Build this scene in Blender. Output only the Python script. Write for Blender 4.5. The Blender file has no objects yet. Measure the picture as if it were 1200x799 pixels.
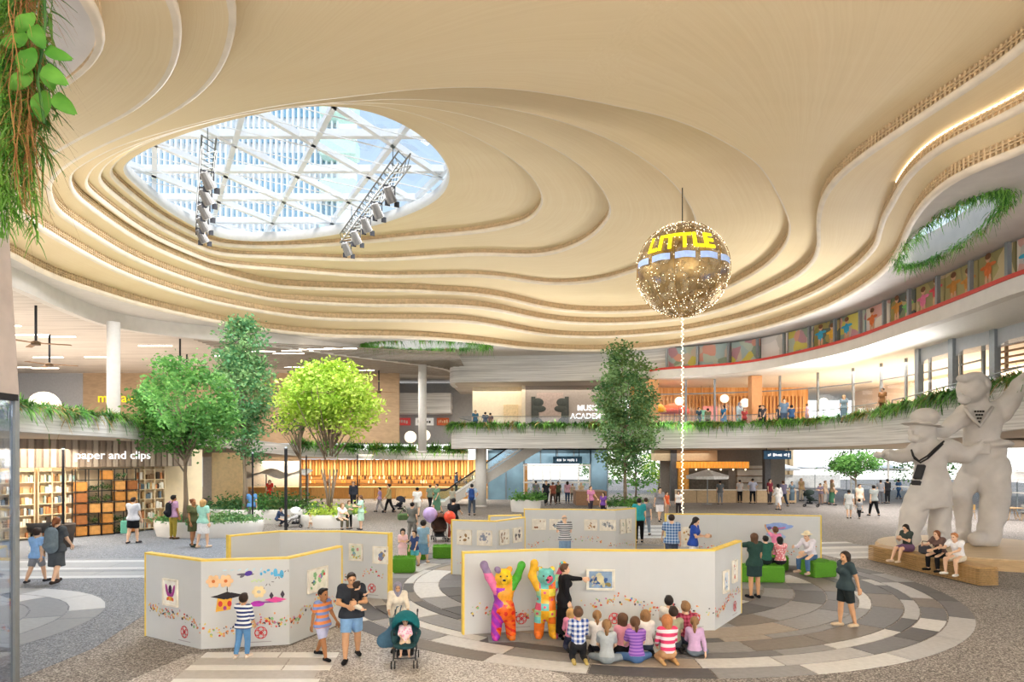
import bpy, bmesh, math, random
import numpy as np
from mathutils import Vector, Matrix, Euler
from mathutils.geometry import delaunay_2d_cdt

SC = bpy.context.scene
COL = SC.collection
PI = math.pi
# ---------------------------------------------------------------- camera
F, HY, HC = 768.0, 535.0, 3.8          # focal length in px (1200 wide), horizon row, eye height
cd = bpy.data.cameras.new('camera'); cam = bpy.data.objects.new('camera', cd); COL.objects.link(cam)
cam.location = (0, 0, HC); cam.rotation_euler = (PI/2, 0, 0)
cd.sensor_width = 36; cd.lens = 36*F/1200; cd.shift_y = (HY-399.5)/1200
cd.clip_start = .05; cd.clip_end = 600
SC.camera = cam
# ---------------------------------------------------------------- sky, sun, exposure
SC.view_settings.view_transform = 'Standard'; SC.view_settings.look = 'None'
SC.view_settings.gamma = 1; SC.view_settings.exposure = 0.45
W = bpy.data.worlds.new('sky'); SC.world = W; W.use_nodes = True
nt = W.node_tree; nt.nodes.clear()
out = nt.nodes.new('ShaderNodeOutputWorld'); bg = nt.nodes.new('ShaderNodeBackground')
tc = nt.nodes.new('ShaderNodeTexCoord'); sx = nt.nodes.new('ShaderNodeSeparateXYZ')
rp = nt.nodes.new('ShaderNodeValToRGB')
rp.color_ramp.elements[0].position = 0.0; rp.color_ramp.elements[0].color = (.98, .97, .95, 1)
rp.color_ramp.elements[1].position = 0.9; rp.color_ramp.elements[1].color = (.17, .24, .33, 1)
for p_, c_ in ((.14, (.84, .89, .94, 1)), (.32, (.26, .34, .43, 1))): rp.color_ramp.elements.new(p_).color = c_
nt.links.new(tc.outputs['Generated'], sx.inputs[0]); nt.links.new(sx.outputs['Z'], rp.inputs[0])
nt.links.new(rp.outputs[0], bg.inputs[0]); nt.links.new(bg.outputs[0], out.inputs[0])
bg.inputs[1].default_value = 1.9
sd = bpy.data.lights.new('sun', 'SUN'); sd.energy = 2.0; sd.angle = math.radians(12); sd.color = (1, .95, .87)
so = bpy.data.objects.new('sun', sd); COL.objects.link(so); so.rotation_euler = (math.radians(28), math.radians(14), 0)

def area(name, loc, rot, sx_, sy_, power, color=(1, 1, 1)):
    l = bpy.data.lights.new(name, 'AREA'); l.shape = 'RECTANGLE'; l.size = sx_; l.size_y = sy_
    l.energy = power; l.color = color
    o = bpy.data.objects.new(name, l); COL.objects.link(o); o.location = loc; o.rotation_euler = rot
    return o
# added area lamps: oculus daylight stand-in, soffit fills, and uplights for the ceiling
area('skylight_fill', (-10, 29, 15.2), (0, 0, 0), 11, 11, 2600, (.95, .97, 1))  # added lamp below the glass, standing in for daylight
for i, (x, y, z, sx_, sy_, p, c) in enumerate([
        (-33, 44, 10.7, 14, 10, 2200, (1, .93, .84)), (-30, 30, 10.7, 10, 8, 1000, (1, .93, .84)),
        (2, 58, 9.6, 14, 5, 420, (1, .92, .82)), (-14, 52, 10.7, 10, 6, 700, (1, .95, .88)), (-12, 60.3, 3.4, 22, 3, 1300, (1, .88, .7)), (9, 51.5, 9.6, 12, 2, 250, (1, .95, .88)), (27, 44, 9.4, 10, 12, 1900, (1, .92, .84)),
        (4, 61, 4.1, 26, 14, 1500, (1, .94, .86)), (-22, 60, 4.0, 20, 8, 1500, (1, .9, .75)),
        (27, 42, 4.2, 10, 20, 1600, (1, .96, .92)), (-22.4, 28.5, 4.15, 9, 4, 900, (1, .9, .76))]):
    area('soffit_fill', (x, y, z), (0, 0, 0), sx_, sy_, p, c)  # broad area fills added to brighten soffits and shops
for x, y, z, sx_, sy_, p, rot in ((-16.4, 27, 6.2, 3, 18, 420, (0, math.radians(-127), 0)), (3, 47.3, 6.5, 20, 2.5, 900, (math.radians(233), 0, 0)), (19.4, 36.5, 6.9, 3, 9, 900, (0, math.radians(127), 0)),
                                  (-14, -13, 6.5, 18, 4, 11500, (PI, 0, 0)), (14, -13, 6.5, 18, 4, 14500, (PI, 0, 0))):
    area('added_uplight', (x, y, z), rot, sx_, sy_, p, (1, 1, 1))  # unseen uplights added to lift the ceiling, two of them behind the camera

# ---------------------------------------------------------------- projection helpers
def G(px, py):                       # ground point seen at a pixel
    d = F*HC/(py-HY); return ((px-600)*d/F, d)
def PZ(px, py, z):                   # point at height z seen at a pixel
    d = (z-HC)*F/(HY-py); return ((px-600)*d/F, d)
def PD(px, py, d):
    return ((px-600)*d/F, d, HC+(HY-py)*d/F)
def ZD(py, d): return HC+(HY-py)*d/F
def XD(px, d): return (px-600)*d/F

# ---------------------------------------------------------------- materials
MATS = {}
def srgb(h):
    if isinstance(h, str):
        h = h.lstrip('#'); c = [int(h[i:i+2], 16)/255 for i in (0, 2, 4)]
    else: c = [v/255 for v in h]
    return tuple(v/12.92 if v <= .04045 else ((v+.055)/1.055)**2.4 for v in c)

def mk(name, col, rough=.7, metal=0, var=.12, scale=6, emit=0, stretch=(1, 1, 1), col2=None, bump=0, spec=.3, coord='Object', trans=0, alpha=1):
    """principled material with a procedural noise that varies the colour"""
    key = name
    if key in MATS: return MATS[key]
    m = bpy.data.materials.new(name); m.use_nodes = True
    n = m.node_tree.nodes; l = m.node_tree.links
    b = n['Principled BSDF']; c = srgb(col)
    b.inputs['Roughness'].default_value = rough; b.inputs['Metallic'].default_value = metal
    b.inputs['Specular IOR Level'].default_value = spec
    t = n.new('ShaderNodeTexCoord'); mp = n.new('ShaderNodeMapping'); mp.inputs['Scale'].default_value = stretch
    no = n.new('ShaderNodeTexNoise'); no.inputs['Scale'].default_value = scale; no.inputs['Detail'].default_value = 3
    l.new(t.outputs[coord], mp.inputs[0]); l.new(mp.outputs[0], no.inputs['Vector'])
    r = n.new('ShaderNodeValToRGB'); r.color_ramp.elements[0].position = .32; r.color_ramp.elements[1].position = .68
    c2 = srgb(col2) if col2 else tuple(min(1, v*(1+var)) for v in c)
    c1 = c if col2 else tuple(v*(1-var) for v in c)
    r.color_ramp.elements[0].color = (*c1, 1); r.color_ramp.elements[1].color = (*c2, 1)
    l.new(no.outputs['Fac'], r.inputs[0]); l.new(r.outputs[0], b.inputs['Base Color'])
    if emit:
        l.new(r.outputs[0], b.inputs['Emission Color']); b.inputs['Emission Strength'].default_value = emit
    if bump:
        bp = n.new('ShaderNodeBump'); bp.inputs['Strength'].default_value = bump; bp.inputs['Distance'].default_value = .02
        l.new(no.outputs['Fac'], bp.inputs['Height']); l.new(bp.outputs[0], b.inputs['Normal'])
    if trans: b.inputs['Transmission Weight'].default_value = trans
    m.diffuse_color = (*c, 1)
    MATS[key] = m
    return m

def glass(name, tint=(.9, .96, 1), opac=.12, rough=.02):
    """thin pane: mostly clear, with a glossy reflection"""
    if name in MATS: return MATS[name]
    m = bpy.data.materials.new(name); m.use_nodes = True
    n = m.node_tree.nodes; l = m.node_tree.links; n.clear()
    o = n.new('ShaderNodeOutputMaterial'); mx = n.new('ShaderNodeMixShader')
    tr = n.new('ShaderNodeBsdfTransparent'); gl = n.new('ShaderNodeBsdfGlossy')
    tr.inputs[0].default_value = (*tint, 1); gl.inputs['Roughness'].default_value = rough
    lw = n.new('ShaderNodeLayerWeight'); lw.inputs[0].default_value = .5
    fr = n.new('ShaderNodeMath'); fr.operation = 'POWER'; fr.inputs[1].default_value = 4.5; l.new(lw.outputs['Facing'], fr.inputs[0])
    ad = n.new('ShaderNodeMath'); ad.operation = 'ADD'; ad.inputs[1].default_value = opac; ad.use_clamp = True
    no = n.new('ShaderNodeTexNoise'); no.inputs['Scale'].default_value = .8
    mu = n.new('ShaderNodeMath'); mu.operation = 'MULTIPLY'; mu.inputs[1].default_value = .02
    ad2 = n.new('ShaderNodeMath'); ad2.operation = 'ADD'
    l.new(no.outputs['Fac'], mu.inputs[0]); l.new(fr.outputs[0], ad2.inputs[0]); l.new(mu.outputs[0], ad2.inputs[1])
    l.new(ad2.outputs[0], ad.inputs[0]); l.new(ad.outputs[0], mx.inputs[0])
    l.new(tr.outputs[0], mx.inputs[1]); l.new(gl.outputs[0], mx.inputs[2]); l.new(mx.outputs[0], o.inputs[0])
    MATS[name] = m
    return m

# ---------------------------------------------------------------- objects
def raw(name, v, f, mats, parent=None, smooth=False, mi=None, loc=None):
    me = bpy.data.meshes.new(name)
    v = np.asarray(v, dtype=np.float64).reshape(-1, 3)
    if parent is not None and loc is None:
        im = parent.matrix_basis.inverted()
        if parent.parent is None and not parent.get('_local'):
            R = np.array(im.to_3x3()); T = np.array(im.translation); v = v @ R.T + T
    if isinstance(f, np.ndarray):
        k = f.shape[1]; nf = len(f)
        me.vertices.add(len(v)); me.vertices.foreach_set('co', v.ravel())
        me.loops.add(nf*k); me.loops.foreach_set('vertex_index', f.astype(np.int32).ravel())
        me.polygons.add(nf); me.polygons.foreach_set('loop_start', np.arange(0, nf*k, k, dtype=np.int32))
        me.update(calc_edges=True)
    else:
        me.from_pydata(v.tolist(), [], f)
    if not isinstance(mats, (list, tuple)): mats = [mats]
    for m in mats: me.materials.append(m)
    if mi is not None: me.polygons.foreach_set('material_index', np.asarray(mi, dtype=np.int32))
    if smooth: me.polygons.foreach_set('use_smooth', np.ones(len(me.polygons), dtype=bool))
    me.validate(); me.update()
    o = bpy.data.objects.new(name, me); COL.objects.link(o)
    if parent is not None: o.parent = parent
    return o

class MB:
    """collects simple solids into one mesh"""
    def __init__(s): s.v = []; s.f = []; s.m = []
    def add(s, v, f, m=0):
        n = len(s.v); s.v += [tuple(p) for p in v]; s.f += [tuple(i+n for i in q) for q in f]; s.m += [m]*len(f); return s
    def box(s, c, size, rz=0, m=0, bev=0):
        x, y, z = [k/2 for k in size]; ca, sa = math.cos(rz), math.sin(rz)
        if bev:
            p = []
            b = min(bev, x*.9, y*.9)
            for zz, ins in ((-z, bev), (-z+bev, 0), (z-bev, 0), (z, bev)):
                xx, yy = x-ins, y-ins
                p += [(xx-b, -yy, zz), (xx, -yy+b, zz), (xx, yy-b, zz), (xx-b, yy, zz), (-xx+b, yy, zz), (-xx, yy-b, zz), (-xx, -yy+b, zz), (-xx+b, -yy, zz)]
            f = [tuple(range(7, -1, -1)), tuple(range(24, 32))]
            for r in range(3):
                for i in range(8): f.append((r*8+i, r*8+(i+1) % 8, r*8+8+(i+1) % 8, r*8+8+i))
        else:
            p = [(-x, -y, -z), (x, -y, -z), (x, y, -z), (-x, y, -z), (-x, -y, z), (x, -y, z), (x, y, z), (-x, y, z)]
            f = [(3, 2, 1, 0), (4, 5, 6, 7), (0, 1, 5, 4), (1, 2, 6, 5), (2, 3, 7, 6), (3, 0, 4, 7)]
        p = [(c[0]+a*ca-b*sa, c[1]+a*sa+b*ca, c[2]+d) for a, b, d in p]
        return s.add(p, f, m)
    def bar(s, a, b, w, h=None, m=0):
        """rectangular bar from a to b"""
        a, b = Vector(a), Vector(b); d = (b-a)
        if d.length < 1e-6: return s
        h = h or w; d.normalize(); up = Vector((0, 0, 1)) if abs(d.z) < .95 else Vector((0, 1, 0))
        u = d.cross(up).normalized()*w/2; q = d.cross(u).normalized()*h/2
        p = [a-u-q, a+u-q, a+u+q, a-u+q, b-u-q, b+u-q, b+u+q, b-u+q]
        return s.add(p, [(3, 2, 1, 0), (4, 5, 6, 7), (0, 1, 5, 4), (1, 2, 6, 5), (2, 3, 7, 6), (3, 0, 4, 7)], m)
    def cone(s, a, b, r0, r1=None, n=10, m=0, caps=True):
        a, b = Vector(a), Vector(b); r1 = r0 if r1 is None else r1; d = (b-a).normalized()
        up = Vector((0, 0, 1)) if abs(d.z) < .9 else Vector((1, 0, 0))
        u = d.cross(up).normalized(); w = d.cross(u)
        p = [a+(u*math.cos(2*PI*i/n)+w*math.sin(2*PI*i/n))*r0 for i in range(n)] + [b+(u*math.cos(2*PI*i/n)+w*math.sin(2*PI*i/n))*r1 for i in range(n)]
        f = [(i, (i+1) % n, n+(i+1) % n, n+i) for i in range(n)]
        if caps: f += [tuple(range(n-1, -1, -1)), tuple(range(n, 2*n))]
        return s.add(p, f, m)
    def tube(s, pts, r, n=6, m=0):
        pts = [Vector(p) for p in pts]
        rs = r if isinstance(r, (list, tuple)) else [r]*len(pts)
        base = len(s.v); P = []
        for i, p in enumerate(pts):
            d = (pts[min(i+1, len(pts)-1)]-pts[max(i-1, 0)]).normalized()
            up = Vector((0, 0, 1)) if abs(d.z) < .9 else Vector((1, 0, 0))
            u = d.cross(up).normalized(); w = d.cross(u)
            P += [p+(u*math.cos(2*PI*k/n)+w*math.sin(2*PI*k/n))*rs[i] for k in range(n)]
        f = []
        for i in range(len(pts)-1):
            for k in range(n): f.append((i*n+k, i*n+(k+1) % n, (i+1)*n+(k+1) % n, (i+1)*n+k))
        f += [tuple(range(n-1, -1, -1)), tuple(range((len(pts)-1)*n, len(pts)*n))]
        return s.add(P, f, m)
    def prism(s, poly, z0, z1, m=0):
        n = len(poly)
        a = sum(poly[i][0]*poly[(i+1) % n][1]-poly[(i+1) % n][0]*poly[i][1] for i in range(n))
        if a < 0: poly = poly[::-1]
        p = [(x, y, z0) for x, y in poly]+[(x, y, z1) for x, y in poly]
        return s.add(p, [tuple(range(n-1, -1, -1)), tuple(range(n, 2*n))]+[(i, (i+1) % n, n+(i+1) % n, n+i) for i in range(n)], m)
    def lathe(s, prof, c=(0, 0, 0), n=16, m=0):
        p = []; k = len(prof)
        for r, z in prof: p += [(c[0]+r*math.cos(2*PI*i/n), c[1]+r*math.sin(2*PI*i/n), c[2]+z) for i in range(n)]
        f = [(j*n+i, j*n+(i+1) % n, (j+1)*n+(i+1) % n, (j+1)*n+i) for j in range(k-1) for i in range(n)]
        f += [tuple(range(n-1, -1, -1)), tuple(range((k-1)*n, k*n))]
        return s.add(p, f, m)
    def ball(s, c, r, n=10, m=0):
        r = r if isinstance(r, (tuple, list)) else (r, r, r)
        k = max(4, n//2+1); p = []
        for j in range(1, k):
            t = PI*j/k
            p += [(c[0]+r[0]*math.sin(t)*math.cos(2*PI*i/n), c[1]+r[1]*math.sin(t)*math.sin(2*PI*i/n), c[2]-r[2]*math.cos(t)) for i in range(n)]
        p += [(c[0], c[1], c[2]-r[2]), (c[0], c[1], c[2]+r[2])]
        f = [(j*n+i, j*n+(i+1) % n, (j+1)*n+(i+1) % n, (j+1)*n+i) for j in range(k-2) for i in range(n)]
        b = len(p)-2
        f += [(b, (i+1) % n, i) for i in range(n)]+[(b+1, (k-2)*n+i, (k-2)*n+(i+1) % n) for i in range(n)]
        return s.add(p, f, m)
    def quad(s, a, b, c, d, m=0): return s.add([a, b, c, d], [(0, 1, 2, 3)], m)
    def build(s, name, mats, parent=None, smooth=False, loc=None):
        return raw(name, s.v, s.f, mats, parent, smooth, s.m, loc)

def tag(o, label, cat, group=None, kind=None):
    o['label'] = label; o['category'] = cat
    if group: o['group'] = group
    if kind: o['kind'] = kind
    return o
def struct(o): o['kind'] = 'structure'; return o
def stuff(o): o['kind'] = 'stuff'; return o
def thing(name, label, cat, loc=(0, 0, 0), rz=0, group=None):
    o = bpy.data.objects.new(name, None); COL.objects.link(o); o.empty_display_size = .1
    o.location = loc; o.rotation_euler = (0, 0, rz)
    o.matrix_basis = Matrix.Translation(Vector(loc)) @ Matrix.Rotation(rz, 4, 'Z')
    return tag(o, label, cat, group)
def copy_tree(o, parent=None):
    c = o.copy(); COL.objects.link(c)
    if parent is not None: c.parent = parent
    for ch in list(o.children): copy_tree(ch, c)
    return c

def text_mesh(txt, size, depth=.02, bold=False):
    """letter outlines as arrays: x along the line (centred), y up, z depth"""
    cu = bpy.data.curves.new('txt', 'FONT'); cu.body = txt; cu.size = size; cu.align_x = 'CENTER'; cu.align_y = 'CENTER'
    cu.extrude = depth/2; cu.resolution_u = 3
    if bold: cu.offset = size*.022
    o = bpy.data.objects.new('txt', cu); COL.objects.link(o)
    dg = bpy.context.evaluated_depsgraph_get(); me = o.evaluated_get(dg).to_mesh()
    v = np.array([p.co[:] for p in me.vertices]); f = [tuple(p.vertices) for p in me.polygons]
    o.evaluated_get(dg).to_mesh_clear(); bpy.data.objects.remove(o); bpy.data.curves.remove(cu)
    return v, f
def text_part(name, txt, size, origin, right, up, mat, parent, depth=.03, bold=False):
    v, f = text_mesh(txt, size, depth, bold)
    o_, r_, u_ = np.array(origin), np.array(right, float), np.array(up, float); r_ /= np.linalg.norm(r_)
    n_ = np.cross(r_, u_)
    return raw(name, o_+v[:, :1]*r_+v[:, 1:2]*u_+v[:, 2:]*n_, f, mat, parent)

def chaikin(p, it=3, closed=True):
    p = np.asarray(p, float)
    for _ in range(it):
        q = np.roll(p, -1, 0) if closed else p[1:]
        a = p if closed else p[:-1]
        r = np.empty((2*len(a), p.shape[1])); r[0::2] = .75*a+.25*q; r[1::2] = .25*a+.75*q
        if not closed: r = np.vstack([p[:1], r, p[-1:]])
        p = r
    return p
def resample(p, step, closed=True):
    p = np.asarray(p, float)
    q = np.vstack([p, p[:1]]) if closed else p
    s = np.r_[0, np.cumsum(np.linalg.norm(np.diff(q, axis=0), axis=1))]
    n = max(4, int(s[-1]/step)); t = np.linspace(0, s[-1], n+1)
    if closed: t = t[:-1]
    return np.stack([np.interp(t, s, q[:, k]) for k in range(q.shape[1])], 1)
def normals2(p, closed=True):
    """unit normals, to the left of the running direction"""
    if closed: t = np.roll(p, -1, 0)-np.roll(p, 1, 0)
    else: t = np.gradient(p, axis=0)
    t = t[:, :2]; t /= np.linalg.norm(t, axis=1)[:, None]+1e-9
    return np.stack([-t[:, 1], t[:, 0]], 1)
def inside(pts, poly):
    x, y = pts[:, 0], pts[:, 1]; r = np.zeros(len(pts), bool)
    n = len(poly)
    for i in range(n):
        x1, y1 = poly[i]; x2, y2 = poly[(i+1) % n]
        c = ((y1 > y) != (y2 > y))
        if y1 != y2: r ^= c & (x < (x2-x1)*(y-y1)/(y2-y1)+x1)
    return r
def pdist(pts, poly):
    d = np.full(len(pts), 1e9); f = np.zeros(len(pts), int)
    for k in range(0, len(pts), 2000):
        q = ((pts[k:k+2000, None, :]-poly[None])**2).sum(-1); f[k:k+2000] = q.argmin(1); d[k:k+2000] = np.sqrt(q.min(1))
    return d, f
def fill_between(outer, holes, grid=None):
    """Delaunay fill of a polygon with holes; returns xy points and triangles"""
    loops = [outer]+list(holes); v = []; e = []
    for L in loops:
        n = len(v); k = len(L); v += [Vector(p[:2]) for p in L]; e += [(n+i, n+(i+1) % k) for i in range(k)]
    if grid:
        lo, hi = np.min(outer, 0), np.max(outer, 0)
        gx, gy = np.meshgrid(np.arange(lo[0], hi[0], grid), np.arange(lo[1], hi[1], grid))
        g = np.stack([gx.ravel(), gy.ravel()], 1); g[:, 0] += (np.round(g[:, 1]/grid).astype(int) % 2)*grid/2
        ok = inside(g, outer)
        for h in holes: ok &= ~inside(g, h)
        g = g[ok]
        for L in loops:
            g = g[pdist(g, np.asarray(L)[:, :2])[0] > grid*.45]
        v += [Vector(p) for p in g]
    r = delaunay_2d_cdt(v, e, [], 0, 1e-5)
    P = np.array([p[:] for p in r[0]]); T = np.array([t for t in r[2] if len(t) == 3])
    c = P[T].mean(1); ok = inside(c, outer)
    for h in holes: ok &= ~inside(c, h)
    return P, T[ok]
# ================================================================ materials of the hall
def node_mat(name):
    m = bpy.data.materials.new(name); m.use_nodes = True
    n = m.node_tree.nodes; l = m.node_tree.links
    MATS[name] = m
    return m, n, l, n['Principled BSDF']
def ramp(n, stops):
    r = n.new('ShaderNodeValToRGB')
    e = r.color_ramp.elements
    while len(e) < len(stops): e.new(.5)
    for k, (p, c) in enumerate(stops): e[k].position = p; e[k].color = (*srgb(c), 1)
    return r
def make_veneer():
    """pale oak boards that run along the contour lines of the ceiling"""
    m, n, l, b = node_mat('oak_veneer')
    b.inputs['Roughness'].default_value = .6; b.inputs['Specular IOR Level'].default_value = .2
    at = n.new('ShaderNodeAttribute'); at.attribute_name = 'ring'
    sp = n.new('ShaderNodeSeparateXYZ'); l.new(at.outputs['Vector'], sp.inputs[0])
    cb = n.new('ShaderNodeCombineXYZ')
    mu = n.new('ShaderNodeMath'); mu.operation = 'MULTIPLY'; mu.inputs[1].default_value = 26; l.new(sp.outputs['X'], mu.inputs[0])
    mv = n.new('ShaderNodeMath'); mv.operation = 'MULTIPLY'; mv.inputs[1].default_value = .35; l.new(sp.outputs['Y'], mv.inputs[0])
    l.new(mu.outputs[0], cb.inputs[0]); l.new(mv.outputs[0], cb.inputs[1])
    no = n.new('ShaderNodeTexNoise'); no.inputs['Scale'].default_value = 1.3; no.inputs['Detail'].default_value = 5; no.inputs['Roughness'].default_value = .7
    l.new(cb.outputs[0], no.inputs['Vector'])
    t = n.new('ShaderNodeTexCoord'); n2 = n.new('ShaderNodeTexNoise'); n2.inputs['Scale'].default_value = .25; n2.inputs['Detail'].default_value = 3
    mp = n.new('ShaderNodeMapping'); mp.inputs['Scale'].default_value = (.6, 3, 1); l.new(t.outputs['Object'], mp.inputs[0]); l.new(mp.outputs[0], n2.inputs['Vector'])
    mx = n.new('ShaderNodeMix'); mx.data_type = 'FLOAT'; mx.inputs[0].default_value = .3
    l.new(no.outputs['Fac'], mx.inputs[2]); l.new(n2.outputs['Fac'], mx.inputs[3])
    r = ramp(n, [(.22, '#e6cfa2'), (.5, '#eed8ae'), (.78, '#f4e2bd')])
    l.new(mx.outputs[0], r.inputs[0]); l.new(r.outputs[0], b.inputs['Base Color'])
    bp = n.new('ShaderNodeBump'); bp.inputs['Strength'].default_value = .05; bp.inputs['Distance'].default_value = .03
    l.new(no.outputs['Fac'], bp.inputs['Height']); l.new(bp.outputs[0], b.inputs['Normal'])
    return m
def make_pebble(name, stops, scale=18):
    m, n, l, b = node_mat(name); b.inputs['Roughness'].default_value = .75; b.inputs['Specular IOR Level'].default_value = .25
    t = n.new('ShaderNodeTexCoord')
    v = n.new('ShaderNodeTexVoronoi'); v.inputs['Scale'].default_value = scale; l.new(t.outputs['Object'], v.inputs['Vector'])
    sp = n.new('ShaderNodeSeparateColor'); l.new(v.outputs['Color'], sp.inputs[0])
    no = n.new('ShaderNodeTexNoise'); no.inputs['Scale'].default_value = .16; no.inputs['Detail'].default_value = 2; l.new(t.outputs['Object'], no.inputs['Vector'])
    mx = n.new('ShaderNodeMix'); mx.data_type = 'FLOAT'; mx.inputs[0].default_value = .3
    l.new(sp.outputs[0], mx.inputs[2]); l.new(no.outputs['Fac'], mx.inputs[3])
    r = ramp(n, stops); l.new(mx.outputs[0], r.inputs[0]); l.new(r.outputs[0], b.inputs['Base Color'])
    bp = n.new('ShaderNodeBump'); bp.inputs['Strength'].default_value = .25; bp.inputs['Distance'].default_value = .01
    l.new(v.outputs['Distance'], bp.inputs['Height']); bp.invert = True; l.new(bp.outputs[0], b.inputs['Normal'])
    return m
def make_boards(name, stops, zscale=7, along=.12, coord='Object', axis='Z'):
    """thin horizontal boards, each of its own tone"""
    m, n, l, b = node_mat(name); b.inputs['Roughness'].default_value = .6; b.inputs['Specular IOR Level'].default_value = .25
    t = n.new('ShaderNodeTexCoord'); mp = n.new('ShaderNodeMapping')
    mp.inputs['Scale'].default_value = (along, along, zscale) if axis == 'Z' else ((zscale, along, along) if axis == 'X' else (along, zscale, along))
    l.new(t.outputs[coord], mp.inputs[0])
    no = n.new('ShaderNodeTexNoise'); no.inputs['Scale'].default_value = 1.6; no.inputs['Detail'].default_value = 4; no.inputs['Roughness'].default_value = .65
    l.new(mp.outputs[0], no.inputs['Vector'])
    r = ramp(n, stops); l.new(no.outputs['Fac'], r.inputs[0]); l.new(r.outputs[0], b.inputs['Base Color'])
    bp = n.new('ShaderNodeBump'); bp.inputs['Strength'].default_value = .15; bp.inputs['Distance'].default_value = .02
    l.new(no.outputs['Fac'], bp.inputs['Height']); l.new(bp.outputs[0], b.inputs['Normal'])
    return m
VENEER = make_veneer()
FLOORM = make_pebble('pebble_aggregate', [(.2, '#5b5653'), (.42, '#79736f'), (.6, '#938c87'), (.8, '#b8b1ab')], 42)
FASCIA = make_boards('weathered_white_boards', [(.32, '#b9b6b5'), (.5, '#d9d6d4'), (.68, '#f0eeed')])
PLANKC = make_boards('pale_plank_soffit', [(.32, '#b3a99f'), (.5, '#cfc5bb'), (.68, '#e0d8cf')], zscale=5, axis='Y')
WHITE = mk('white_plaster', '#e9e6e2', .7, var=.03)
GREYP = mk('warm_grey_plaster', '#d9d3cd', .75, var=.04, scale=2)
LATT = mk('oak_lattice', '#d8bd96', .6, var=.15)
NOSE = mk('oak_nose_lit', '#eee0cb', .5, var=.06, scale=2)  # paler than the veneer: skylight falling on the noses, put into the colour
STEEL = mk('grey_steel', '#8f9598', .4, .4, var=.05)
DARK = mk('black_metal', '#26262a', .5, .3, var=.1)
YELL = mk('yellow_edge', '#efd060', .5, var=.06)
LED = mk('led_strip', '#fff1d8', .5, var=.01, emit=2.5)
LEDW = mk('led_linear_lamp', '#fff4e4', .5, var=.01, emit=5)

# ================================================================ floor
fl = struct(raw('floor', [(-75, -25, 0), (75, -25, 0), (75, 110, 0), (-75, 110, 0)], [(0, 1, 2, 3)], FLOORM))
TILE = [mk('paving_'+k, c, .6, var=.07, scale=9, spec=.3) for k, c in
        (('charcoal', '#5c5a5b'), ('slate', '#727072'), ('grey', '#8f8d8d'), ('pale', '#b4b2b2'), ('light', '#ceccca'), ('taupe', '#7c746d'), ('sand', '#a3978b'))]
STRIPE = [mk('paving_blue_grey', '#9aa0a8', .55, var=.05, scale=9), mk('paving_white', '#bcc1c8', .55, var=.04, scale=9), mk('paving_ash', '#888e97', .55, var=.05, scale=9)]
def arc_tile(c, r0, r1, a0, a1, gap=.018):
    k = max(2, int((a1-a0)*r1/.55)); g0, g1 = gap/r0, gap/r1
    v = []
    for i in range(k+1):
        for r, g in ((r0+gap, g0), (r1-gap, g1)):
            a = (a0+g)+(a1-a0-2*g)*i/k
            v.append((c[0]+r*math.cos(a), c[1]+r*math.sin(a)))
    top = [(x, y, .012) for x, y in v]; n = len(v)
    f = [(2*i, 2*i+1, 2*i+3, 2*i+2) for i in range(k)]
    bot = [(x, y, 0) for x, y in v]
    edge = [2*i for i in range(k+1)]+[2*i+1 for i in range(k, -1, -1)]
    f += [(edge[j], edge[j-1], edge[j-1]+n, edge[j]+n) for j in range(len(edge))]
    return top+bot, f
# blue-grey aggregate field on the left
FIELD = make_pebble('blue_grey_aggregate', [(.2, '#5d626b'), (.45, '#767b85'), (.65, '#8a909a'), (.85, '#a8adb6')], 42)
m_ = MB(); m_.prism([(-40, 9), (-8.6, 9), (-8.3, 13), (-9.0, 16.6), (-8.9, 19), (-9.2, 24), (-10.4, 29), (-13, 34), (-40, 34)], 0, .006); m_.build('paving_field', FIELD, fl)
PALE = make_pebble('pale_beige_aggregate', [(.2, '#8a837f'), (.42, '#aca5a1'), (.6, '#c5bfbb'), (.8, '#dfdbd8')], 42)
m_ = MB(); m_.prism([(-6.9, 9), (-6.2, 12.6), (-4.5, 13), (-3.7, 15.2), (-3.2, 17.2), (-5, 19), (-2.5, 14.6), (.9, 11.4), (1.7, 9)], 0, .005); m_.build('paving_field', PALE, fl)
rnd = random.Random(7)
ntile = 0
def ring_tiles(c, radii, length, mats, weights, a_from=0, a_to=2*PI, drop=None):
    global ntile
    for r0, r1 in zip(radii[:-1], radii[1:]):
        a = a_from+rnd.random()*.5 if a_to-a_from > 6 else a_from
        end = a+(a_to-a_from); a_s = a
        while a < end-1e-3:
            da = rnd.uniform(*length)/r1; a2 = a+da
            if end-a2 < .5*length[0]/r1: a2 = end
            mid = (a+a2)/2
            p = (c[0]+(r0+r1)/2*math.cos(mid), c[1]+(r0+r1)/2*math.sin(mid))
            if not (drop and drop(p)):
                v, f = arc_tile(c, r0, r1, a, a2)
                raw('paving_tile', v, f, rnd.choices(mats, weights)[0], fl); ntile += 1
            a = a2
ring_tiles((3.4, 20), [1.2, 2.2, 3.1, 4.0, 4.8, 5.6, 6.35, 6.65, 7.35, 7.7, 8.25, 8.8], (1.1, 2.5), TILE, [3.2, 4, 4, 3, 2.4, 2.4, .8])
ring_tiles((-14.2, 14.4), [.5, 1.3, 2.1, 2.9, 3.7, 4.5], (1.8, 3.4), [STRIPE[0], STRIPE[1], STRIPE[2]], [4, 1.4, 3])
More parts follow.
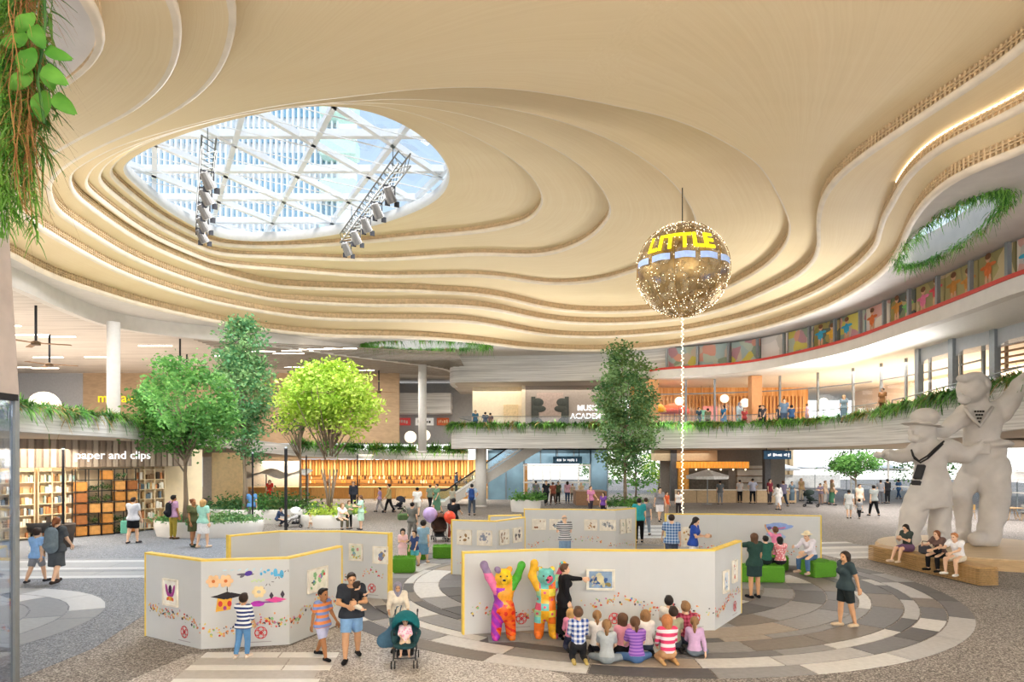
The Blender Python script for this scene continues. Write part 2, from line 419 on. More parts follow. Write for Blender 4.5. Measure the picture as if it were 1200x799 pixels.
# bands of pale paving in front of the bookshop and before the exhibition walls; the farthest paints a sun patch
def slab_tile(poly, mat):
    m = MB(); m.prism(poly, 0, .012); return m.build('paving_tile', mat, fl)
def band(p0, dirv, perp, rows, n, mats):
    d = Vector(dirv).normalized(); q = Vector(perp).normalized(); o = Vector(p0)
    y = 0
    for w, style in rows:
        x = -rnd.random()*.8
        while x < n:
            L = rnd.uniform(1.5, 3.2)
            a = o+d*max(x, 0)+q*y; b = o+d*min(x+L, n)+q*y
            if (b-a).length > .2:
                e = d*.015
                slab_tile([(a+e)[:2], (b-e)[:2], (b-e+q*(w-.02))[:2], (a+e+q*(w-.02))[:2]], mats[style])
            x += L
        y += w
band((-18.5, 20.2, 0), (1, .05, 0), (-.05, 1, 0), [(.45, 1), (.75, 0), (.4, 2), (.45, 1), (1.1, 0), (.5, 1), (.4, 2)], 10.5, STRIPE)
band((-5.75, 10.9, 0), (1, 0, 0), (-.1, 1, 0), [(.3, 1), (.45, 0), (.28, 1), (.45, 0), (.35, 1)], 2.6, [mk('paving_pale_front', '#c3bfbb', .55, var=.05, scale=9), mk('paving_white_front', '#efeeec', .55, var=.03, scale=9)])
band((12.2, 24.3, 0), (1, .15, 0), (-.15, 1, 0), [(.5, 1), (.7, 0), (.5, 1), (.8, 0), (.6, 1), (.9, 2), (.5, 1)], 3.4, [TILE[3], TILE[4], TILE[2]])
band((5.5, 30.5, 0), (1, .05, 0), (-.05, 1, 0), [(.7, 1), (.5, 0), (.9, 1), (.6, 0), (1.1, 1), (.8, 2), (1, 1)], 3.6, STRIPE)  # pale rows stand in for sunlight lying on the far floor

# ================================================================ the carved oak ceiling
ZL = [11.9, 12.7, 13.4, 14.1, 14.5, 14.9, 15.3, 15.6]
OCU = [(138, 205), (141, 220), (150, 235), (180, 258), (220, 273), (280, 283), (330, 283), (400, 275), (470, 256), (515, 235), (529, 212), (525, 190),
       (500, 162), (460, 138), (410, 124), (350, 124), (280, 138), (210, 158), (165, 178), (145, 192)]
C = {}
C[0] = ['w', (-7.3, 8), 'p', (105, 0), (118, 25), (125, 50), (118, 70), (100, 90), (75, 108), (50, 122), 'w', (-14.2, 17.6), (-18, 21), (-20.2, 24.2),
        'p', (11, 298), (55, 323), (110, 342), (176, 362), (275, 383), (360, 394), (430, 396), (500, 397), (570, 403), (620, 410), (700, 413), (780, 408), (850, 396), (900, 385),
        (960, 365), (1000, 345), (1035, 320), (1052, 295), (1062, 268), (1080, 240), (1110, 215), (1150, 196), (1200, 178),
        'w', (14.3, 12), (14.5, 4), (13, -6), (9, -12), (0, -14), (-7, -12), (-8.2, -4), (-7.6, 3)]
C[1] = ['w', (-6.1, 7.5), 'p', (208, 0), (214, 30), (214, 56), (203, 94), (165, 131), (110, 158), (60, 185), (25, 215), (18, 240), (33, 260), (83, 290), (138, 320), (193, 340), (248, 356), (320, 369), (367, 375), (433, 377),
        (527, 377), (567, 380), (620, 391), (656, 395.5), (700, 396.5), (736, 395), (808, 389), (870, 377), (910, 366), (970, 347), (1012, 321), (1024, 297), (1028, 273), (1036, 249), (1060, 222),
        (1080, 207), (1140, 173), (1200, 141), 'w', (13.5, 12), (13.8, 4), (12.4, -5.5), (8.7, -11.2), (0, -13.1), (-6.4, -11.2), (-7.2, -4), (-6.6, 2)]
C[2] = ['w', (-5.2, 8), 'p', (280, 0), (278, 38), (263, 86), (225, 124), (169, 154), (131, 169), (91, 189), (69, 205), (61, 216), (59, 227), (69, 254), (110, 285), (154, 307), (220, 334), (275, 348),
        (320, 354), (433, 360), (500, 359), (560, 361), (600, 368), (615, 372), (656, 379), (700, 381), (753, 380), (808, 374), (850, 363), (880, 351), (925, 330), (945, 316), (955, 302),
        (958, 285), (956, 267), (958, 245), (970, 219), (1000, 192), (1080, 138), (1140, 100), (1200, 56), 'w', (11.6, 10), (11.8, 3), (10.5, -5), (7.5, -10), (0, -12), (-5, -10), (-6, -4), (-5.5, 2)]
C[3] = ['p', (78, 219), (91, 243), (124, 271), (165, 293), (220, 315), (275, 330), (320, 338), (433, 342), (500, 342), (560, 350), (643, 366), (698, 370), (753, 368), (805, 358), (850, 340), (895, 316), (919, 291),
        (925, 273), (924, 258), (910, 228), (892, 198), (871, 180), (800, 142), (700, 121), (613, 106), (548, 103), (483, 106), (410, 115), (330, 124), (250, 141), (190, 157), (140, 172), (105, 190), (85, 203)]
C[4] = ['p', (320, 317), (433, 326), (500, 325), (560, 324), (600, 328), (643, 335), (698, 332), (747, 318), (790, 298), (812, 275), (816, 262), (808, 241), (790, 218), (772, 200), (730, 172), (680, 150), (600, 128), (500, 117), (430, 118)]
C[5] = ['p', (330, 303), (433, 307), (500, 303), (560, 299), (588, 300), (637, 302), (684, 286), (709, 263), (716, 247), (709, 228), (687, 200), (650, 175), (600, 152), (540, 134), (480, 124), (435, 121)]
C[6] = ['p', (345, 291), (433, 285), (500, 278), (560, 274), (600, 266), (619, 260), (632, 246), (636, 234), (629, 216), (615, 200), (590, 180), (550, 158), (500, 138), (455, 127), (425, 123)]
def plan(lst, z):
    mode = 'p'; o = []
    for a in lst:
        if isinstance(a, str): mode = a
        else: o.append(a if mode == 'w' else PZ(a[0], a[1], z))
    return np.array(o)
OC = plan(['p']+OCU, 15.6)
P3 = plan(C[3], ZL[3])
c3s = resample(chaikin(P3), .3)
left = OC[[5, 4, 3, 2, 1, 0, 19, 18, 17, 16, 15]]            # the far rim round the left to the near rim
dl, fi = pdist(left, c3s)
rings = [plan(C[i], ZL[i]) for i in range(4)]
for k, t in ((4, .27), (5, .52), (6, .76)):
    arc = left*t+c3s[fi]*(1-t)
    rings.append(np.vstack([plan(C[k], ZL[k]), arc[::-1]]))
rings.append(OC)
def orient(p):                                                # counter-clockwise, so the left normal points inward
    a = (p[:, 0]*np.roll(p[:, 1], -1)-np.roll(p[:, 0], -1)*p[:, 1]).sum()
    return p if a > 0 else p[::-1]
RING = [orient(resample(chaikin(r), .42)) for r in rings]
for i in range(1, 8):                                          # keep every contour inside the one below it
    a, b = RING[i-1], RING[i]; gap = .55 if i < 4 else .3
    for _ in range(2):
        d, k = pdist(b, a); sg = np.where(inside(b, a), d, -d); w = sg < gap
        b = b.copy(); b[w] = (a+normals2(a)*(gap+.02))[k[w]]
        b = .5*b+.25*(np.roll(b, 1, 0)+np.roll(b, -1, 0))
    d, k = pdist(b, a); sg = np.where(inside(b, a), d, -d); w = sg < gap*.8
    b[w] = (a+normals2(a)*gap*.85)[k[w]]
    RING[i] = resample(b, .42)
RIS = [.34, .32, .34, .34, .17, .18, .18]                     # lattice height above each nose
cv, cf, cr, cmi = [], [], [], []
def addv(v, f, ringa, m=0):
    n = len(cv); cv.extend(map(tuple, v)); cf.extend(tuple(int(i)+n for i in q) for q in f); cr.extend(map(tuple, ringa)); cmi.extend([m]*len(f))
def offs(p, o): return p+normals2(p)*o
def arcl(p):
    return np.r_[0, np.cumsum(np.linalg.norm(np.diff(p, axis=0), axis=1))]
ceil_edges = []
lat = MB(); ledm = MB()
for i in range(8):
    p = RING[i]; z = ZL[i]; n = len(p); s = arcl(p)
    if i == 7:
        ceil_edges.append((p, z, None, None)); continue
    sc_ = 1 if i < 3 else .55
    h = RIS[i]
    prof = [(-.16*sc_, 0), (-.06*sc_, .015), (0, .07), (.0, .17), (-.03, .2)]      # rounded nose
    v = []; ra = []
    for k, (o, dz) in enumerate(prof):
        q = offs(p, o); v += [(x, y, z+dz) for x, y in q]; ra += [(i+.001*k, t, 0) for t in s]
    f = [(k*n+j, k*n+(j+1) % n, (k+1)*n+(j+1) % n, (k+1)*n+j) for k in range(len(prof)-1) for j in range(n)]
    addv(v, f, ra, 1)
    # recessed backing of the lattice
    q0, q1 = offs(p, -.12*sc_), offs(p, -.12*sc_)
    v = [(x, y, z+.2) for x, y in offs(p, -.03)]+[(x, y, z+.2) for x, y in q0]+[(x, y, z+.2+h) for x, y in q1]
    addv(v, [(k*n+j, k*n+(j+1) % n, (k+1)*n+(j+1) % n, (k+1)*n+j) for k in range(2) for j in range(n)], [(i, 0, 0)]*len(v), 2)
    ceil_edges.append((offs(p, prof[0][0]), z, q1, z+.2+h))
    # lattice: upright fins and two rails
    pf = resample(p, .16); nf = normals2(pf)
    for (x, y), (a, b) in zip(pf, nf):
        if y < 9: continue
        c0 = (x-a*.07*sc_, y-b*.07*sc_)
        lat.box((c0[0], c0[1], z+.2+h/2), (.05, .045*sc_, h), math.atan2(b, a)+PI/2)
    for zz in ((.38, .64) if h > .25 else (.5,)):
        pr = resample(p, .9); nr = normals2(pr)
        pr = pr-nr*.055*sc_; zz_ = z+.2+h*zz
        for j in range(len(pr)):
            a, b = pr[j], pr[(j+1) % len(pr)]
            if a[1] < 9: continue
            lat.bar((a[0], a[1], zz_), (b[0], b[1], zz_), .03, .035)
# treads between the contours
for i in range(7):
    o, zo = ceil_edges[i][2], ceil_edges[i][3]
    q, zi = ceil_edges[i+1][0], ceil_edges[i+1][1]
    P, T = fill_between(o, [q], 1.1)
    do, fo = pdist(P, o); di, _ = pdist(P, q)
    t = do/(do+di+1e-9)
    ts = t*t*(3-2*t)*.5+t*.5
    Z = zo+(zi-zo)*ts
    so_ = arcl(o)
    w = np.maximum(do+di, .2)
    addv(np.c_[P, Z], T, np.c_[i*7+t*(1, 1.2, 3.4, 1.2, 1, .8, .8)[i], so_[fo]*.3, Z*0], 0)
ceil = struct(raw('ceiling', cv, cf, [VENEER, NOSE, LATT], None, True, cmi))
at = ceil.data.attributes.new('ring', 'FLOAT_VECTOR', 'POINT'); at.data.foreach_set('vector', np.array(cr, dtype=np.float32).ravel())
stuff(lat.build('lattice_band', LATT, ceil))
# led strips in the recesses of the two outer steps on the right, and round the oculus
for i, cond in ((1, lambda x, y: x > 11 and y < 22.5),):
    p = offs(RING[i], -.06); z = ZL[i]+.2+RIS[i]-.03; m = MB(); n = len(p)
    for j in range(n):
        a, b = p[j], p[(j+1) % n]
        if cond(*a) and cond(*b) and a[1] > 6: m.bar((a[0], a[1], z), (b[0], b[1], z), .04, .03)
    m.build('light_strip', LED if i == 1 else mk('led_strip_dim', '#ffd9a0', .5, emit=.9), ceil)

# ---------------------------------------------------------------- oculus collar, skylight frame and panes
col = MB(); n = len(RING[7]); p = RING[7]
v = [(x, y, 15.6) for x, y in p]+[(x, y, 15.66) for x, y in offs(p, .08)]+[(x, y, 16.1) for x, y in offs(p, .05)]+[(x, y, 16.2) for x, y in offs(p, -2.5)]
col.add(v, [(k*n+j, k*n+(j+1) % n, (k+1)*n+(j+1) % n, (k+1)*n+j) for k in range(3) for j in range(n)])
struct(col.build('trim_1', WHITE, None, True))
sky = struct(bpy.data.objects.new('window_1', None)); COL.objects.link(sky); sky.location = (-10, 29, 17.5); sky.matrix_basis = Matrix.Translation((-10, 29, 17.5))
wf = mk('white_skylight_steel', '#f3f4f5', .4, var=.02)
def beam_rows(ang, sp, off, w, h, z):
    z -= 1.1
    d = np.array([math.cos(ang), math.sin(ang)]); q = np.array([-d[1], d[0]])
    for k in range(-7, 8):
        c = np.array([-10, 29.])+q*(k*sp+off); m = MB()
        L = math.sqrt(max(0, 13.5**2-(k*sp+off)**2))
        if L < 1: continue
        m.bar((*(c-d*L), z), (*(c+d*L), z), w, h); m.build('skylight_beam', wf, sky)
beam_rows(0, 3.2, .4, .26, .3, 17.8)
beam_rows(math.radians(62), 2.85, .2, .2, .26, 17.75)
beam_rows(math.radians(-61), 2.85, .6, .2, .26, 17.75)
PANE = glass('skylight_glass', (.93, .97, 1), .02)
for k in range(-4, 4):
    for j in range(-3, 3):
        x0, y0 = -10+j*4.6, 29.4+k*3.2
        m = MB(); m.box((x0+2.3, y0+1.6, 18.1), (0, 0, 0)); m = MB(); m.quad((x0, y0, 17), (x0+4.56, y0, 17), (x0+4.56, y0+3.16, 17), (x0, y0+3.16, 17)); m.build('pane', PANE, sky)
# slender inner rods under the glazing
m = MB()
for k in range(-9, 10):
    a = math.radians(31); d = np.array([math.cos(a), math.sin(a)]); q = np.array([-d[1], d[0]]); c = np.array([-10, 29.])+q*k*1.45
    L = math.sqrt(max(0, 12**2-(k*1.45)**2))
    if L > 1: m.bar((*(c-d*L), 16.4), (*(c+d*L), 16.4), .04)
stuff(m.build('tie_rod', wf, sky))

# ---------------------------------------------------------------- flat soffit outside the shell, with two planted oculi
def ell(cx, cy, rx, ry, rot=0, n=40):
    t = np.linspace(0, 2*PI, n, endpoint=False); x, y = rx*np.cos(t), ry*np.sin(t)
    return np.stack([cx+x*math.cos(rot)-y*math.sin(rot), cy+x*math.sin(rot)+y*math.cos(rot)], 1)
OE1 = ell(-6.3, 48.2, 4.6, 1.9, 0.03)                               # far planted opening
OE2 = ell(16.05, 24.3, 4.2, 1.05, math.radians(75))                     # planted opening on the right
outerb = np.array([(-69, -15), (52, -15), (52, 67), (-69, 67)], float)
P, T = fill_between(outerb, [offs(RING[0], -.16)])
hole = np.array([False]*len(T))
P, T = fill_between(outerb, [offs(RING[0], -.15), OE1, OE2])
struct(raw('trim_2', np.c_[P, np.full(len(P), 12.0)], T, GREYP))
# roof slab above, closed round the openings
for q in (OE1, OE2):
    n = len(q); m = MB(); m.add([(x, y, 12) for x, y in q]+[(x, y, 13.2) for x, y in q], [(j, (j+1) % n, n+(j+1) % n, n+j) for j in range(n)])
    struct(m.build('trim_3', GREYP, None, True))
# ================================================================ floor slabs of the upper levels
def strip(name, P, z0, z1, mat, thick=.25, nudge=0, smooth=True):
    """upright band along a plan line; z0/z1 per point"""
    P = np.asarray(P, float); n = len(P)
    z0 = np.broadcast_to(z0, n); z1 = np.broadcast_to(z1, n); N = normals2(P, False)
    v = [(*p, a) for p, a in zip(P+N*nudge, z0)]+[(*p, a) for p, a in zip(P+N*nudge, z1)]+[(*p, a) for p, a in zip(P+N*(nudge-thick), z1)]+[(*p, a) for p, a in zip(P+N*(nudge-thick), z0)]
    f = [(k*n+j, k*n+j+1, ((k+1) % 4)*n+j+1, ((k+1) % 4)*n+j) for k in range(4) for j in range(n-1)]
    f += [(0, n, 2*n, 3*n), (n-1, 4*n-1, 3*n-1, 2*n-1)]
    return raw(name, v, f, mat, None, False)
def shelf(name, P, z, mat, depth):
    P = np.asarray(P, float); n = len(P); z = np.broadcast_to(z, n); N = normals2(P, False)
    Q = P-N*depth
    v = [(*p, a) for p, a in zip(P, z)]+[(*p, a) for p, a in zip(Q, z)]
    return raw(name, v, [(j, j+1, n+j+1, n+j) for j in range(n-1)], mat)
def smooth_line(pts, step=.6): return resample(chaikin(np.array(pts, float), 3, False), step, False)

# level 3, left: plank soffit and its grey edge (running left to right, atrium on the right-hand side -> flip)
E3 = [(-21, 12), (-21.5, 20)]+[PZ(x, y, 11.2) for x, y in ((20, 335), (70, 360), (130, 383), (200, 393), (300, 402), (420, 418), (470, 424), (523, 431))]+[(-4.9, 58)]
E3 = smooth_line(E3)[::-1]                                   # atrium now lies to the left of the line
struct(strip('trim_4', E3, 11.15, 12.05, GREYP, .4))
poly = np.vstack([E3, [(-70, 12), (-70, 66), (-4.5, 66)]])
P, T = fill_between(poly, [])
sof = struct(raw('trim_5', np.c_[P, np.full(len(P), 11.2)], T, PLANKC))
m = MB()
for k in range(34):                                          # short linear lamps let into the planks
    y = 25+rnd.random()*31; x0 = -23.5-rnd.random()*24
    if y > 44 and rnd.random() < .35: x0 = -11-rnd.random()*10
    if y < 36 and x0 > -25.5: x0 -= 4
    MB().box((x0, y, 11.18), (2.2, .1, .05)).build('linear_lamp', LEDW, sof)
# dark grooves between the planks further back
g = MB()
for k in range(26):
    y = 44+k*.55
    g.box((-12, y, 11.19), (17, .07, .05), math.radians(18))
stuff(g.build('plank_groove', mk('groove_brown', '#8d8175', .8), sof))

# level 3, centre: white boarded bulkhead
E3c = smooth_line([(-5.2, 58), (-5.3, 54.4), (-4.4, 53.4), (0, 53.4), (6, 52.6), (10, 50.6), (12.2, 49)])[::-1]
struct(strip('trim_6', E3c, 9.9, 12.05, FASCIA, .4))
P, T = fill_between(np.vstack([E3c, [(-5.0, 68), (12.4, 68)]]), [], 2.5); struct(raw('trim_7', np.c_[P, np.full(len(P), 9.95)], T, PLANKC))

# level 3, right: balcony slab with a red edge
R3 = smooth_line([(10.4, 49.4)]+[PZ(x, y, 10.3) for x, y in ((780, 431), (850, 427), (900, 420), (950, 409), (1000, 396), (1060, 373), (1130, 346), (1200, 316))]+[(18.6, 17), (19, 8), (19, -6)])[::-1]
struct(strip('trim_8', R3, 9.62, 10.2, GREYP, .5))
struct(strip('trim_9', R3, 10.2, 10.36, mk('red_edge', '#c4453c', .5, var=.05), .5, .05))
P, T = fill_between(np.vstack([R3, [(10.5, 68), (45, 68), (45, -6)]]), [], 2.5); struct(raw('trim_10', np.c_[P, np.full(len(P), 9.63)], T, WHITE))
struct(shelf('trim_11', R3, 10.3, GREYP, 16))

# level 2, left
A2 = np.array([(-14.6, 6, 4.6), (-15.2, 14, 4.6), (*PZ(20, 505, 4.6), 4.6), (*PZ(60, 508, 4.6), 4.6), (*PZ(100, 510, 4.6), 4.6), (*PZ(175, 515, 4.6), 4.6), (-18, 38, 4.5), (-18.2, 46, 4.15), (-16.5, 53, 3.78), (-13, 56.5, 3.58), (-8, 58, 3.5), (-3.9, 58.6, 3.5)])
A2 = smooth_line(A2)[::-1]
struct(strip('trim_12', A2[:, :2], A2[:, 2], A2[:, 2]+.82, FASCIA, .35))
struct(shelf('trim_13', A2[:, :2], A2[:, 2]+.01, mk('tan_soffit', '#cdbba5', .75, var=.04), 16))
struct(shelf('trim_14', A2[:, :2], A2[:, 2]+.6, GREYP, 22))
# level 2, centre and right: bridge with planted parapet, climbing as a ramp on the right
B2 = [(-3.9, 54, 6.15, 4.4), (-4.7, 50, 6.15, 4.4), (-4.4, 48.3, 6.15, 4.4)]
for x, y, z, zb in ((545, 497, 6.15, 4.4), (640, 497, 6.15, 4.4), (780, 497, 6.15, 4.4), (850, 496, 6.15, 4.4), (900, 495, 6.15, 4.4), (950, 492, 6.2, 4.42), (1000, 487, 6.25, 4.45), (1050, 478, 6.4, 4.5), (1100, 465, 6.6, 4.6), (1140, 457, 6.8, 4.75), (1200, 440, 7.0, 4.95)):
    B2.append((*PZ(x, y, z), z, zb))
B2 += [(20.4, 19, 7.1, 5.0), (20.8, 8, 7.2, 5.1)]
B2 = smooth_line(B2)[::-1]
struct(strip('trim_15', B2[:, :2], B2[:, 3], B2[:, 2], FASCIA, .3))
struct(shelf('trim_16', B2[:, :2], B2[:, 3]+.01, mk('tan_soffit', '#cdbba5'), 18))
struct(shelf('trim_17', B2[:, :2], B2[:, 2]-.45, mk('pale_timber_deck', '#d8c5ab', .6, var=.08), 18))

# ================================================================ columns
def column(px, py, z0, z1, r, label, square=False, mat=WHITE):
    x, y = PZ(px, py, z1)
    t = thing('column', label, 'column', (x, y, z0), 0)
    m = MB()
    if square: m.box((0, 0, (z1-z0)/2), (2*r, 2*r, z1-z0), 0, 0, .02)
    else: m.lathe([(r, .12), (r, z1-z0-.02)], n=24)
    m.build('shaft', mat, t, not square, loc=0)
    b = MB(); b.lathe([(r*1.06, 0), (r*1.06, .1), (r, .13)], n=24); b.build('base_ring', GREYP, t, True, loc=0)
    return t
column(133, 377, 5.2, 11.2, .33, 'tall white round column behind the left balcony planting')
column(495, 427, 4.1, 11.2, .33, 'slender white column rising past the round white lamps')
t = thing('column', 'thick white ground floor column beside the escalator', 'column', (-2.35, 49.6, 0))
MB().lathe([(.42, .1), (.42, 4.4)], n=24).build('shaft', WHITE, t, True, loc=0)
MB().lathe([(.45, 0), (.45, .1), (.42, .12)], n=24).build('base_ring', GREYP, t, True, loc=0)
t = thing('column', 'broad pale tiled pier between the bookshop and the planters', 'column', (-18.9, 36.7, 0))
MB().box((0, 0, 2.2), (.95, 2.2, 4.4), 0, 0, .03).build('shaft', mk('pale_tiled_pier', '#dcdcde', .4, var=.06, scale=3), t, loc=0)

# ================================================================ near wall on the left edge of the picture
wl = struct(raw('wall_left', *(lambda v: (v, [(0, 1, 2, 3), (4, 7, 6, 5), (0, 4, 5, 1), (1, 5, 6, 2), (2, 6, 7, 3), (3, 7, 4, 0)]))(
    [(-8.12, 10.4, 9.6), (-7.82, 10.4, 4.75), (-9.2, 10.0, 4.75), (-9.6, 10.0, 9.6), (-8.12, -4, 9.6), (-7.82, -4, 4.75), (-9.2, -4, 4.75), (-9.6, -4, 9.6)]),
    mk('pinkish_concrete', '#d3c8c4', .8, var=.07, scale=3)))
sw = struct(bpy.data.objects.new('window_2', None)); COL.objects.link(sw); sw.location = (-7.78, 10.2, 0); sw.matrix_basis = Matrix.Translation((-7.78, 10.2, 0))
MB().box((-7.78, 10.25, 2.4), (.09, .09, 4.7)).build('frame_post', STEEL, sw)
for yy in (7.2, 4.2): MB().box((-7.78, yy, 2.4), (.08, .08, 4.7)).build('frame_post', STEEL, sw)
MB().box((-7.78, 3.2, .08), (.12, 14.1, .16)).build('sill_rail', STEEL, sw)
MB().box((-7.78, 3.2, 4.72), (.12, 14.1, .1)).build('head_rail', DARK, sw)
SHOPG = glass('shop_glass', (.80, .87, .97), .3, .03)
for y0, y1 in ((4.25, 7.15), (7.25, 10.2), (-3, 4.15)):
    MB().box((-7.78, (y0+y1)/2, 2.42), (.02, y1-y0, 4.5)).build('pane', SHOPG, sw)
struct(raw('wall_shop', [(-12.5, -4, 0), (-12.5, 10.4, 0), (-12.5, 10.4, 4.8), (-12.5, -4, 4.8)], [(0, 1, 2, 3)], mk('shop_interior_grey', '#8f98a8', .7)))

# ================================================================ back walls of the levels
WOODW = make_boards('brown_wood_wall', [(.3, '#a5835f'), (.5, '#bd9a73'), (.7, '#d0b18b')], zscale=6, axis='X')
struct(MB().box((-48, 58.3, 8.1), (20, .3, 6.2)).build('wall_back_left', mk('grey_panel_wall', '#a9a9ab', .6, var=.05)))
struct(MB().box((-24, 58.2, 8.1), (28, .3, 6.2)).build('wall_back_timber', mk('brown_panel_wall', '#b69a7b', .6, var=.1, stretch=(.3, 1, 1))))
struct(MB().box((-68, 40, 6), (.3, 60, 12)).build('wall_far_left', GREYP))
struct(MB().box((-9.2, 64.4, 8.0), (12.5, .3, 6)).build('wall_back_bridge', mk('grey_panel_wall', '#a9a9ab')))
# white bridge with boarded front behind the trees (upper left of the centre)
br = MB(); br.box((-11, 63, 8.85), (10.4, 2.4, 1.9)); struct(br.build('trim_18', FASCIA))
# ---- level 2 centre: music academy
mw = struct(MB().box((5.2, 57, 7.9), (8.6, .3, 4.3)).build('wall_academy', mk('taupe_wall', '#ab9f94', .7, var=.05)))
struct(MB().box((-1.2, 58.2, 7.9), (4.6, .3, 4.3)).build('wall_lobby', mk('cream_wall', '#ecdcc0', .7, var=.04)))
struct(MB().box((1, 57.4, 7.9), (.3, 1.6, 4.3)).build('trim_19', mk('cream_wall', '#ecdcc0')))
dr = MB(); dr.box((-.1, 57.99, 7.1), (1.3, .1, 2.6)); dr.build('door_1', mk('cream_door', '#dfc79d', .5)).__setitem__('kind', 'structure')
sgn = thing('wall_sign', 'white MUSIC ACADEMY lettering on the taupe upstairs wall', 'sign', (6.4, 56.84, 7.7))
text_part('lettering', 'MUSIC', .66, (6.6, 56.8, 8.0), (1, 0, 0), (0, 0, 1), mk('white_letters', '#ffffff', .5, emit=.6, var=.01), sgn, .05, True)
text_part('lettering', 'ACADEMY', .66, (6.6, 56.8, 7.3), (1, 0, 0), (0, 0, 1), mk('white_letters', '#ffffff'), sgn, .05, True)
# dark rounded shapes on the academy wall
art = thing('wall_graphic', 'dark violin shaped graphics on the academy wall left of the lettering', 'mural', (3.3, 56.84, 7.5))
dg_ = mk('dark_green_graphic', '#4c4f49', .7)
for sgn_x, cx in ((1, 2.0), (-1, 4.6)):
    m = MB(); m.box((cx-sgn_x*.15, 56.8, 7.5), (.35, .05, 3.0))
    for k, (dx, dz, rx, rz_) in enumerate(((.25, .9, .5, .38), (.35, .35, .6, .3), (.05, -.2, .3, .6), (.2, -.9, .45, .5))):
        m.ball((cx+sgn_x*dx, 56.8, 7.6+dz), (rx, .06, rz_), 14)
    m.build('silhouette', dg_, art)
pt = mk('pink_taupe_panel', '#b9a498', .7)
MB().box((3.3, 56.82, 7.7), (2.3, .04, 3.3)).build('panel', pt, art)

# ---- level 2 right: glazed restaurant in orange and timber
rest = struct(bpy.data.objects.new('window_3', None)); COL.objects.link(rest)
G2 = B2[::-1]                                                # left-to-right again
Gi = [i for i in range(len(G2)) if G2[i, 0] > 9.8 and G2[i, 1] > 30]
NG = normals2(G2[:, :2], False)
line = G2[Gi][:, :2]+NG[Gi]*3.0; gz = G2[Gi][:, 2]-.45
keep = np.r_[0, np.cumsum(np.linalg.norm(np.diff(line, axis=0), axis=1))]
for s_ in np.arange(0, keep[-1], 2.35):
    k = int(np.searchsorted(keep, s_)); x, y = line[min(k, len(line)-1)]; z = gz[min(k, len(line)-1)]
    MB().box((x, y, (z+9.65)/2), (.12, .16, 9.65-z)).build('mullion', STEEL, rest)
for s_ in np.arange(0, keep[-1]-2.4, 2.35):
    k0, k1 = int(np.searchsorted(keep, s_+.05)), int(np.searchsorted(keep, s_+2.3))
    k1 = min(k1, len(line)-1); a, b = line[k0], line[k1]; z0 = max(gz[k0], gz[k1])
    raw('pane', [(*a, gz[k0]), (*b, gz[k1]), (*b, 8.55), (*a, 8.55)], [(0, 1, 2, 3)], glass('clear_glass', (.95, .97, .97), .03), rest)
    MB().bar((*a, 8.58), (*b, 8.58), .1, .08).build('transom', STEEL, rest)
ORW = make_boards('orange_slat_wall', [(.3, '#c98a4c'), (.5, '#e0a565'), (.7, '#f0c48d')], zscale=5, axis='X')
rw = struct(MB().box((17.5, 55.5, 7.7), (15, .3, 4.1)).build('wall_restaurant', ORW))
for k in range(46):
    MB().box((10.6+k*.31, 55.2, 7.3), (.12, .2, 3.2)).build('slat', ORW, rw)
struct(MB().box((31, 46, 7.7), (.3, 26, 4.1)).build('wall_restaurant_right', mk('pale_peach_wall', '#f2ddca', .7, var=.03)))
for x, y, lb in ((10.6, 49.6, 'orange square column at the left end of the upstairs restaurant'), (17.5, 47.2, 'orange square column in the middle of the upstairs restaurant')):
    t = thing('column', lb, 'column', (x, y, 5.7)); MB().box((0, 0, 1.95), (.75, .75, 3.9), 0, 0, .02).build('shaft', mk('orange_column', '#e2a673', .6, var=.05), t, loc=0)
    MB().box((0, 0, .06), (.8, .8, .12)).build('base_ring', mk('orange_trim', '#c98a52', .6), t, loc=0)
# ---- level 2 far right: tall grey mullions under the balcony slab, grey fascia panels
gl2 = struct(bpy.data.objects.new('window_4', None)); COL.objects.link(gl2)
Gj = [i for i in range(len(G2)) if 12 < G2[i, 1] < 36.5 and G2[i, 0] > 15]
ln2 = G2[Gj][:, :2]+NG[Gj]*1.6; kz = G2[Gj][:, 2]-.45
kk = np.r_[0, np.cumsum(np.linalg.norm(np.diff(ln2, axis=0), axis=1))]
pk = None
for s_ in np.arange(.4, kk[-1], 2.9):
    k = min(int(np.searchsorted(kk, s_)), len(ln2)-1); x, y = ln2[k]
    MB().box((x, y, (kz[k]+9.62)/2), (.3, .34, 9.62-kz[k])).build('mullion', STEEL, gl2)
    if pk is not None:
        a, b = ln2[pk], ln2[k]
        raw('pane', [(*a, kz[pk]), (*b, kz[k]), (*b, 9.0), (*a, 9.0)], [(0, 1, 2, 3)], glass('clear_glass'), gl2)
        raw('spandrel_panel', [(*a, 8.75), (*b, 8.75), (*b, 9.62), (*a, 9.62)], [(0, 1, 2, 3)], mk('spandrel_grey', '#b9bcc0', .5, var=.03), gl2)
    pk = k
# sloping handrails of the ramp
hr = thing('ramp_railing', 'glass and steel railing climbing along the planted ramp on the right', 'railing', (20.5, 33, 6.2))
m = MB(); q = (G2[Gj][:, :2]+NG[Gj]*.5); zz = G2[Gj][:, 2]+.55
m.tube([(*p, z) for p, z in list(zip(q, zz))[::3]], .04, 6); m.build('handrail', STEEL, hr)
for k in range(0, len(q)-3, 4):
    raw('pane', [(*q[k], zz[k]-1), (*q[k+3], zz[k+3]-1), (*q[k+3], zz[k+3]-.08), (*q[k], zz[k]-.08)], [(0, 1, 2, 3)], glass('rail_glass', (.86, .94, .98), .06), hr)
    MB().bar((*q[k], zz[k]-1), (*q[k], zz[k]), .05).build('post', STEEL, hr)
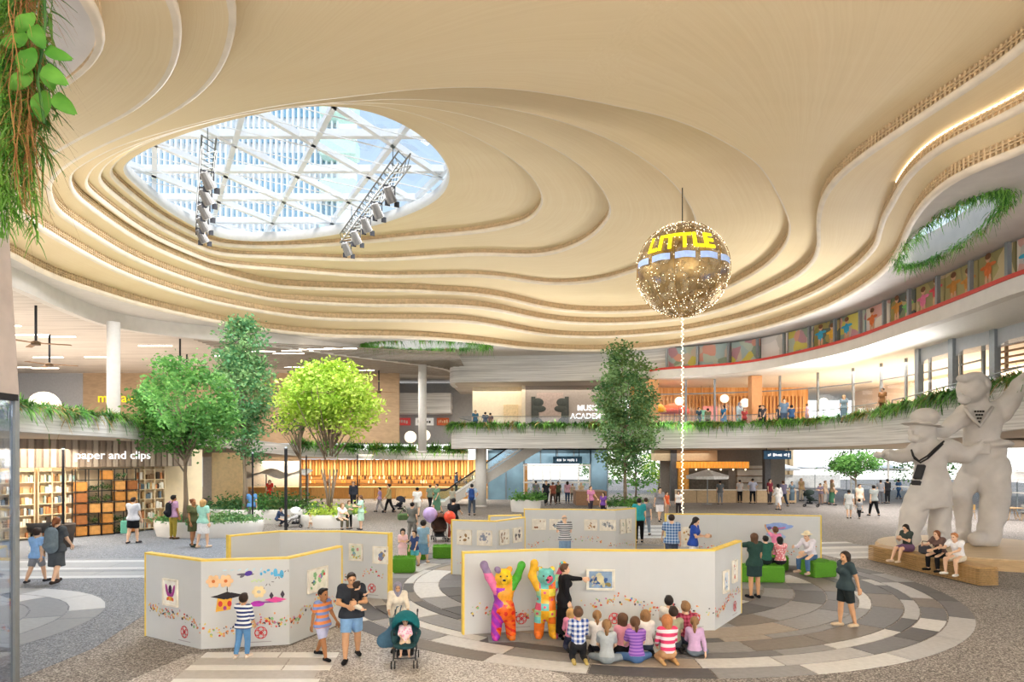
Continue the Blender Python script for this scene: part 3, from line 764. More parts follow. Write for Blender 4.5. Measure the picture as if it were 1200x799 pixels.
# railing on the bridge
hr = thing('bridge_railing', 'clear glass railing along the bridge behind the hanging plants', 'railing', (5, 48.5, 5.7))
Gk = [i for i in range(len(G2)) if G2[i, 1] > 36]
q = G2[Gk][:, :2]+NG[Gk]*.6; zz = G2[Gk][:, 2]+.6
MB().tube([(*p, z) for p, z in list(zip(q, zz))[::2]], .03, 6).build('handrail', STEEL, hr)
for k in range(0, len(q)-4, 4):
    raw('pane', [(*q[k], zz[k]-1), (*q[k+4], zz[k+4]-1), (*q[k+4], zz[k+4]-.06), (*q[k], zz[k]-.06)], [(0, 1, 2, 3)], glass('rail_glass'), hr)
# shop units behind the tall mullions: timber racks
struct(MB().box((33, 25, 8), (.3, 20, 4)).build('wall_gallery', mk('peach_gallery_wall', '#f3d6bf', .7)))  # peach wall colour with slight random variation
rk = thing('timber_rack', 'brown timber lattice rack hanging behind the tall grey mullions', 'rack', (25.5, 28, 7.7))
bm_ = mk('rack_brown', '#a98a6a', .6)
for k in range(7): MB().box((25.5-.1*k, 24+k*1.5, 8.9), (.12, .12, 1.6)).build('upright', bm_, rk)
for z in (8.2, 8.5, 8.8, 9.1, 9.4): MB().box((25.2, 28.4, z), (.14, 10, .09), math.radians(4)).build('batten', bm_, rk)
# ================================================================ level 3 mural frieze behind the red edge
R3n = R3[::-1]; NR = normals2(R3n, False)
ml = R3n+NR*.9
ks = np.r_[0, np.cumsum(np.linalg.norm(np.diff(ml, axis=0), axis=1))]
def make_print(name, cols, scale, seed, bgc=None):
    """flat printed picture: patches of colour"""
    m, n, l, b = node_mat(name); b.inputs['Roughness'].default_value = .6
    t = n.new('ShaderNodeTexCoord'); mp = n.new('ShaderNodeMapping'); mp.inputs['Location'].default_value = (seed*3.1, seed*1.7, seed*2.3)
    l.new(t.outputs['Object'], mp.inputs[0])
    nz = n.new('ShaderNodeTexNoise'); nz.inputs['Scale'].default_value = scale*.8; l.new(mp.outputs[0], nz.inputs['Vector'])
    ad = n.new('ShaderNodeMix'); ad.data_type = 'RGBA'; ad.blend_type = 'ADD'; ad.inputs[0].default_value = .5/scale
    l.new(mp.outputs[0], ad.inputs[6]); l.new(nz.outputs['Color'], ad.inputs[7])
    v = n.new('ShaderNodeTexVoronoi'); v.inputs['Scale'].default_value = scale; l.new(ad.outputs[2], v.inputs['Vector'])
    sp = n.new('ShaderNodeSeparateColor'); l.new(v.outputs['Color'], sp.inputs[0])
    r = n.new('ShaderNodeValToRGB'); r.color_ramp.interpolation = 'CONSTANT'; e = r.color_ramp.elements
    while len(e) < len(cols): e.new(.5)
    for k, c in enumerate(cols): e[k].position = k/len(cols); e[k].color = (*srgb(c), 1)
    l.new(sp.outputs[0], r.inputs[0]); l.new(r.outputs[0], b.inputs['Base Color'])
    return m
MUR = [make_print('mural_olive', ['#9a8f5e', '#8d8458', '#a89a63', '#7d7a4d', '#c7b58a'], .8, 1), make_print('mural_pale', ['#d9d2cc', '#e5dcd6', '#cbc3bb', '#d9a79a', '#e2d6c4'], 1.1, 2),
       make_print('mural_mixed', ['#c9b9a6', '#b7c0ae', '#d59a86', '#a5b7b4', '#cfc35d', '#b98b92', '#8d9c86'], 1.6, 3), make_print('mural_dark', ['#5d6458', '#6f7d5c', '#9c8f4e', '#444a45', '#b5a06a'], 1.4, 4),
       make_print('mural_brown', ['#a27a4f', '#8c6740', '#b58d61', '#c39b68'], 1.2, 5)]
mf = thing('mural_frieze', 'band of colourful printed mural panels above the red balcony edge', 'mural', (16, 40, 10.36))
fig_cols = ['#3fa5c8', '#d64a52', '#e9b23c', '#c98a3d', '#e07a9a', '#6bb05c', '#d9743a']
s_ = 1.0; kk_ = 0
choice = [2, 2, 2, 1, 2, 3, 2, 1, 3, 0, 0, 0, 1, 1, 0, 1, 4, 4, 1, 0, 4, 2]
while s_ < ks[-1]-14 and kk_ < 22:
    L = 2.3
    def at_(s): return np.array([np.interp(s, ks, ml[:, 0]), np.interp(s, ks, ml[:, 1])])
    a, b = at_(s_), at_(s_+L-.1); d = (b-a)/np.linalg.norm(b-a); nn = np.array([d[1], -d[0]])   # towards the atrium
    raw('mural_panel', [(*a, 10.4), (*b, 10.4), (*b, 11.9), (*a, 11.9), (*(a-nn*.06), 10.4), (*(b-nn*.06), 10.4), (*(b-nn*.06), 11.9), (*(a-nn*.06), 11.9)],
        [(0, 1, 2, 3), (5, 4, 7, 6), (0, 4, 5, 1), (3, 2, 6, 7), (1, 5, 6, 2), (4, 0, 3, 7)], MUR[choice[kk_]], mf)
    MB().box((*(at_(s_-.05)+nn*.3), 11.1), (.16, .16, 1.5), math.atan2(d[1], d[0])).build('post', STEEL, mf)
    # printed playing figures: flat shapes standing slightly proud of the panel
    if kk_ >= 5:
        for q in range(rnd.choice((1, 2))):
            c = a+d*(.6+q*1.0)+nn*.02; z = 10.75+rnd.random()*.25; m = MB(); col_ = rnd.choice(fig_cols)
            th = math.atan2(d[1], d[0])
            def disc(u, w, r1, r2, mi):
                P_ = [(c[0]+d[0]*(u+r1*math.cos(t))+nn[0]*(.005+mi*.004), c[1]+d[1]*(u+r1*math.cos(t))+nn[1]*(.005+mi*.004), z+w+r2*math.sin(t)) for t in np.linspace(0, 2*PI, 11)[:-1]]
                m.add(P_, [tuple(range(10))], mi)
            disc(0, .3, .24, .34, 0); disc(.03, .78, .17, .17, 1); disc(.03, .86, .2, .13, 2); disc(-.25, .45, .25, .08, 0); disc(.28, .5, .25, .08, 0); disc(-.1, -.12, .1, .25, 1); disc(.14, -.1, .1, .25, 1)
            m.build('printed_figure', [mk('print_'+col_[1:], col_, .6), mk('print_skin', '#d8a884', .6), mk('print_hair', '#7a5136', .6)], mf)
    s_ += L; kk_ += 1

# ================================================================ exhibition walls
PANELW = mk('exhibition_white', '#d0d3d5', .65, var=.02, scale=2)
CONF = [mk('confetti_'+c[1:], c, .6, var=.02) for c in ('#d9534a', '#e9a06a', '#4d4a57', '#e8cf6b', '#8bbf86', '#6f86c9', '#c77fb0', '#e27b52')]
LOGO = mk('red_logo_print', '#d8474f', .6)
def at_line(p, s):
    k = np.r_[0, np.cumsum(np.linalg.norm(np.diff(p, axis=0), axis=1))]
    i = min(max(int(np.searchsorted(k, s))-1, 0), len(p)-2); d = (p[i+1]-p[i])/(k[i+1]-k[i])
    return p[i]+d*(s-k[i]), d
def flat(m, o, d, nn, pts, z, mi, lift=.006):
    """a printed patch lying on a wall: pts in wall coordinates (u along, w up)"""
    m.add([(o[0]+d[0]*u+nn[0]*lift, o[1]+d[1]*u+nn[1]*lift, z+w) for u, w in pts], [tuple(range(len(pts)))], mi)
def rot_poly(n, r1, r2, a=0): return [(r1*math.cos(2*PI*k/n)*math.cos(a)-r2*math.sin(2*PI*k/n)*math.sin(a), r1*math.cos(2*PI*k/n)*math.sin(a)+r2*math.sin(2*PI*k/n)*math.cos(a)) for k in range(n)]
def logo(m, o, d, nn, z, r=.14, mi=0):
    """round emblem of interlaced red rings"""
    def ring(u0, w0, ra, rb):
        n = 14
        P_ = [(u0+r_*math.cos(2*PI*k/n), w0+r_*math.sin(2*PI*k/n)) for r_ in (ra, rb) for k in range(n)]
        m.add([(o[0]+d[0]*u+nn[0]*.008, o[1]+d[1]*u+nn[1]*.008, z+w) for u, w in P_], [(k, (k+1) % n, n+(k+1) % n, n+k) for k in range(n)], mi)
    ring(0, 0, r, r*.87)
    for k in range(4): ring(r*.45*math.cos(k*PI/2), r*.45*math.sin(k*PI/2), r*.5, r*.38)
    ring(0, 0, r*.28, r*.16)
WALLS = {}
def wall(key, label, pts, h=1.77, th=.14, confetti=None, logos=(), seed=1, caps='ends', front=1):
    """folded exhibition wall; pts run left to right, its front faces the camera"""
    p = np.array(pts, float); rr = random.Random(seed); n = len(p)
    c = p.mean(0); t = thing('exhibition_wall', label, 'wall', (c[0], c[1], 0))
    N = np.zeros((n, 2))
    for i in range(n):
        ds = []
        if i > 0: ds.append((p[i]-p[i-1])/np.linalg.norm(p[i]-p[i-1]))
        if i < n-1: ds.append((p[i+1]-p[i])/np.linalg.norm(p[i+1]-p[i]))
        q = sum(ds); q /= np.linalg.norm(q); N[i] = (q[1], -q[0])      # towards the viewer
        if len(ds) == 2: N[i] /= max(.5, math.sqrt((1+ds[0]@ds[1])/2))
    b = p-N*th
    for i in range(n-1):
        m = MB(); a0, a1, b0, b1 = p[i], p[i+1], b[i], b[i+1]
        m.add([(*a0, .01), (*a1, .01), (*b1, .01), (*b0, .01), (*a0, h-.035), (*a1, h-.035), (*b1, h-.035), (*b0, h-.035)],
              [(3, 2, 1, 0), (4, 5, 6, 7), (0, 1, 5, 4), (1, 2, 6, 5), (2, 3, 7, 6), (3, 0, 4, 7)]); m.build('panel', PANELW, t)
        m = MB(); a0, a1, b0, b1 = p[i]+N[i]*.006, p[i+1]+N[i+1]*.006, b[i]-N[i]*.006, b[i+1]-N[i+1]*.006
        m.add([(*a0, h-.035), (*a1, h-.035), (*b1, h-.035), (*b0, h-.035), (*a0, h), (*a1, h), (*b1, h), (*b0, h)],
              [(3, 2, 1, 0), (4, 5, 6, 7), (0, 1, 5, 4), (1, 2, 6, 5), (2, 3, 7, 6), (3, 0, 4, 7)]); m.build('top_edge', YELL, t)
    for e, sgn in ((0, -1), (n-1, 1)):
        d = (p[1]-p[0]) if e == 0 else (p[-1]-p[-2]); d = d/np.linalg.norm(d)*sgn
        m = MB(); q = [p[e]+N[e]*.008, b[e]-N[e]*.008, b[e]-N[e]*.008+d*.045, p[e]+N[e]*.008+d*.045]
        m.prism([tuple(x) for x in q], .005, h+.005); m.build('end_edge', YELL, t)
    L = np.linalg.norm(np.diff(p, axis=0), axis=1).sum()
    if confetti:
        m = MB()
        for k in range(int(L*confetti)):
            s = rr.uniform(.12, L-.12); o, d = at_line(p, s); nn = np.array([d[1], -d[0]])
            w0 = .52+.13*math.sin(s*1.5+seed)+.06*math.sin(s*4.1+seed*2)
            dens = .35+.65*abs(math.sin(s*1.25+seed))
            if rr.random() > dens: continue
            r = rr.uniform(.012, .036)
            flat(m, o, d, nn, rot_poly(rr.choice((4, 5, 6)), r, r*rr.uniform(.5, 1), rr.random()*3), w0+rr.gauss(0, .055), rr.choices(range(8), [5, 6, 3, 5, 3, 1, 1, 4])[0], .006+.0004*(k % 7))
        stuff(m.build('confetti_print', CONF, t))
    for s in logos:
        o, d = at_line(p, s); m = MB(); logo(m, o, d, np.array([d[1], -d[0]]), .28, .125); m.build('emblem', LOGO, t)
        m = MB(); flat(m, o, d, np.array([d[1], -d[0]]), [(-.2, -.2), (.2, -.2), (.2, -.185), (-.2, -.185)], .29, 0); m.build('caption_line', mk('caption_grey', '#a9a5ab', .6), t)
    WALLS[key] = (p, L, t)
    return t
W1 = [(-7.74, 13.86), (-6.12, 12.9), (-4.49, 13.22), (-3.88, 14.9)]
wall('left', 'folded white wall with doodles and a striped-shirt boy, yellow edged, front left', W1, confetti=75, logos=(1.35, 3.0), seed=1)
wall('leftback', 'white yellow-edged wall behind the front left wall, two drawings at its right end', [(-7.25, 16.9), (-6.35, 17.9), (-4.69, 17.9), (-3.3, 17.4)], confetti=30, logos=(4.0,), seed=2, th=.17)
wall('bears', 'long white wall behind the two painted bears, yellow edged, front centre', [(-1.01, 13.95), (.8, 14.4), (2.56, 14.25), (4.43, 14.3), (5.54, 15.85)], confetti=60, logos=(1.25, 3.3, 5.05, 6.9), seed=3)
wall('midleft', 'short white wall behind the left end of the bear wall, four small pictures', [(-1.92, 21.1), (-.5, 20.7), (.42, 22.0)], confetti=18, seed=4)
wall('centre', 'pale wall with four pictures facing the bald man, furthest back', [(.5, 25.5), (2.25, 25.4), (3.96, 25.1), (4.9, 26.0)], confetti=30, seed=5)
wall('rightback', 'wide white wall with a blue and pink painting, right of centre', [(5.5, 23.3), (7.28, 23.3), (9.0, 23.0), (10.63, 22.6)], confetti=22, seed=6)
# pale back pieces of the mid-left wall
wall('midleftback', 'small angled wall with yellow rim behind the four small pictures', [(-.75, 22.6), (.3, 22.9)], seed=8)

# ---- framed pictures
def picture(key, s, z, w, h, art, label, frame='#efe9dc', mat_='#f5f2ea', group=None, thick=.045):
    p, L, t = WALLS[key]; o, d = at_line(p, s); nn = np.array([d[1], -d[0]])
    loc = o+nn*.014; rz = math.atan2(d[1], d[0])
    r = thing('framed_picture', label, 'picture', (loc[0], loc[1], z), rz, group); fm = mk('frame_'+frame[1:], frame, .5)
    m = MB(); e = .035
    for (cx, cz, sx_, sz) in ((0, h/2-e/2, w, e), (0, -h/2+e/2, w, e), (-w/2+e/2, 0, e, h-2*e), (w/2-e/2, 0, e, h-2*e)): m.box((cx, -thick/2, cz), (sx_, thick, sz))
    m.build('frame', fm, r, loc=0)
    mo = MB().box((0, -.012, 0), (w-2*e, .02, h-2*e)).build('mount', mk('mount_'+mat_[1:], mat_, .7), r, loc=0)
    m = MB(); k = .8; nmi = art(m, w*k, h*k); 
    m.build('drawing', nmi, mo, loc=0)
    return r
def art_blobs(cols, n, seed, bg_='#e9e2d2', full=False):
    def f(m, w, h):
        rr = random.Random(seed); mats = [mk('art_bg_'+bg_[1:], bg_, .7)]+[mk('art_'+c[1:], c, .7) for c in cols]
        m.add([(-w/2, -.0235, -h/2), (w/2, -.0235, -h/2), (w/2, -.0235, h/2), (-w/2, -.0235, h/2)], [(0, 1, 2, 3)], 0)
        for k in range(n):
            r = rr.uniform(.06, .2 if not full else .3)*min(w, h); u, z = rr.uniform(-w/2+r, w/2-r), rr.uniform(-h/2+r, h/2-r)
            m.add([(u+a, -.024-.0005*k, z+b) for a, b in rot_poly(rr.choice((5, 6, 8)), r, r*rr.uniform(.5, 1), rr.random()*3)], [tuple(range(len(m.v), len(m.v)))] if False else [tuple(range(0, 0))] if False else [], 0) if False else None
            pl = rot_poly(rr.choice((5, 6, 8)), r, r*rr.uniform(.5, 1), rr.random()*3)
            m.add([(u+a, -.024-.0004*k, z+b) for a, b in pl], [tuple(range(len(pl)))], 1+rr.randrange(len(cols)))
        return mats
    return f
def art_flower(m, w, h):
    mats = [mk('art_bg_fbf7ee', '#fbf7ee', .7), mk('art_plum', '#3a1f3c', .7), mk('art_magenta', '#b04a9a', .7), mk('art_yolk', '#eab54a', .7), mk('art_orange', '#e0703a', .7)]
    m.add([(-w/2, -.0235, -h/2), (w/2, -.0235, -h/2), (w/2, -.0235, h/2), (-w/2, -.0235, h/2)], [(0, 1, 2, 3)], 0)
    for (u, z, a, b, t, mi) in ((-.28, .1, .1, .3, .3, 2), (.28, .1, .1, .3, -.3, 2), (-.12, -.1, .1, .28, .9, 2), (.12, -.1, .1, .28, -.9, 2), (0, -.28, .3, .1, 0, 3), (-.2, -.3, .12, .07, .6, 4), (.2, -.3, .12, .07, -.6, 4), (0, .12, .15, .24, 0, 1)):
        pl = rot_poly(10, a*w, b*h, t); m.add([(u*w+x, -.0245-.0006*mi, z*h+y) for x, y in pl], [tuple(range(10))], mi)
    return mats
picture('left', .92, 1.03, .5, .55, art_flower, 'framed drawing of a plum and yellow flower, left end of the doodle wall')
picture('left', 4.42, 1.17, .68, .5, art_blobs(['#d9534a', '#3f7fb5', '#8bbf86', '#e08bb0', '#555'.replace('#555', '#555555')], 16, 4, '#f1efdf'), 'framed bright drawing beside the boy in the orange and blue shirt')
picture('leftback', 3.52, 1.22, .42, .46, art_blobs(['#8bb58a', '#c9b45a', '#7aa7b5', '#c98f8f'], 12, 5, '#dfe3cf'), 'pale green drawing in a cream frame, left of the pair behind the man and baby')
picture('leftback', 4.28, 1.18, .46, .46, art_blobs(['#c9706a', '#6f86b5', '#b59a6a', '#8a8a9a'], 14, 6, '#f0eee6'), 'busy drawing of small figures in a cream frame, nearest the thick yellow end')
picture('bears', 3.0, 1.12, .62, .45, art_blobs(['#5d7fa8', '#3f5f94', '#8d8250', '#c9c3a0', '#a09ab5', '#d9cfa5'], 26, 7, '#8aa5c4', True), 'framed blue and ochre painting the woman in black points at', '#f3efe2', '#f7f4ea')
picture('bears', 6.15, .98, .36, .5, art_blobs(['#9fb8d2', '#d2a58f', '#8a9aa5'], 8, 8, '#dfe7ee'), 'small framed blue drawing round the corner of the bear wall')
picture('bears', 6.8, 1.12, .34, .52, art_blobs(['#d9772f', '#c9532f', '#8a5a3a'], 6, 9, '#f0ece2'), 'small framed orange drawing nearest the right yellow end of the bear wall')
for k, (s, lb) in enumerate(((.42, 'small brown round sketch on the short left-centre wall'), (1.1, 'small grey line drawing on the short left-centre wall'), (1.85, 'small brown figure drawing just past the fold of the short left-centre wall'), (2.6, 'small dark drawing at the right end of the short left-centre wall'))):
    picture('midleft', s, 1.22, .5, .48, art_blobs((['#9a7a4f', '#6f5a3f'], ['#7f8aa0', '#a5a5b0'], ['#8a7464', '#b09a86'], ['#5f5a5c', '#9a8a86'])[k], (5, 14, 9, 10)[k], 20+k, '#ece8df'), lb)
for k, (s, lb) in enumerate(((.55, 'small round brown drawing at the left end of the back wall'), (1.25, 'dark landscape picture left of the bald man'), (2.55, 'small brown picture right of the bald man'), (3.2, 'white landscape drawing with grey figures on the back wall'), (3.9, 'small print round the corner at the right end of the back wall'), (4.3, 'second small print beside the yellow right end of the back wall'))):
    picture('centre', s, 1.17 if k < 4 else 1.1, (.55, .6, .5, .62, .3, .3)[k], .42 if k < 4 else .55, art_blobs((['#8a5a3a', '#a5764f'], ['#4a4f5c', '#6f7a8a', '#8f9aa8'], ['#8a6a4a', '#b5926a'], ['#9aa0a8', '#c0c4ca', '#7f868f'], ['#a5b5a0', '#c0b59a'], ['#b5a5a0', '#9aa5b0'])[k], (4, 12, 7, 12, 5, 5)[k], 30+k, '#ece8df'), lb)
picture('rightback', .75, .95, .5, .7, art_blobs(['#c9a56a', '#d98f5a', '#a57a4f'], 8, 40, '#eee6d6'), 'tan framed drawing beside the woman in the blue jacket')

# ---- printed doodles on the front left wall and painting on the right wall
p, L, t1 = WALLS['left']
o, d = at_line(p, 2.75); nn = np.array([d[1], -d[0]]); 
def doodle(name, shapes, cols, z, o, d, parent):
    m = MB()
    for i, (u, w, a, b, r, mi) in enumerate([(q[0]*.85, q[1]*.85)+((q[2]*.85, q[3]*.85) if True else ())+tuple(q[4:]) for q in shapes]): flat(m, o+d*u, d, np.array([d[1], -d[0]]), rot_poly(4 if a < 0 else 9, abs(a), b, r), z+w, mi, .007+.0005*i)
    return m.build(name, [mk('doodle_'+c[1:], c, .6) for c in cols], parent)
q = PI/4
doodle('house_doodle', [(-.52, -.05, -.26, .2, q, 1), (-.52, .12, -.3, .07, 0, 0), (-.36, .14, -.3, .07, 0, 0), (-.45, .14, -.26, .09, 0, 0), (-.45, .28, -.012, .12, 0, 0), (-.6, -.05, .05, .07, 0, 2), (-.4, -.05, .05, .07, 0, 2), (-.5, -.15, .04, .05, 0, 3)], ['#2f2b2f', '#f0b545', '#d9453f', '#b04a9a'], .93, o, d, t1)
doodle('flower_doodle', [(-.75+.1*math.cos(k), .48+.09*math.sin(k), .07, .06, k, 0) for k in np.arange(0, 6.2, 1.05)]+[(-.48+.1*math.cos(k), .48+.09*math.sin(k), .07, .06, k, 0) for k in np.arange(0, 6.2, 1.05)]+[(-.75, .48, .04, .04, 0, 1), (-.48, .48, .04, .04, 0, 1)]+[(.25+.1*math.cos(k), .2+.09*math.sin(k), .06, .06, k, 2) for k in np.arange(0, 6.2, 1.05)], ['#f0c79a', '#d9783f', '#f3dfae'], .93, o, d, t1)
doodle('bird_doodle', [(-.05, .62, .2, .03, 0, 0), (.02, .64, .09, .06, .3, 1), (-.12, .58, .06, .03, .5, 0)], ['#6b6673', '#5a3fa0'], .93, o, d, t1)
doodle('fish_doodle', [(.3+.08*k, .62+.04*(k % 3), .03, .04, k, 0) for k in range(5)]+[(.62, .64, .05, .1, 0, 0), (.76, .6, .05, .1, 0, 0), (.68, .58, .09, .03, 0, 0)]+[(-.5+.16*k, .73, .05, .012, .2*k, 1) for k in range(6)], ['#5fb5e0', '#bfe3ee'], .93, o, d, t1)
doodle('boat_doodle', [(.22, -.08, .16, .07, 0, 0), (.5, -.05, .3, .02, 0, 1), (.62, .0, -.26, .07, 0, 2), (.53, .1, -.05, .09, 0, 3), (.78, .12, -.05, .1, 0, 3)], ['#c23fc0', '#8a4fa0', '#e0559f', '#4a4350'], .93, o, d, t1)
doodle('scribble_doodle', [(.35+.07*k, .28+.05*k+.03*math.sin(k*2), .035, .008, k, 0) for k in range(9)]+[(.1+.05*k, .45+.03*(k % 2), .03, .02, k, 1) for k in range(6)], ['#55505a', '#cfe6b0'], .93, o, d, t1)
p, L, t6 = WALLS['rightback']; o, d = at_line(p, 3.55)
doodle('painted_cloud', [(-.35, .27, .2, .2, 0, 1), (-.05, .25, .35, .1, .1, 0), (.35, .3, .4, .12, 0, 0), (.6, .22, .35, .09, .2, 0), (.25, .18, .2, .05, 0, 2), (0, .18, .1, .07, .3, 3), (.2, -.08, .35, .1, 0, 4), (.4, -.18, .25, .09, .1, 4), (.3, -.18, .13, .04, 0, 2), (.5, .2, .15, .03, .2, 2)], ['#8aa5dc', '#9a5fb0', '#d977a5', '#5d5f9a', '#a9c4e8'], 1.14, o, d, t6)

# ================================================================ hanging light globe
GC = Vector((6.5, 25.0, 10.9)); GR = 1.76
gl_ = thing('light_globe', 'glittering golden wire globe with yellow and blue lettering hanging from the ceiling', 'globe', GC)
gm = bpy.data.materials.new('golden_film'); gm.use_nodes = True; MATS['golden_film'] = gm
n = gm.node_tree.nodes; l = gm.node_tree.links; n.clear()
o_ = n.new('ShaderNodeOutputMaterial'); mx = n.new('ShaderNodeMixShader'); tr = n.new('ShaderNodeBsdfTransparent'); pb = n.new('ShaderNodeBsdfPrincipled')
pb.inputs['Base Color'].default_value = (.42, .27, .10, 1); pb.inputs['Metallic'].default_value = .85; pb.inputs['Roughness'].default_value = .28
tc_ = n.new('ShaderNodeTexCoord'); nz = n.new('ShaderNodeTexNoise'); nz.inputs['Scale'].default_value = 3.2; nz.inputs['Detail'].default_value = 6
l.new(tc_.outputs['Object'], nz.inputs['Vector']); r_ = ramp(n, [(.35, '#a5a5a5'), (.65, '#e8e8e8')]); l.new(nz.outputs['Fac'], r_.inputs[0])
bp = n.new('ShaderNodeBump'); bp.inputs['Strength'].default_value = .6; bp.inputs['Distance'].default_value = .1; l.new(nz.outputs['Fac'], bp.inputs['Height']); l.new(bp.outputs[0], pb.inputs['Normal'])
l.new(r_.outputs[0], mx.inputs[0]); l.new(tr.outputs[0], mx.inputs[1]); l.new(pb.outputs[0], mx.inputs[2]); l.new(mx.outputs[0], o_.inputs[0])
m = MB(); m.ball((0, 0, 0), GR*.97, 40); m.build('film', gm, gl_, True, loc=0)
wire = mk('brass_wire', '#b08a4a', .35, .8)
for k in range(12):
    a = k*PI/6+.1; MB().tube([(GR*math.sin(t)*math.cos(a), GR*math.sin(t)*math.sin(a), -GR*math.cos(t)) for t in np.linspace(.03, PI-.03, 25)], .014, 4).build('meridian', wire, gl_, loc=0)
rr = random.Random(5); m = MB()
for k in range(1500):
    z = rr.uniform(-1, 1); a = rr.uniform(0, 2*PI); 
    if -.18 < z < .42 and rr.random() < .75: continue
    if abs(z) < .75 and rr.random() < .35: a = round(a/(PI/6))*PI/6+.1
    q_ = math.sqrt(1-z*z); s = rr.uniform(.009, .02); c = (GR*q_*math.cos(a), GR*q_*math.sin(a), GR*z)
    m.add([(c[0]+s, c[1], c[2]), (c[0]-s, c[1], c[2]), (c[0], c[1]+s, c[2]), (c[0], c[1]-s, c[2]), (c[0], c[1], c[2]+s), (c[0], c[1], c[2]-s)], [(0, 2, 4), (2, 1, 4), (1, 3, 4), (3, 0, 4), (2, 0, 5), (1, 2, 5), (3, 1, 5), (0, 3, 5)])
stuff(m.build('fairy_light', mk('fairy_light', '#fff0cf', .5, emit=3.5, var=.01), gl_, loc=0))
def wrap(v, lat0, lon0, r):
    """bend flat lettering round the globe"""
    out = []
    for x, y, z in v:
        lo = lon0+x/(r*math.cos(lat0)); la = lat0+y/r; q = r+z
        out.append((q*math.cos(la)*math.sin(lo), -q*math.cos(la)*math.cos(lo), q*math.sin(la)))
    return out
def band_text(txt, size, lat0, mat, name):
    v, f = text_mesh(txt, size, .04, True)
    raw(name, wrap(v, lat0, -.3, GR*1.01), f, mat, gl_, loc=0)
band_text('LITTLE', .86, .36, mk('yellow_letters', '#f6ee20', .5, emit=.9, var=.01), 'lettering')
for k in range(12):
    a0 = -2.9+k*.5; m = MB(); P_ = []
    if k % 3 == 2 and k != 5: continue
    for i in range(6):
        for la in (.0, .13): P_.append((a0+.4*i/5, la-.02*abs(i-2.5)/2.5))
    m.add([(GR*1.012*math.cos(la)*math.sin(lo), -GR*1.012*math.cos(la)*math.cos(lo), GR*1.012*math.sin(la)) for lo, la in P_], [(2*i, 2*i+2, 2*i+3, 2*i+1) for i in range(5)])
    m.build('blue_panel', mk('pale_blue_panel', '#a9c1ee', .4, emit=.35), gl_, loc=0)
m = MB(); m.tube([(0, 0, GR), (0, 0, 3.15)], .02, 6); m.build('cable', DARK, gl_, loc=0)
dl_ = thing('light_string', 'string of tiny white lights dropping from the globe to the walls', 'string light', (GC.x, GC.y, 0))
MB().tube([(0, 0, 0), (0, 0, GC.z-GR)], .012, 5).build('cord', mk('clear_cord', '#e8e0d2', .5), dl_, loc=0)
m = MB()
for k in range(130):
    z = k*(GC.z-GR)/130+.02; a = k*2.4; m.ball((.035*math.cos(a), .035*math.sin(a), z), .022, 5)
stuff(m.build('bulb', mk('fairy_light', '#fff0cf'), dl_, loc=0))

# ================================================================ lighting trusses under the skylight
def truss(a, b, label):
    a, b = Vector(a), Vector(b); t = thing('lighting_truss', label, 'truss', tuple((a+b)/2)); al = mk('aluminium', '#85857f', .35, .7)
    d = (b-a); L = d.length; d.normalize(); u = Vector((-d.y, d.x, 0)); w = .24
    for du, dz in ((-w, -w), (w, -w), (-w, w), (w, w)): MB().tube([a+u*du+Vector((0, 0, dz)), b+u*du+Vector((0, 0, dz))], .035, 6).build('chord', al, t)
    m = MB(); k = int(L/.5)
    for i in range(k):
        p0, p1 = a+d*(L*i/k), a+d*(L*(i+1)/k)
        for (u0, z0), (u1, z1) in (((-w, -w), (w, -w)), ((w, w), (-w, w)), ((-w, w), (-w, -w)), ((w, -w), (w, w))): m.bar(p0+u*u0+Vector((0, 0, z0)), p1+u*u1+Vector((0, 0, z1)), .025)
    stuff(m.build('lacing', al, t))
    for s in (.15, .85): MB().tube([a+d*L*s+Vector((0, 0, w)), a+d*L*s+Vector((0, 0, 1.2))], .02, 5).build('hanger', al, t)
    return a, d, L, u
SPOTL = ['nearest the camera', 'second from the near end', 'third from the near end', 'fourth from the near end', 'at the far end']
def spot(p, d, u, lab):
    t = thing('stage_light', lab, 'spotlight', tuple(p)); g = mk('lamp_grey', '#6d6a66', .4, .5)
    q = Vector((.25, .55, -.8)).normalized(); c = p+Vector((0, 0, -.35)); MB().cone(c-q*.3, c+q*.32, .17, .23, 12).build('lamp_housing', g, t)
    MB().cone(c+q*.32, c+q*.34, .2, .2, 12).build('lens', mk('lamp_lens', '#d8d4c8', .2), t)
    m = MB(); 
    for sgn in (-1, 1): m.bar(p+u*.24*sgn, c+u*.24*sgn, .05, .03)
    m.bar(p-u*.26, p+u*.26, .05); m.build('yoke', DARK, t)
    for sgn in (-1, 1): 
        e = c+q*.33+u*.2*sgn; MB().box(tuple(e+Vector((0, 0, -.05))), (.03, .22, .24), math.atan2(d.y, d.x)).build('barn_door', DARK, t)
for (pa, pb), nm, lens_ in ((((245, 168), (236, 264)), 'left', 'left'), (((474, 186), (404, 280)), 'right', 'right')):
    A_, B_ = PZ(*pa, 15.3), PZ(*pb, 15.3)
    a, d, L, u = truss((*A_, 15.3), (*B_, 15.3), f'{lens_} aluminium lighting truss hanging across the skylight')
    for k in range(5): spot(a+d*(L*(.2+.19*k))+Vector((0, 0, -.28)), d, u, f'grey stage light on the {lens_} skylight truss, {SPOTL[k]}')

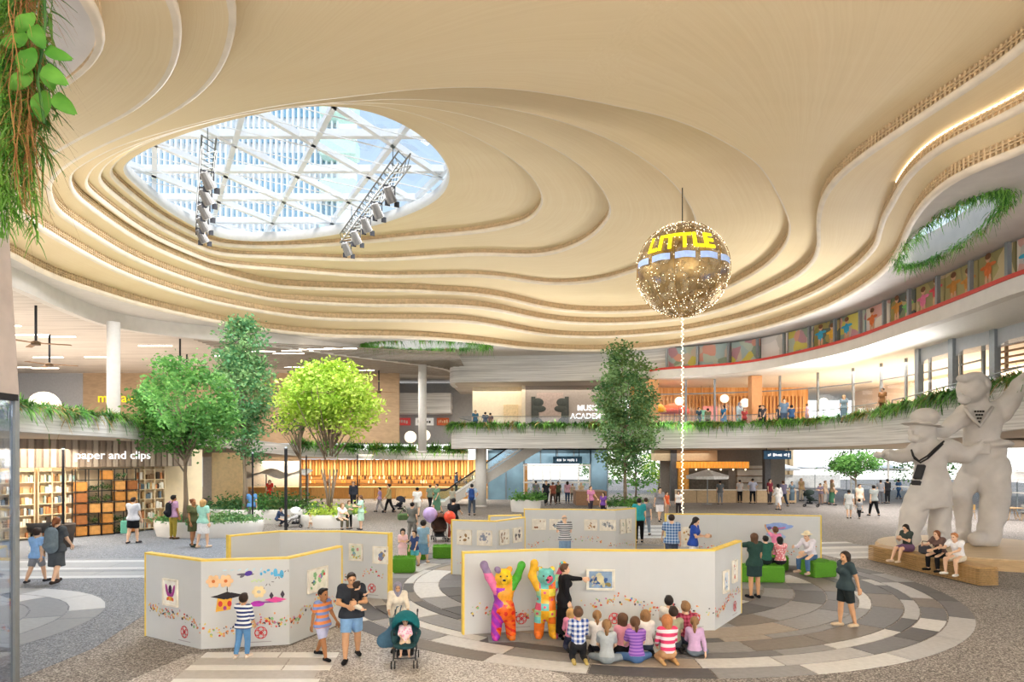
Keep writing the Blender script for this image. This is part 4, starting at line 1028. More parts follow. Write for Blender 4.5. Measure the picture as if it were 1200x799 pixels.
# ================================================================ benches and green blocks
def bench(a, b, w, h, label):
    a, b = Vector((*a, 0)), Vector((*b, 0)); c = (a+b)/2; d = (b-a); L = d.length; rz = math.atan2(d.y, d.x)
    t = thing('slatted_bench', label, 'bench', (c.x, c.y, 0), rz); wd = mk('bench_teak', '#b08d5c', .55, var=.2, scale=4, stretch=(.4, 4, 4)); n_ = 10
    for k in range(n_):
        z = .035+k*(h-.05)/n_; ins = .0
        for y in (-w/2, w/2): MB().box((0, y, z+.012), (L, .05, (h-.05)/n_*.68), 0, 0, .004).build('slat', wd, t, loc=0)
        for x in (-L/2+.02, L/2-.02): 
            if x < 0: continue
            MB().box((x, 0, z+.012), (.05, w-.06, (h-.05)/n_*.68)).build('end_slat', wd, t, loc=0)
    for k in range(7): MB().box((0, -w/2+.04+k*(w-.08)/6, h-.02), (L, (w-.08)/6-.012, .045), 0, 0, .004).build('seat_slat', wd, t, loc=0)
    for s in (-.46, -.15, .15, .46): MB().box((L*s, 0, h/2-.02), (.06, w-.12, h-.06)).build('rib', DARK, t, loc=0)
    return t
bench((13.38, 24.1), (13.98, 19.2), .56, .56, 'long slatted teak bench where the woman and the couple sit')
bench((-.95, 9.4), (-.25, 9.4), .5, .45, 'small slatted timber stool at the bottom edge of the picture')
t = thing('step_platform', 'low round timber platform under the giant statue', 'platform', (17.9, 24.9, 0))
MB().lathe([(3.6, 0), (3.6, .3), (3.55, .36)], n=48).build('rim', mk('platform_teak', '#bfa27a', .6, var=.12, scale=3, stretch=(1, 1, 9)), t, loc=0)
m = MB(); m.lathe([(3.52, .36), (3.52, .40)], n=48); m.build('deck', mk('platform_deck', '#cbb594', .6, var=.1, scale=2, stretch=(.3, 8, 1)), t, loc=0)
GRASS = mk('artificial_grass', '#5d9a2f', .9, var=.25, scale=40, bump=.5)
def green(c, size, rz, label):
    t = thing('grass_block', label, 'seat', (*c, 0), rz); MB().box((0, 0, size[2]/2), size, 0, 0, .04).build('body', GRASS, t, loc=0)
    r_ = random.Random(3); m = MB()
    for k in range(int(size[0]*size[1]*900+600)):
        f = r_.random(); x, y, z = r_.uniform(-.5, .5)*size[0], r_.uniform(-.5, .5)*size[1], r_.random()*size[2]
        if f < .4: p_, nn_ = (x, y, size[2]), (0, 0, 1)
        elif f < .75: p_, nn_ = (x, -size[1]/2, z), (0, -1, 0)
        elif f < .9: p_, nn_ = (size[0]/2, y, z), (1, 0, 0)
        else: p_, nn_ = (-size[0]/2, y, z), (-1, 0, 0)
        e = .03; tip = (p_[0]+nn_[0]*e+r_.gauss(0, .01), p_[1]+nn_[1]*e+r_.gauss(0, .01), p_[2]+nn_[2]*e+r_.gauss(0, .01)-.01*abs(nn_[1]))
        m.add([(p_[0]-.008, p_[1]-.004, p_[2]), (p_[0]+.008, p_[1]+.004, p_[2]), tip], [(0, 1, 2)])
    stuff(m.build('blades', GRASS, t, loc=0)); return t
green((7.35, 20.0), (1.75, .55, .5), -.06, 'long green grass-covered block seat under two seated visitors')
green((9.75, 20.9), (.85, .75, .5), .25, 'green grass block under the man in the straw hat')
green((8.75, 22.0), (.9, .5, .48), .1, 'green grass block behind the hatted man, against the painted wall')
green((-1.95, 24.6), (2.0, .5, .48), .02, 'green grass block between the two entrances, near the double stroller')
green((-3.55, 21.6), (.7, .55, .5), .05, 'near green grass block beside the thick yellow wall end')
green((-3.55, 24.3), (.7, .5, .48), 0, 'far green grass block behind the girl in pink at the left entrance')
# ================================================================ smooth solids: signed distance fields and surface nets
class Field:
    def __init__(s, lo, hi, h):
        s.h = h; s.lo = np.array(lo, float)-2*h; n = np.ceil((np.array(hi)+2*h-s.lo)/h).astype(int)+1
        s.ax = [s.lo[k]+h*np.arange(n[k]) for k in range(3)]; s.F = np.full(n, 9.0, np.float32)
    def _sl(s, lo, hi):
        o = []
        for k in range(3):
            a = max(0, int((lo[k]-s.lo[k])/s.h)); b = min(len(s.ax[k]), int((hi[k]-s.lo[k])/s.h)+2)
            if b <= a: return None
            o.append(slice(a, b))
        return tuple(o)
    def _pts(s, sl): return [s.ax[0][sl[0]][:, None, None], s.ax[1][sl[1]][None, :, None], s.ax[2][sl[2]][None, None, :]]
    def _put(s, sl, d, k):
        A = s.F[sl]
        if k > 0:
            t = np.clip(.5+.5*(A-d)/k, 0, 1); s.F[sl] = A*(1-t)+d*t-k*t*(1-t)
        else: s.F[sl] = np.minimum(A, d)
    def cap(s, a, b, ra, rb=None, k=.02, sq=None, sub=False, flat=False):
        """tapered capsule; sq=(axis, factor) flattens it along an axis; flat cuts the far end square"""
        a, b = np.array(a, float), np.array(b, float); rb = ra if rb is None else rb
        R = max(ra, rb)+k+2*s.h; sl = s._sl(np.minimum(a, b)-R, np.maximum(a, b)+R)
        if sl is None: return s
        P = s._pts(sl); q = [P[i]-a[i] for i in range(3)]; d = b-a; f = 1
        if sq is not None:
            ax, f = np.array(sq[0], float), sq[1]; e = (1/f-1)
            dt = q[0]*ax[0]+q[1]*ax[1]+q[2]*ax[2]; q = [q[i]+ax[i]*dt*e for i in range(3)]; d = d+ax*(d@ax)*e
        L = max(d@d, 1e-9); t = np.clip((q[0]*d[0]+q[1]*d[1]+q[2]*d[2])/L, 0, 1)
        D = (np.sqrt((q[0]-d[0]*t)**2+(q[1]-d[1]*t)**2+(q[2]-d[2]*t)**2)-(ra+(rb-ra)*t))*(.5+.5*f if sq is not None else 1)
        if flat:
            u = d/math.sqrt(L); D = np.maximum(D, (q[0]-d[0])*u[0]+(q[1]-d[1])*u[1]+(q[2]-d[2])*u[2])
        if sub:
            A = s.F[sl]; D = -D; t = np.clip(.5-.5*(A-D)/max(k, 1e-4), 0, 1); s.F[sl] = A*(1-t)+D*t+k*t*(1-t)
        else: s._put(sl, D, k)
        return s
    def ell(s, c, r, k=.02, sub=False, R=None):
        c, r = np.array(c, float), np.array(r, float); m = r.max()+k+2*s.h; sl = s._sl(c-m, c+m)
        if sl is None: return s
        P = s._pts(sl); q = [P[i]-c[i] for i in range(3)]
        if R is not None: q = [sum(R[j][i]*q[j] for j in range(3)) for i in range(3)]
        k0 = np.sqrt(sum((q[i]/r[i])**2 for i in range(3))); k1 = np.sqrt(sum((q[i]/r[i]**2)**2 for i in range(3)))+1e-6
        D = k0*(k0-1)/k1
        if sub:
            A = s.F[sl]; D = -D; t = np.clip(.5-.5*(A-D)/max(k, 1e-4), 0, 1); s.F[sl] = A*(1-t)+D*t+k*t*(1-t)
        else: s._put(sl, D, k)
        return s
    def cut(s, p, n):
        """keep the side the normal points away from"""
        n = np.array(n, float); n /= np.linalg.norm(n); P = s._pts((slice(None),)*3)
        s.F = np.maximum(s.F, sum(n[i]*(P[i]-p[i]) for i in range(3))); return s
    def mesh(s):
        F = s.F; S = F < 0; n = F.shape
        cnt = sum(S[i:n[0]-1+i, j:n[1]-1+j, k:n[2]-1+k].astype(np.int8) for i in (0, 1) for j in (0, 1) for k in (0, 1))
        act = (cnt > 0) & (cnt < 8); I = np.argwhere(act)
        if len(I) == 0: return np.zeros((0, 3)), np.zeros((0, 4), int)
        idx = -np.ones(act.shape, np.int32); idx[act] = np.arange(len(I))
        cr = [(i, j, k) for i in (0, 1) for j in (0, 1) for k in (0, 1)]
        V = np.stack([F[I[:, 0]+i, I[:, 1]+j, I[:, 2]+k] for i, j, k in cr], 1)
        acc = np.zeros((len(I), 3)); num = np.zeros(len(I))
        for a in range(8):
            for b in range(a+1, 8):
                if sum(x != y for x, y in zip(cr[a], cr[b])) != 1: continue
                A, B = V[:, a], V[:, b]; m = (A < 0) != (B < 0); t = np.where(m, A/(A-B+1e-12), 0)
                p = np.array(cr[a])+t[:, None]*(np.array(cr[b])-np.array(cr[a])); acc += p*m[:, None]; num += m
        v = s.lo+s.h*(I+acc/num[:, None]); fs = []
        for ax in range(3):
            o = [x for x in range(3) if x != ax]; sl0 = [slice(None)]*3; sl1 = [slice(None)]*3
            sl0[ax] = slice(0, -1); sl1[ax] = slice(1, None)
            for q in o: sl0[q] = slice(1, -1); sl1[q] = slice(1, -1)
            A, B = S[tuple(sl0)], S[tuple(sl1)]
            for flip, M in ((False, A & ~B), (True, ~A & B)):
                E = np.argwhere(M)
                if len(E) == 0: continue
                E[:, o[0]] += 1; E[:, o[1]] += 1
                def g(d0, d1):
                    Q = E.copy(); Q[:, o[0]] += d0; Q[:, o[1]] += d1; return idx[Q[:, 0], Q[:, 1], Q[:, 2]]
                q = np.stack([g(-1, -1), g(0, -1), g(0, 0), g(-1, 0)], 1)
                if flip != (ax == 1): q = q[:, ::-1]
                fs.append(q)
        return v, np.concatenate(fs)

# ---------------------------------------------------------------- cached unit heads, hair and hands
def unit_head(fine):
    f = Field((-.5, -.6, -.8), (.5, .6, .6), .045 if fine else .075)
    f.ell((0, .06, .1), (.35, .43, .4), .02).ell((0, -.1, -.2), (.26, .3, .3), .12).cap((0, .1, -.2), (0, .13, -.72), .2, .2, .06)
    f.cap((0, -.37, .06), (0, -.45, -.1), .035, .06, .05)
    for s in (-1, 1):
        f.ell((s*.36, .07, -.03), (.045, .1, .13), .03)
        f.ell((s*.14, -.43, .03), (.085, .09, .055), .05, True)
    f.ell((0, -.41, -.27), (.12, .05, .03), .02).cap((-.09, -.45, -.275), (.09, -.45, -.275), .012, .012, .01, None, True)
    v, q = f.mesh(); c = v[q].mean(1); mi = np.zeros(len(q), int)
    for s in (-1, 1): mi[(np.linalg.norm((c-(s*.14, -.37, .03))/(1.5, 2, 1), axis=1) < .045)] = 1
    mi[(np.abs(c[:, 0]) < .1) & (np.abs(c[:, 2]+.27) < .03) & (c[:, 1] < -.34)] = 2
    return v, q, mi
def unit_hand(fine):
    f = Field((-.35, -.55, -1.1), (.45, .4, .1), .045 if fine else .085); rr = 1 if fine else 1.25
    ys = (-.2, -.068, .066, .19); ln = (.44, .5, .46, .36)
    f.cap((0, 0, 0), (0, 0, -.2), .14, .15, .05, ((1, 0, 0), .75))
    for y, L in zip(ys, ln):
        f.cap((0, y*.6, -.1), (0, y, -.46), .1, .085, .03)
        p = np.array((0, y, -.46)); a = .22
        for seg, r in ((.42, .072), (.33, .066), (.25, .058)):
            d = np.array((math.sin(a), y*.12, -math.cos(a))); q = p+d*L*seg; f.cap(p, q, r*rr, r*rr*.93, .012); p = q; a += .34
    f.cap((.02, -.14, -.1), (.1, -.33, -.27), .1, .085, .04); f.cap((.1, -.33, -.27), (.16, -.38, -.5), .08*rr, .065*rr, .015)
    return f.mesh()
def unit_hair(style, fine):
    f = Field((-.95, -1.0, -1.9), (.95, 1.1, 1.0), .055 if fine else .085)
    fc = ((0, -.2, .22), (0, -.85, -.5)); low = -.28
    if style == 'bald':
        f.ell((0, .1, .08), (.375, .42, .3)); f.cut((0, 0, .12), (0, 0, 1)); f.cut((0, -.02, 0), (0, -1, 0)); f.cut((0, 0, -.25), (0, 0, -1)); return f.mesh()
    if style in ('short', 'crew'):
        e = .03 if style == 'short' else 0
        f.ell((0, .09, .14), (.39+e, .45+e, .42+e)); f.ell((0, -.2, .45), (.28, .2, .1), .1)
        f.cut(*fc); f.cut((0, .2, low), (0, -.35, -1)); return f.mesh()
    if style == 'bob':
        f.ell((0, .1, .1), (.45, .5, .47)); f.cap((0, .22, 0), (0, .22, -.45), .42, .38, .1); f.cut((0, -.22, .2), (0, -.9, -.35)); f.cut((0, 0, -.6), (0, 0, -1)); return f.mesh()
    if style == 'long':
        f.ell((0, .1, .12), (.43, .48, .45)); f.cap((0, .24, .1), (0, .4, -1.0), .4, .28, .1, ((0, 1, 0), .5))
        for s in (-1, 1): f.cap((s*.37, .1, .1), (s*.36, .16, -.62), .11, .08, .08)
        f.cut((0, -.22, .2), (0, -.95, -.25)); return f.mesh()
    if style in ('ponytail', 'braid'):
        f.ell((0, .09, .14), (.4, .46, .43)); f.cut(*fc); f.cut((0, .2, low), (0, -.35, -1))
        e = 1.25 if style == 'braid' else .75
        f.cap((0, .5, .15), (0, .62, -.15), .12, .14, .05); f.cap((0, .62, -.15), (0, .52, -e), .15, .06, .05)
        if style == 'braid':
            for k in range(4): f.ell((0, .6-.03*k, -.25-.25*k), (.15, .14, .15), .03)
        return f.mesh()
    if style == 'bun':
        f.ell((0, .09, .14), (.4, .46, .43)); f.cut(*fc); f.cut((0, .2, low), (0, -.35, -1)); f.ell((0, .55, .3), (.2, .2, .2)); return f.mesh()
    if style == 'hijab':
        f.ell((0, .08, .1), (.46, .5, .48)); f.cap((0, .12, -.2), (0, .12, -.8), .42, .42, .15); f.cap((-.45, .1, -.85), (.45, .1, -.85), .3, .3, .2)
        f.cap((0, -.2, -.6), (0, -.35, -1.35), .3, .3, .2, ((0, 1, 0), .6)); f.ell((0, -.5, -.06), (.27, .42, .4), .06, True); return f.mesh()
    if style == 'hat':
        f.ell((0, .08, .4), (.42, .46, .36), .03); f.cut((0, 0, .22), (0, 0, -1))
        f.cap((0, .05, .25), (0, .05, .27), .74, .72, .04, ((0, 0, 1), .08)); return f.mesh()
    if style == 'cap':
        f.ell((0, .08, .2), (.42, .47, .4), .03); f.cut((0, 0, .18), (0, 0, -1)); f.cap((0, -.3, .2), (0, -.6, .16), .3, .25, .03, ((0, 0, 1), .12)); return f.mesh()
UC = {}
def unit(fn, *a):
    k = (fn.__name__,)+a
    if k not in UC: UC[k] = fn(*a)
    return UC[k]

SKINS = {'light': '#e6bd9e', 'fair': '#efcdb3', 'tan': '#d0a07a', 'brown': '#a9764f', 'dark': '#7a5138'}
HAIRS = {'black': '#1f1a19', 'dark': '#33261f', 'brown': '#5f4330', 'light': '#8f6c48', 'blond': '#c09a63', 'grey': '#9b9894', 'auburn': '#7d4a2c', 'ginger': '#b5774a', 'hijab': '#8a8798', 'hijabpink': '#c9a0a8', 'straw': '#d9c9a5', 'white': '#e9e6e0'}
def cloth(c):
    """'#hex' plain, or 'stripe:#a:#b:freq', 'plaid:#a:#b:freq', 'spot:#a:#b:freq'"""
    if c in MATS: return MATS[c]
    if c[0] == '#': return mk(c, c, .85, var=.08, scale=14, spec=.15)
    kind, a, b_, fr = c.split(':'); m, n, l, b = node_mat(c); b.inputs['Roughness'].default_value = .85; b.inputs['Specular IOR Level'].default_value = .15
    t = n.new('ShaderNodeTexCoord'); sp = n.new('ShaderNodeSeparateXYZ'); l.new(t.outputs['Object'], sp.inputs[0])
    mx = n.new('ShaderNodeMix'); mx.data_type = 'RGBA'; mx.inputs[6].default_value = (*srgb(a), 1); mx.inputs[7].default_value = (*srgb(b_), 1)
    def band(ax, fq):
        q = n.new('ShaderNodeMath'); q.operation = 'MULTIPLY'; q.inputs[1].default_value = fq; l.new(sp.outputs[ax], q.inputs[0])
        w = n.new('ShaderNodeMath'); w.operation = 'FRACT'; l.new(q.outputs[0], w.inputs[0])
        g = n.new('ShaderNodeMath'); g.operation = 'GREATER_THAN'; g.inputs[1].default_value = .5; l.new(w.outputs[0], g.inputs[0]); return g
    if kind == 'stripe': l.new(band('Z', float(fr)).outputs[0], mx.inputs[0])
    elif kind == 'plaid':
        s_ = n.new('ShaderNodeMath'); s_.operation = 'ADD'; l.new(band('Z', float(fr)).outputs[0], s_.inputs[0]); l.new(band('X', float(fr)).outputs[0], s_.inputs[1])
        h = n.new('ShaderNodeMath'); h.operation = 'MULTIPLY'; h.inputs[1].default_value = .5; l.new(s_.outputs[0], h.inputs[0]); l.new(h.outputs[0], mx.inputs[0])
    else:
        v = n.new('ShaderNodeTexVoronoi'); v.inputs['Scale'].default_value = float(fr); l.new(t.outputs['Object'], v.inputs['Vector'])
        g = n.new('ShaderNodeMath'); g.operation = 'GREATER_THAN'; g.inputs[1].default_value = .42; l.new(v.outputs['Distance'], g.inputs[0]); l.new(g.outputs[0], mx.inputs[0])
    l.new(mx.outputs[2], b.inputs['Base Color']); return m
EYE = mk('eye_dark', '#2a1e18', .3); 
def skin(k): return mk('skin_'+k, SKINS[k], .55, var=.05, scale=9, spec=.3)
def lips(k): return mk('lips_'+k, {'light': '#b8746a', 'fair': '#c07f76', 'tan': '#a2655a', 'brown': '#7d4a40', 'dark': '#5d3830'}[k], .5)

# ---------------------------------------------------------------- the figure
ST = dict(arms=((6, 9, 14, 5), (6, 9, 14, 5)), legs=((0, 2, 2), (0, 2, 2)))
POSES = {
 'stand': ST,
 'walk': dict(arms=((-18, 8, -5, 6), (20, 8, 38, 4)), legs=((20, 8, 2), (-16, 14, 2))),
 'walk2': dict(arms=((22, 8, 45, 2), (-20, 8, -2, 6)), legs=((-15, 18, 2), (20, 6, 2))),
 'phone': dict(arms=((15, 10, 105, -25), (15, 10, 100, -28)), legs=((0, 2, 3), (3, 3, 3)), head=(0, 22)),
 'hips': dict(arms=((-12, 32, 35, -28), (-12, 32, 35, -28)), legs=((0, 2, 5), (0, 2, 5))),
 'bag': dict(arms=((0, 10, 8, 4), (10, 12, 95, -20)), legs=((8, 4, 2), (-8, 8, 2))),
 'point': dict(arms=((4, 8, 18, 3), (80, 14, 92, 4)), legs=((0, 2, 2), (0, 2, 2))),
 'draw': dict(arms=((12, 12, 30, 0), (70, 25, 112, 18)), legs=((4, 10, 3), (-6, 14, 3)), head=(10, -6)),
 'wall': dict(arms=((10, 10, 60, -10), (120, 18, 128, 8)), legs=((0, 2, 3), (-4, 4, 3)), head=(0, -10)),
 'carry': dict(arms=((20, 14, 80, -42), (24, 16, 98, -40)), legs=((14, 8, 3), (-12, 12, 3)), head=(12, 12)),
 'push': dict(arms=((30, 12, 72, 2), (30, 12, 72, 2)), legs=((12, 6, 2), (-12, 12, 2)), head=(0, 12), lean=6),
 'hold': dict(arms=((8, 10, 20, 5), (30, 14, 42, 10)), legs=((8, 4, 2), (-8, 8, 2))),
 'read': dict(arms=((18, 10, 95, -15), (20, 10, 92, -15)), legs=((0, 2, 3), (0, 2, 3)), head=(0, 25), lean=6),
 'sit': dict(arms=((28, 8, 70, -10), (28, 8, 70, -10)), legs=((86, 84, 7), (84, 80, 7)), sit=1, lean=4),
 'sitphone': dict(arms=((20, 8, 110, -25), (25, 8, 115, -28)), legs=((86, 62, 3), (88, 72, 3)), sit=1, lean=6, head=(0, 25)),
 'sitlean': dict(arms=((48, 10, 92, -12), (40, 10, 70, -20)), legs=((84, 88, 8), (82, 84, 10)), sit=1, lean=18, head=(0, 5)),
 'kneel': dict(arms=((18, 8, 52, -12), (18, 8, 52, -12)), legs=((62, 152, 7), (62, 152, 7)), sit=1, foot='back', lean=6, head=(0, -8)),
 'kneelup': dict(arms=((18, 8, 62, -14), (18, 8, 62, -14)), legs=((28, 118, 6), (28, 118, 6)), sit=1, foot='back', lean=3, head=(0, -8)),
 'cross': dict(arms=((25, 10, 62, -10), (25, 10, 62, -10)), legs=((78, 118, 42), (78, 118, 42)), sit=1, lean=10, cross=1, head=(0, -8)),
 'sidesit': dict(arms=((-14, 16, -4, 8), (25, 10, 62, -10)), legs=((70, 118, 30), (74, 112, 10)), sit=1, lean=4, cross=1, head=(0, -8)),
 'babysit': dict(arms=((30, 14, 70, -20), (30, 14, 70, -20)), legs=((78, 66, 8), (70, 72, 8)), sit=1, lean=-16, head=(0, 10)),
 'baby': dict(arms=((55, 25, 100, -10), (55, 25, 100, -10)), legs=((55, 60, 22), (55, 60, 22)), sit=1, lean=12, head=(0, -5)),
}
def rotx(v, a):                                               # pitch forward (towards -Y)
    c, s = math.cos(a), math.sin(a); return np.array((v[0], v[1]*c-v[2]*s, v[1]*s+v[2]*c))
def figure(h, pose, kid=0, sex='m', seat=0., build=1.0):
    """joint positions of a figure whose ground point is the origin, facing -Y"""
    po = POSES[pose] if isinstance(pose, str) else pose
    hf = (.134, .165, .205)[kid]*h; hip = (.525, .49, .43)[kid]*h
    tl = (.5-.035)*0+(1*h-hf)-.05*h-hip                       # hip centre to shoulder line
    J = {'h': h, 'hf': hf, 'kid': kid, 'sex': sex, 'b': build}
    shin = (hip-.045*h)*.49; thigh = (hip-.045*h)*.51
    d2 = math.radians; hx = .052*h
    legs = []
    for s, (a, f, ab) in zip((-1, 1), po['legs']):
        th = d2(a); sh = d2(a-f); w = d2(ab)
        u = np.array((s*math.sin(w), -math.sin(th)*math.cos(w), -math.cos(th)*math.cos(w)))
        w2 = -w*1.4 if po.get('cross') else w*.3
        v = np.array((s*math.sin(w2), -math.sin(sh)*math.cos(w2), -math.cos(sh)*math.cos(w2)))
        legs.append((s, u, v))
    low = min((u[2]*thigh+v[2]*shin) for s, u, v in legs)
    pz = seat+.075*h*build if po.get('sit') and seat else (-low+.045*h)
    if po.get('sit') and not seat:
        pz = max(.085*h, max(-(u[2]*thigh)+.035*h for s, u, v in legs)) if not po.get('cross') else .09*h
    P = np.array((0, 0, pz)); up = rotx(np.array((0, 0, 1.)), d2(po.get('lean', 0))); fw = rotx(np.array((0, -1., 0)), d2(po.get('lean', 0)))
    J['P'] = P; J['up'] = up; J['fw'] = fw
    sw = (.103 if sex == 'm' else .092)*h*(1, .93, .9)[kid]
    J['chest'] = P+up*tl*.72; J['neck'] = P+up*(tl+.012*h); J['waist'] = P+up*tl*.32
    J['leg'] = []; J['arm'] = []
    for s, u, v in legs:
        H = P+np.array((s*hx, 0, -.0*h)); K = H+u*thigh; A = K+v*shin
        if A[2] < .035*h and po.get('sit') and not seat: A[2] = .035*h
        if K[2] < .04*h: K[2] = .04*h
        if po.get('foot') == 'back': fd = np.array((0, .9, -.1)); 
        else: fd = np.array((s*.2, -1, 0.))
        if po.get('cross'): fd = np.array((-s*.7, -.6, -.1))
        fd = fd/np.linalg.norm(fd); J['leg'].append((H, K, A, fd))
    for s, (a, b, a2, b2) in zip((-1, 1), po['arms']):
        S = P+up*tl+np.array((s*sw, 0, 0)); a, b, a2, b2 = map(d2, (a, b, a2, b2))
        u = np.array((s*math.sin(b), -math.sin(a)*math.cos(b), -math.cos(a)*math.cos(b))); v = np.array((s*math.sin(b2), -math.sin(a2)*math.cos(b2), -math.cos(a2)*math.cos(b2)))
        E = S+u*.168*h; Wr = E+v*.142*h; J['arm'].append((S, E, Wr, v, s))
    yaw, pit = po.get('head', (0, 0)); J['hyaw'] = d2(yaw); J['hpit'] = d2(pit)
    J['head'] = J['neck']+up*(.02*h+hf*.5)+fw*hf*.12
    J['po'] = po
    return J
def head_tf(J):
    R = Matrix.Rotation(J['hyaw'], 3, 'Z') @ Matrix.Rotation(J['hpit'], 3, 'X'); return np.array(R), J['hf'], J['head']
def place_head(J, v): R, s, c = head_tf(J); return (v*s) @ R.T+c
def body_bbox(J):
    p = [J['head'], J['P']]+[x for L in J['leg'] for x in L[:3]]+[x for A in J['arm'] for x in A[:3]]; p = np.array(p); m = .16*J['h']
    return p.min(0)-m, p.max(0)+m
def torso(f, J, e, k, full=True):
    h, b = J['h'], J['b']; m = J['sex'] == 'm'; kid = J['kid']; fw = J['fw']; kb = (1, .95, 1.1)[kid]
    hip, wa, ch = ((.066, .072, .088) if m else (.072, .062, .08)); q = (fw, .72)
    f.cap(J['P']-np.array((.03*h, 0, 0)), J['P']+np.array((.03*h, 0, 0)), hip*h*b*kb+e, None, k, (fw, .85))
    f.cap(J['P']+J['up']*.02*h, J['waist'], hip*1.1*h*b*kb+e, wa*1.12*h*b*kb+e, k, q)
    f.cap(J['waist'], J['chest'], wa*1.12*h*b*kb+e, ch*1.1*h*b*kb+e, k, q)
    S0, S1 = J['arm'][0][0], J['arm'][1][0]
    f.cap(S0*.9+S1*.1-J['up']*.012*h, S1*.9+S0*.1-J['up']*.012*h, .043*h*b+e, None, k)
    if not m and kid == 0:
        for s in (-1, 1): f.ell(J['chest']+fw*.055*h+np.array((s*.038*h, 0, -.005*h)), np.array((.036, .034, .036))*h+e, .02*h)
    return f
def arm(f, J, i, e, k, upto=2.0, flat=False, wrist=True):
    S, E, Wr, v, s = J['arm'][i]; h = J['h']*J['b']
    if upto <= 1: f.cap(S, S+(E-S)*upto, .033*h+e, .029*h+e, k, None, False, True); return
    f.cap(S, E, .033*h+e, .024*h+e, k)
    t = upto-1; f.cap(E, E+(Wr-E)*t, .025*h+e, (.025-.009*t)*h+e, k*.6, None, False, flat)
def leg(f, J, i, e, k, upto=2.0, flat=False, flare=0):
    H, K, A, fd = J['leg'][i]; h = J['h']*J['b']*(1 if J['sex'] == 'm' else .97)
    if upto <= 1: f.cap(H, H+(K-H)*upto, .054*h+e, (.054-.017*upto)*h+e+flare, k, None, False, True); return
    f.cap(H, K, .054*h+e, .036*h+e, k); t = upto-1
    M = K+(A-K)*.35
    f.cap(K, M, .035*h+e, .035*h+e, k*.5)
    if t > .35: f.cap(M, K+(A-K)*t, .035*h+e, (.035-.015*(t-.35)/.65)*h+e+flare, k*.5, None, False, flat)
def foot(f, J, i, e, k):
    H, K, A, fd = J['leg'][i]; h = J['h']; z = np.array((0, 0, -.022*h)) if abs(fd[2]) < .08 else np.zeros(3)
    if J['po'].get('foot') == 'back': z = np.zeros(3)
    f.cap(A-fd*.022*h+z, A+fd*.095*h+z, .025*h+e, .021*h+e, k, ((0, 0, 1), .85))
NPERS = [0]
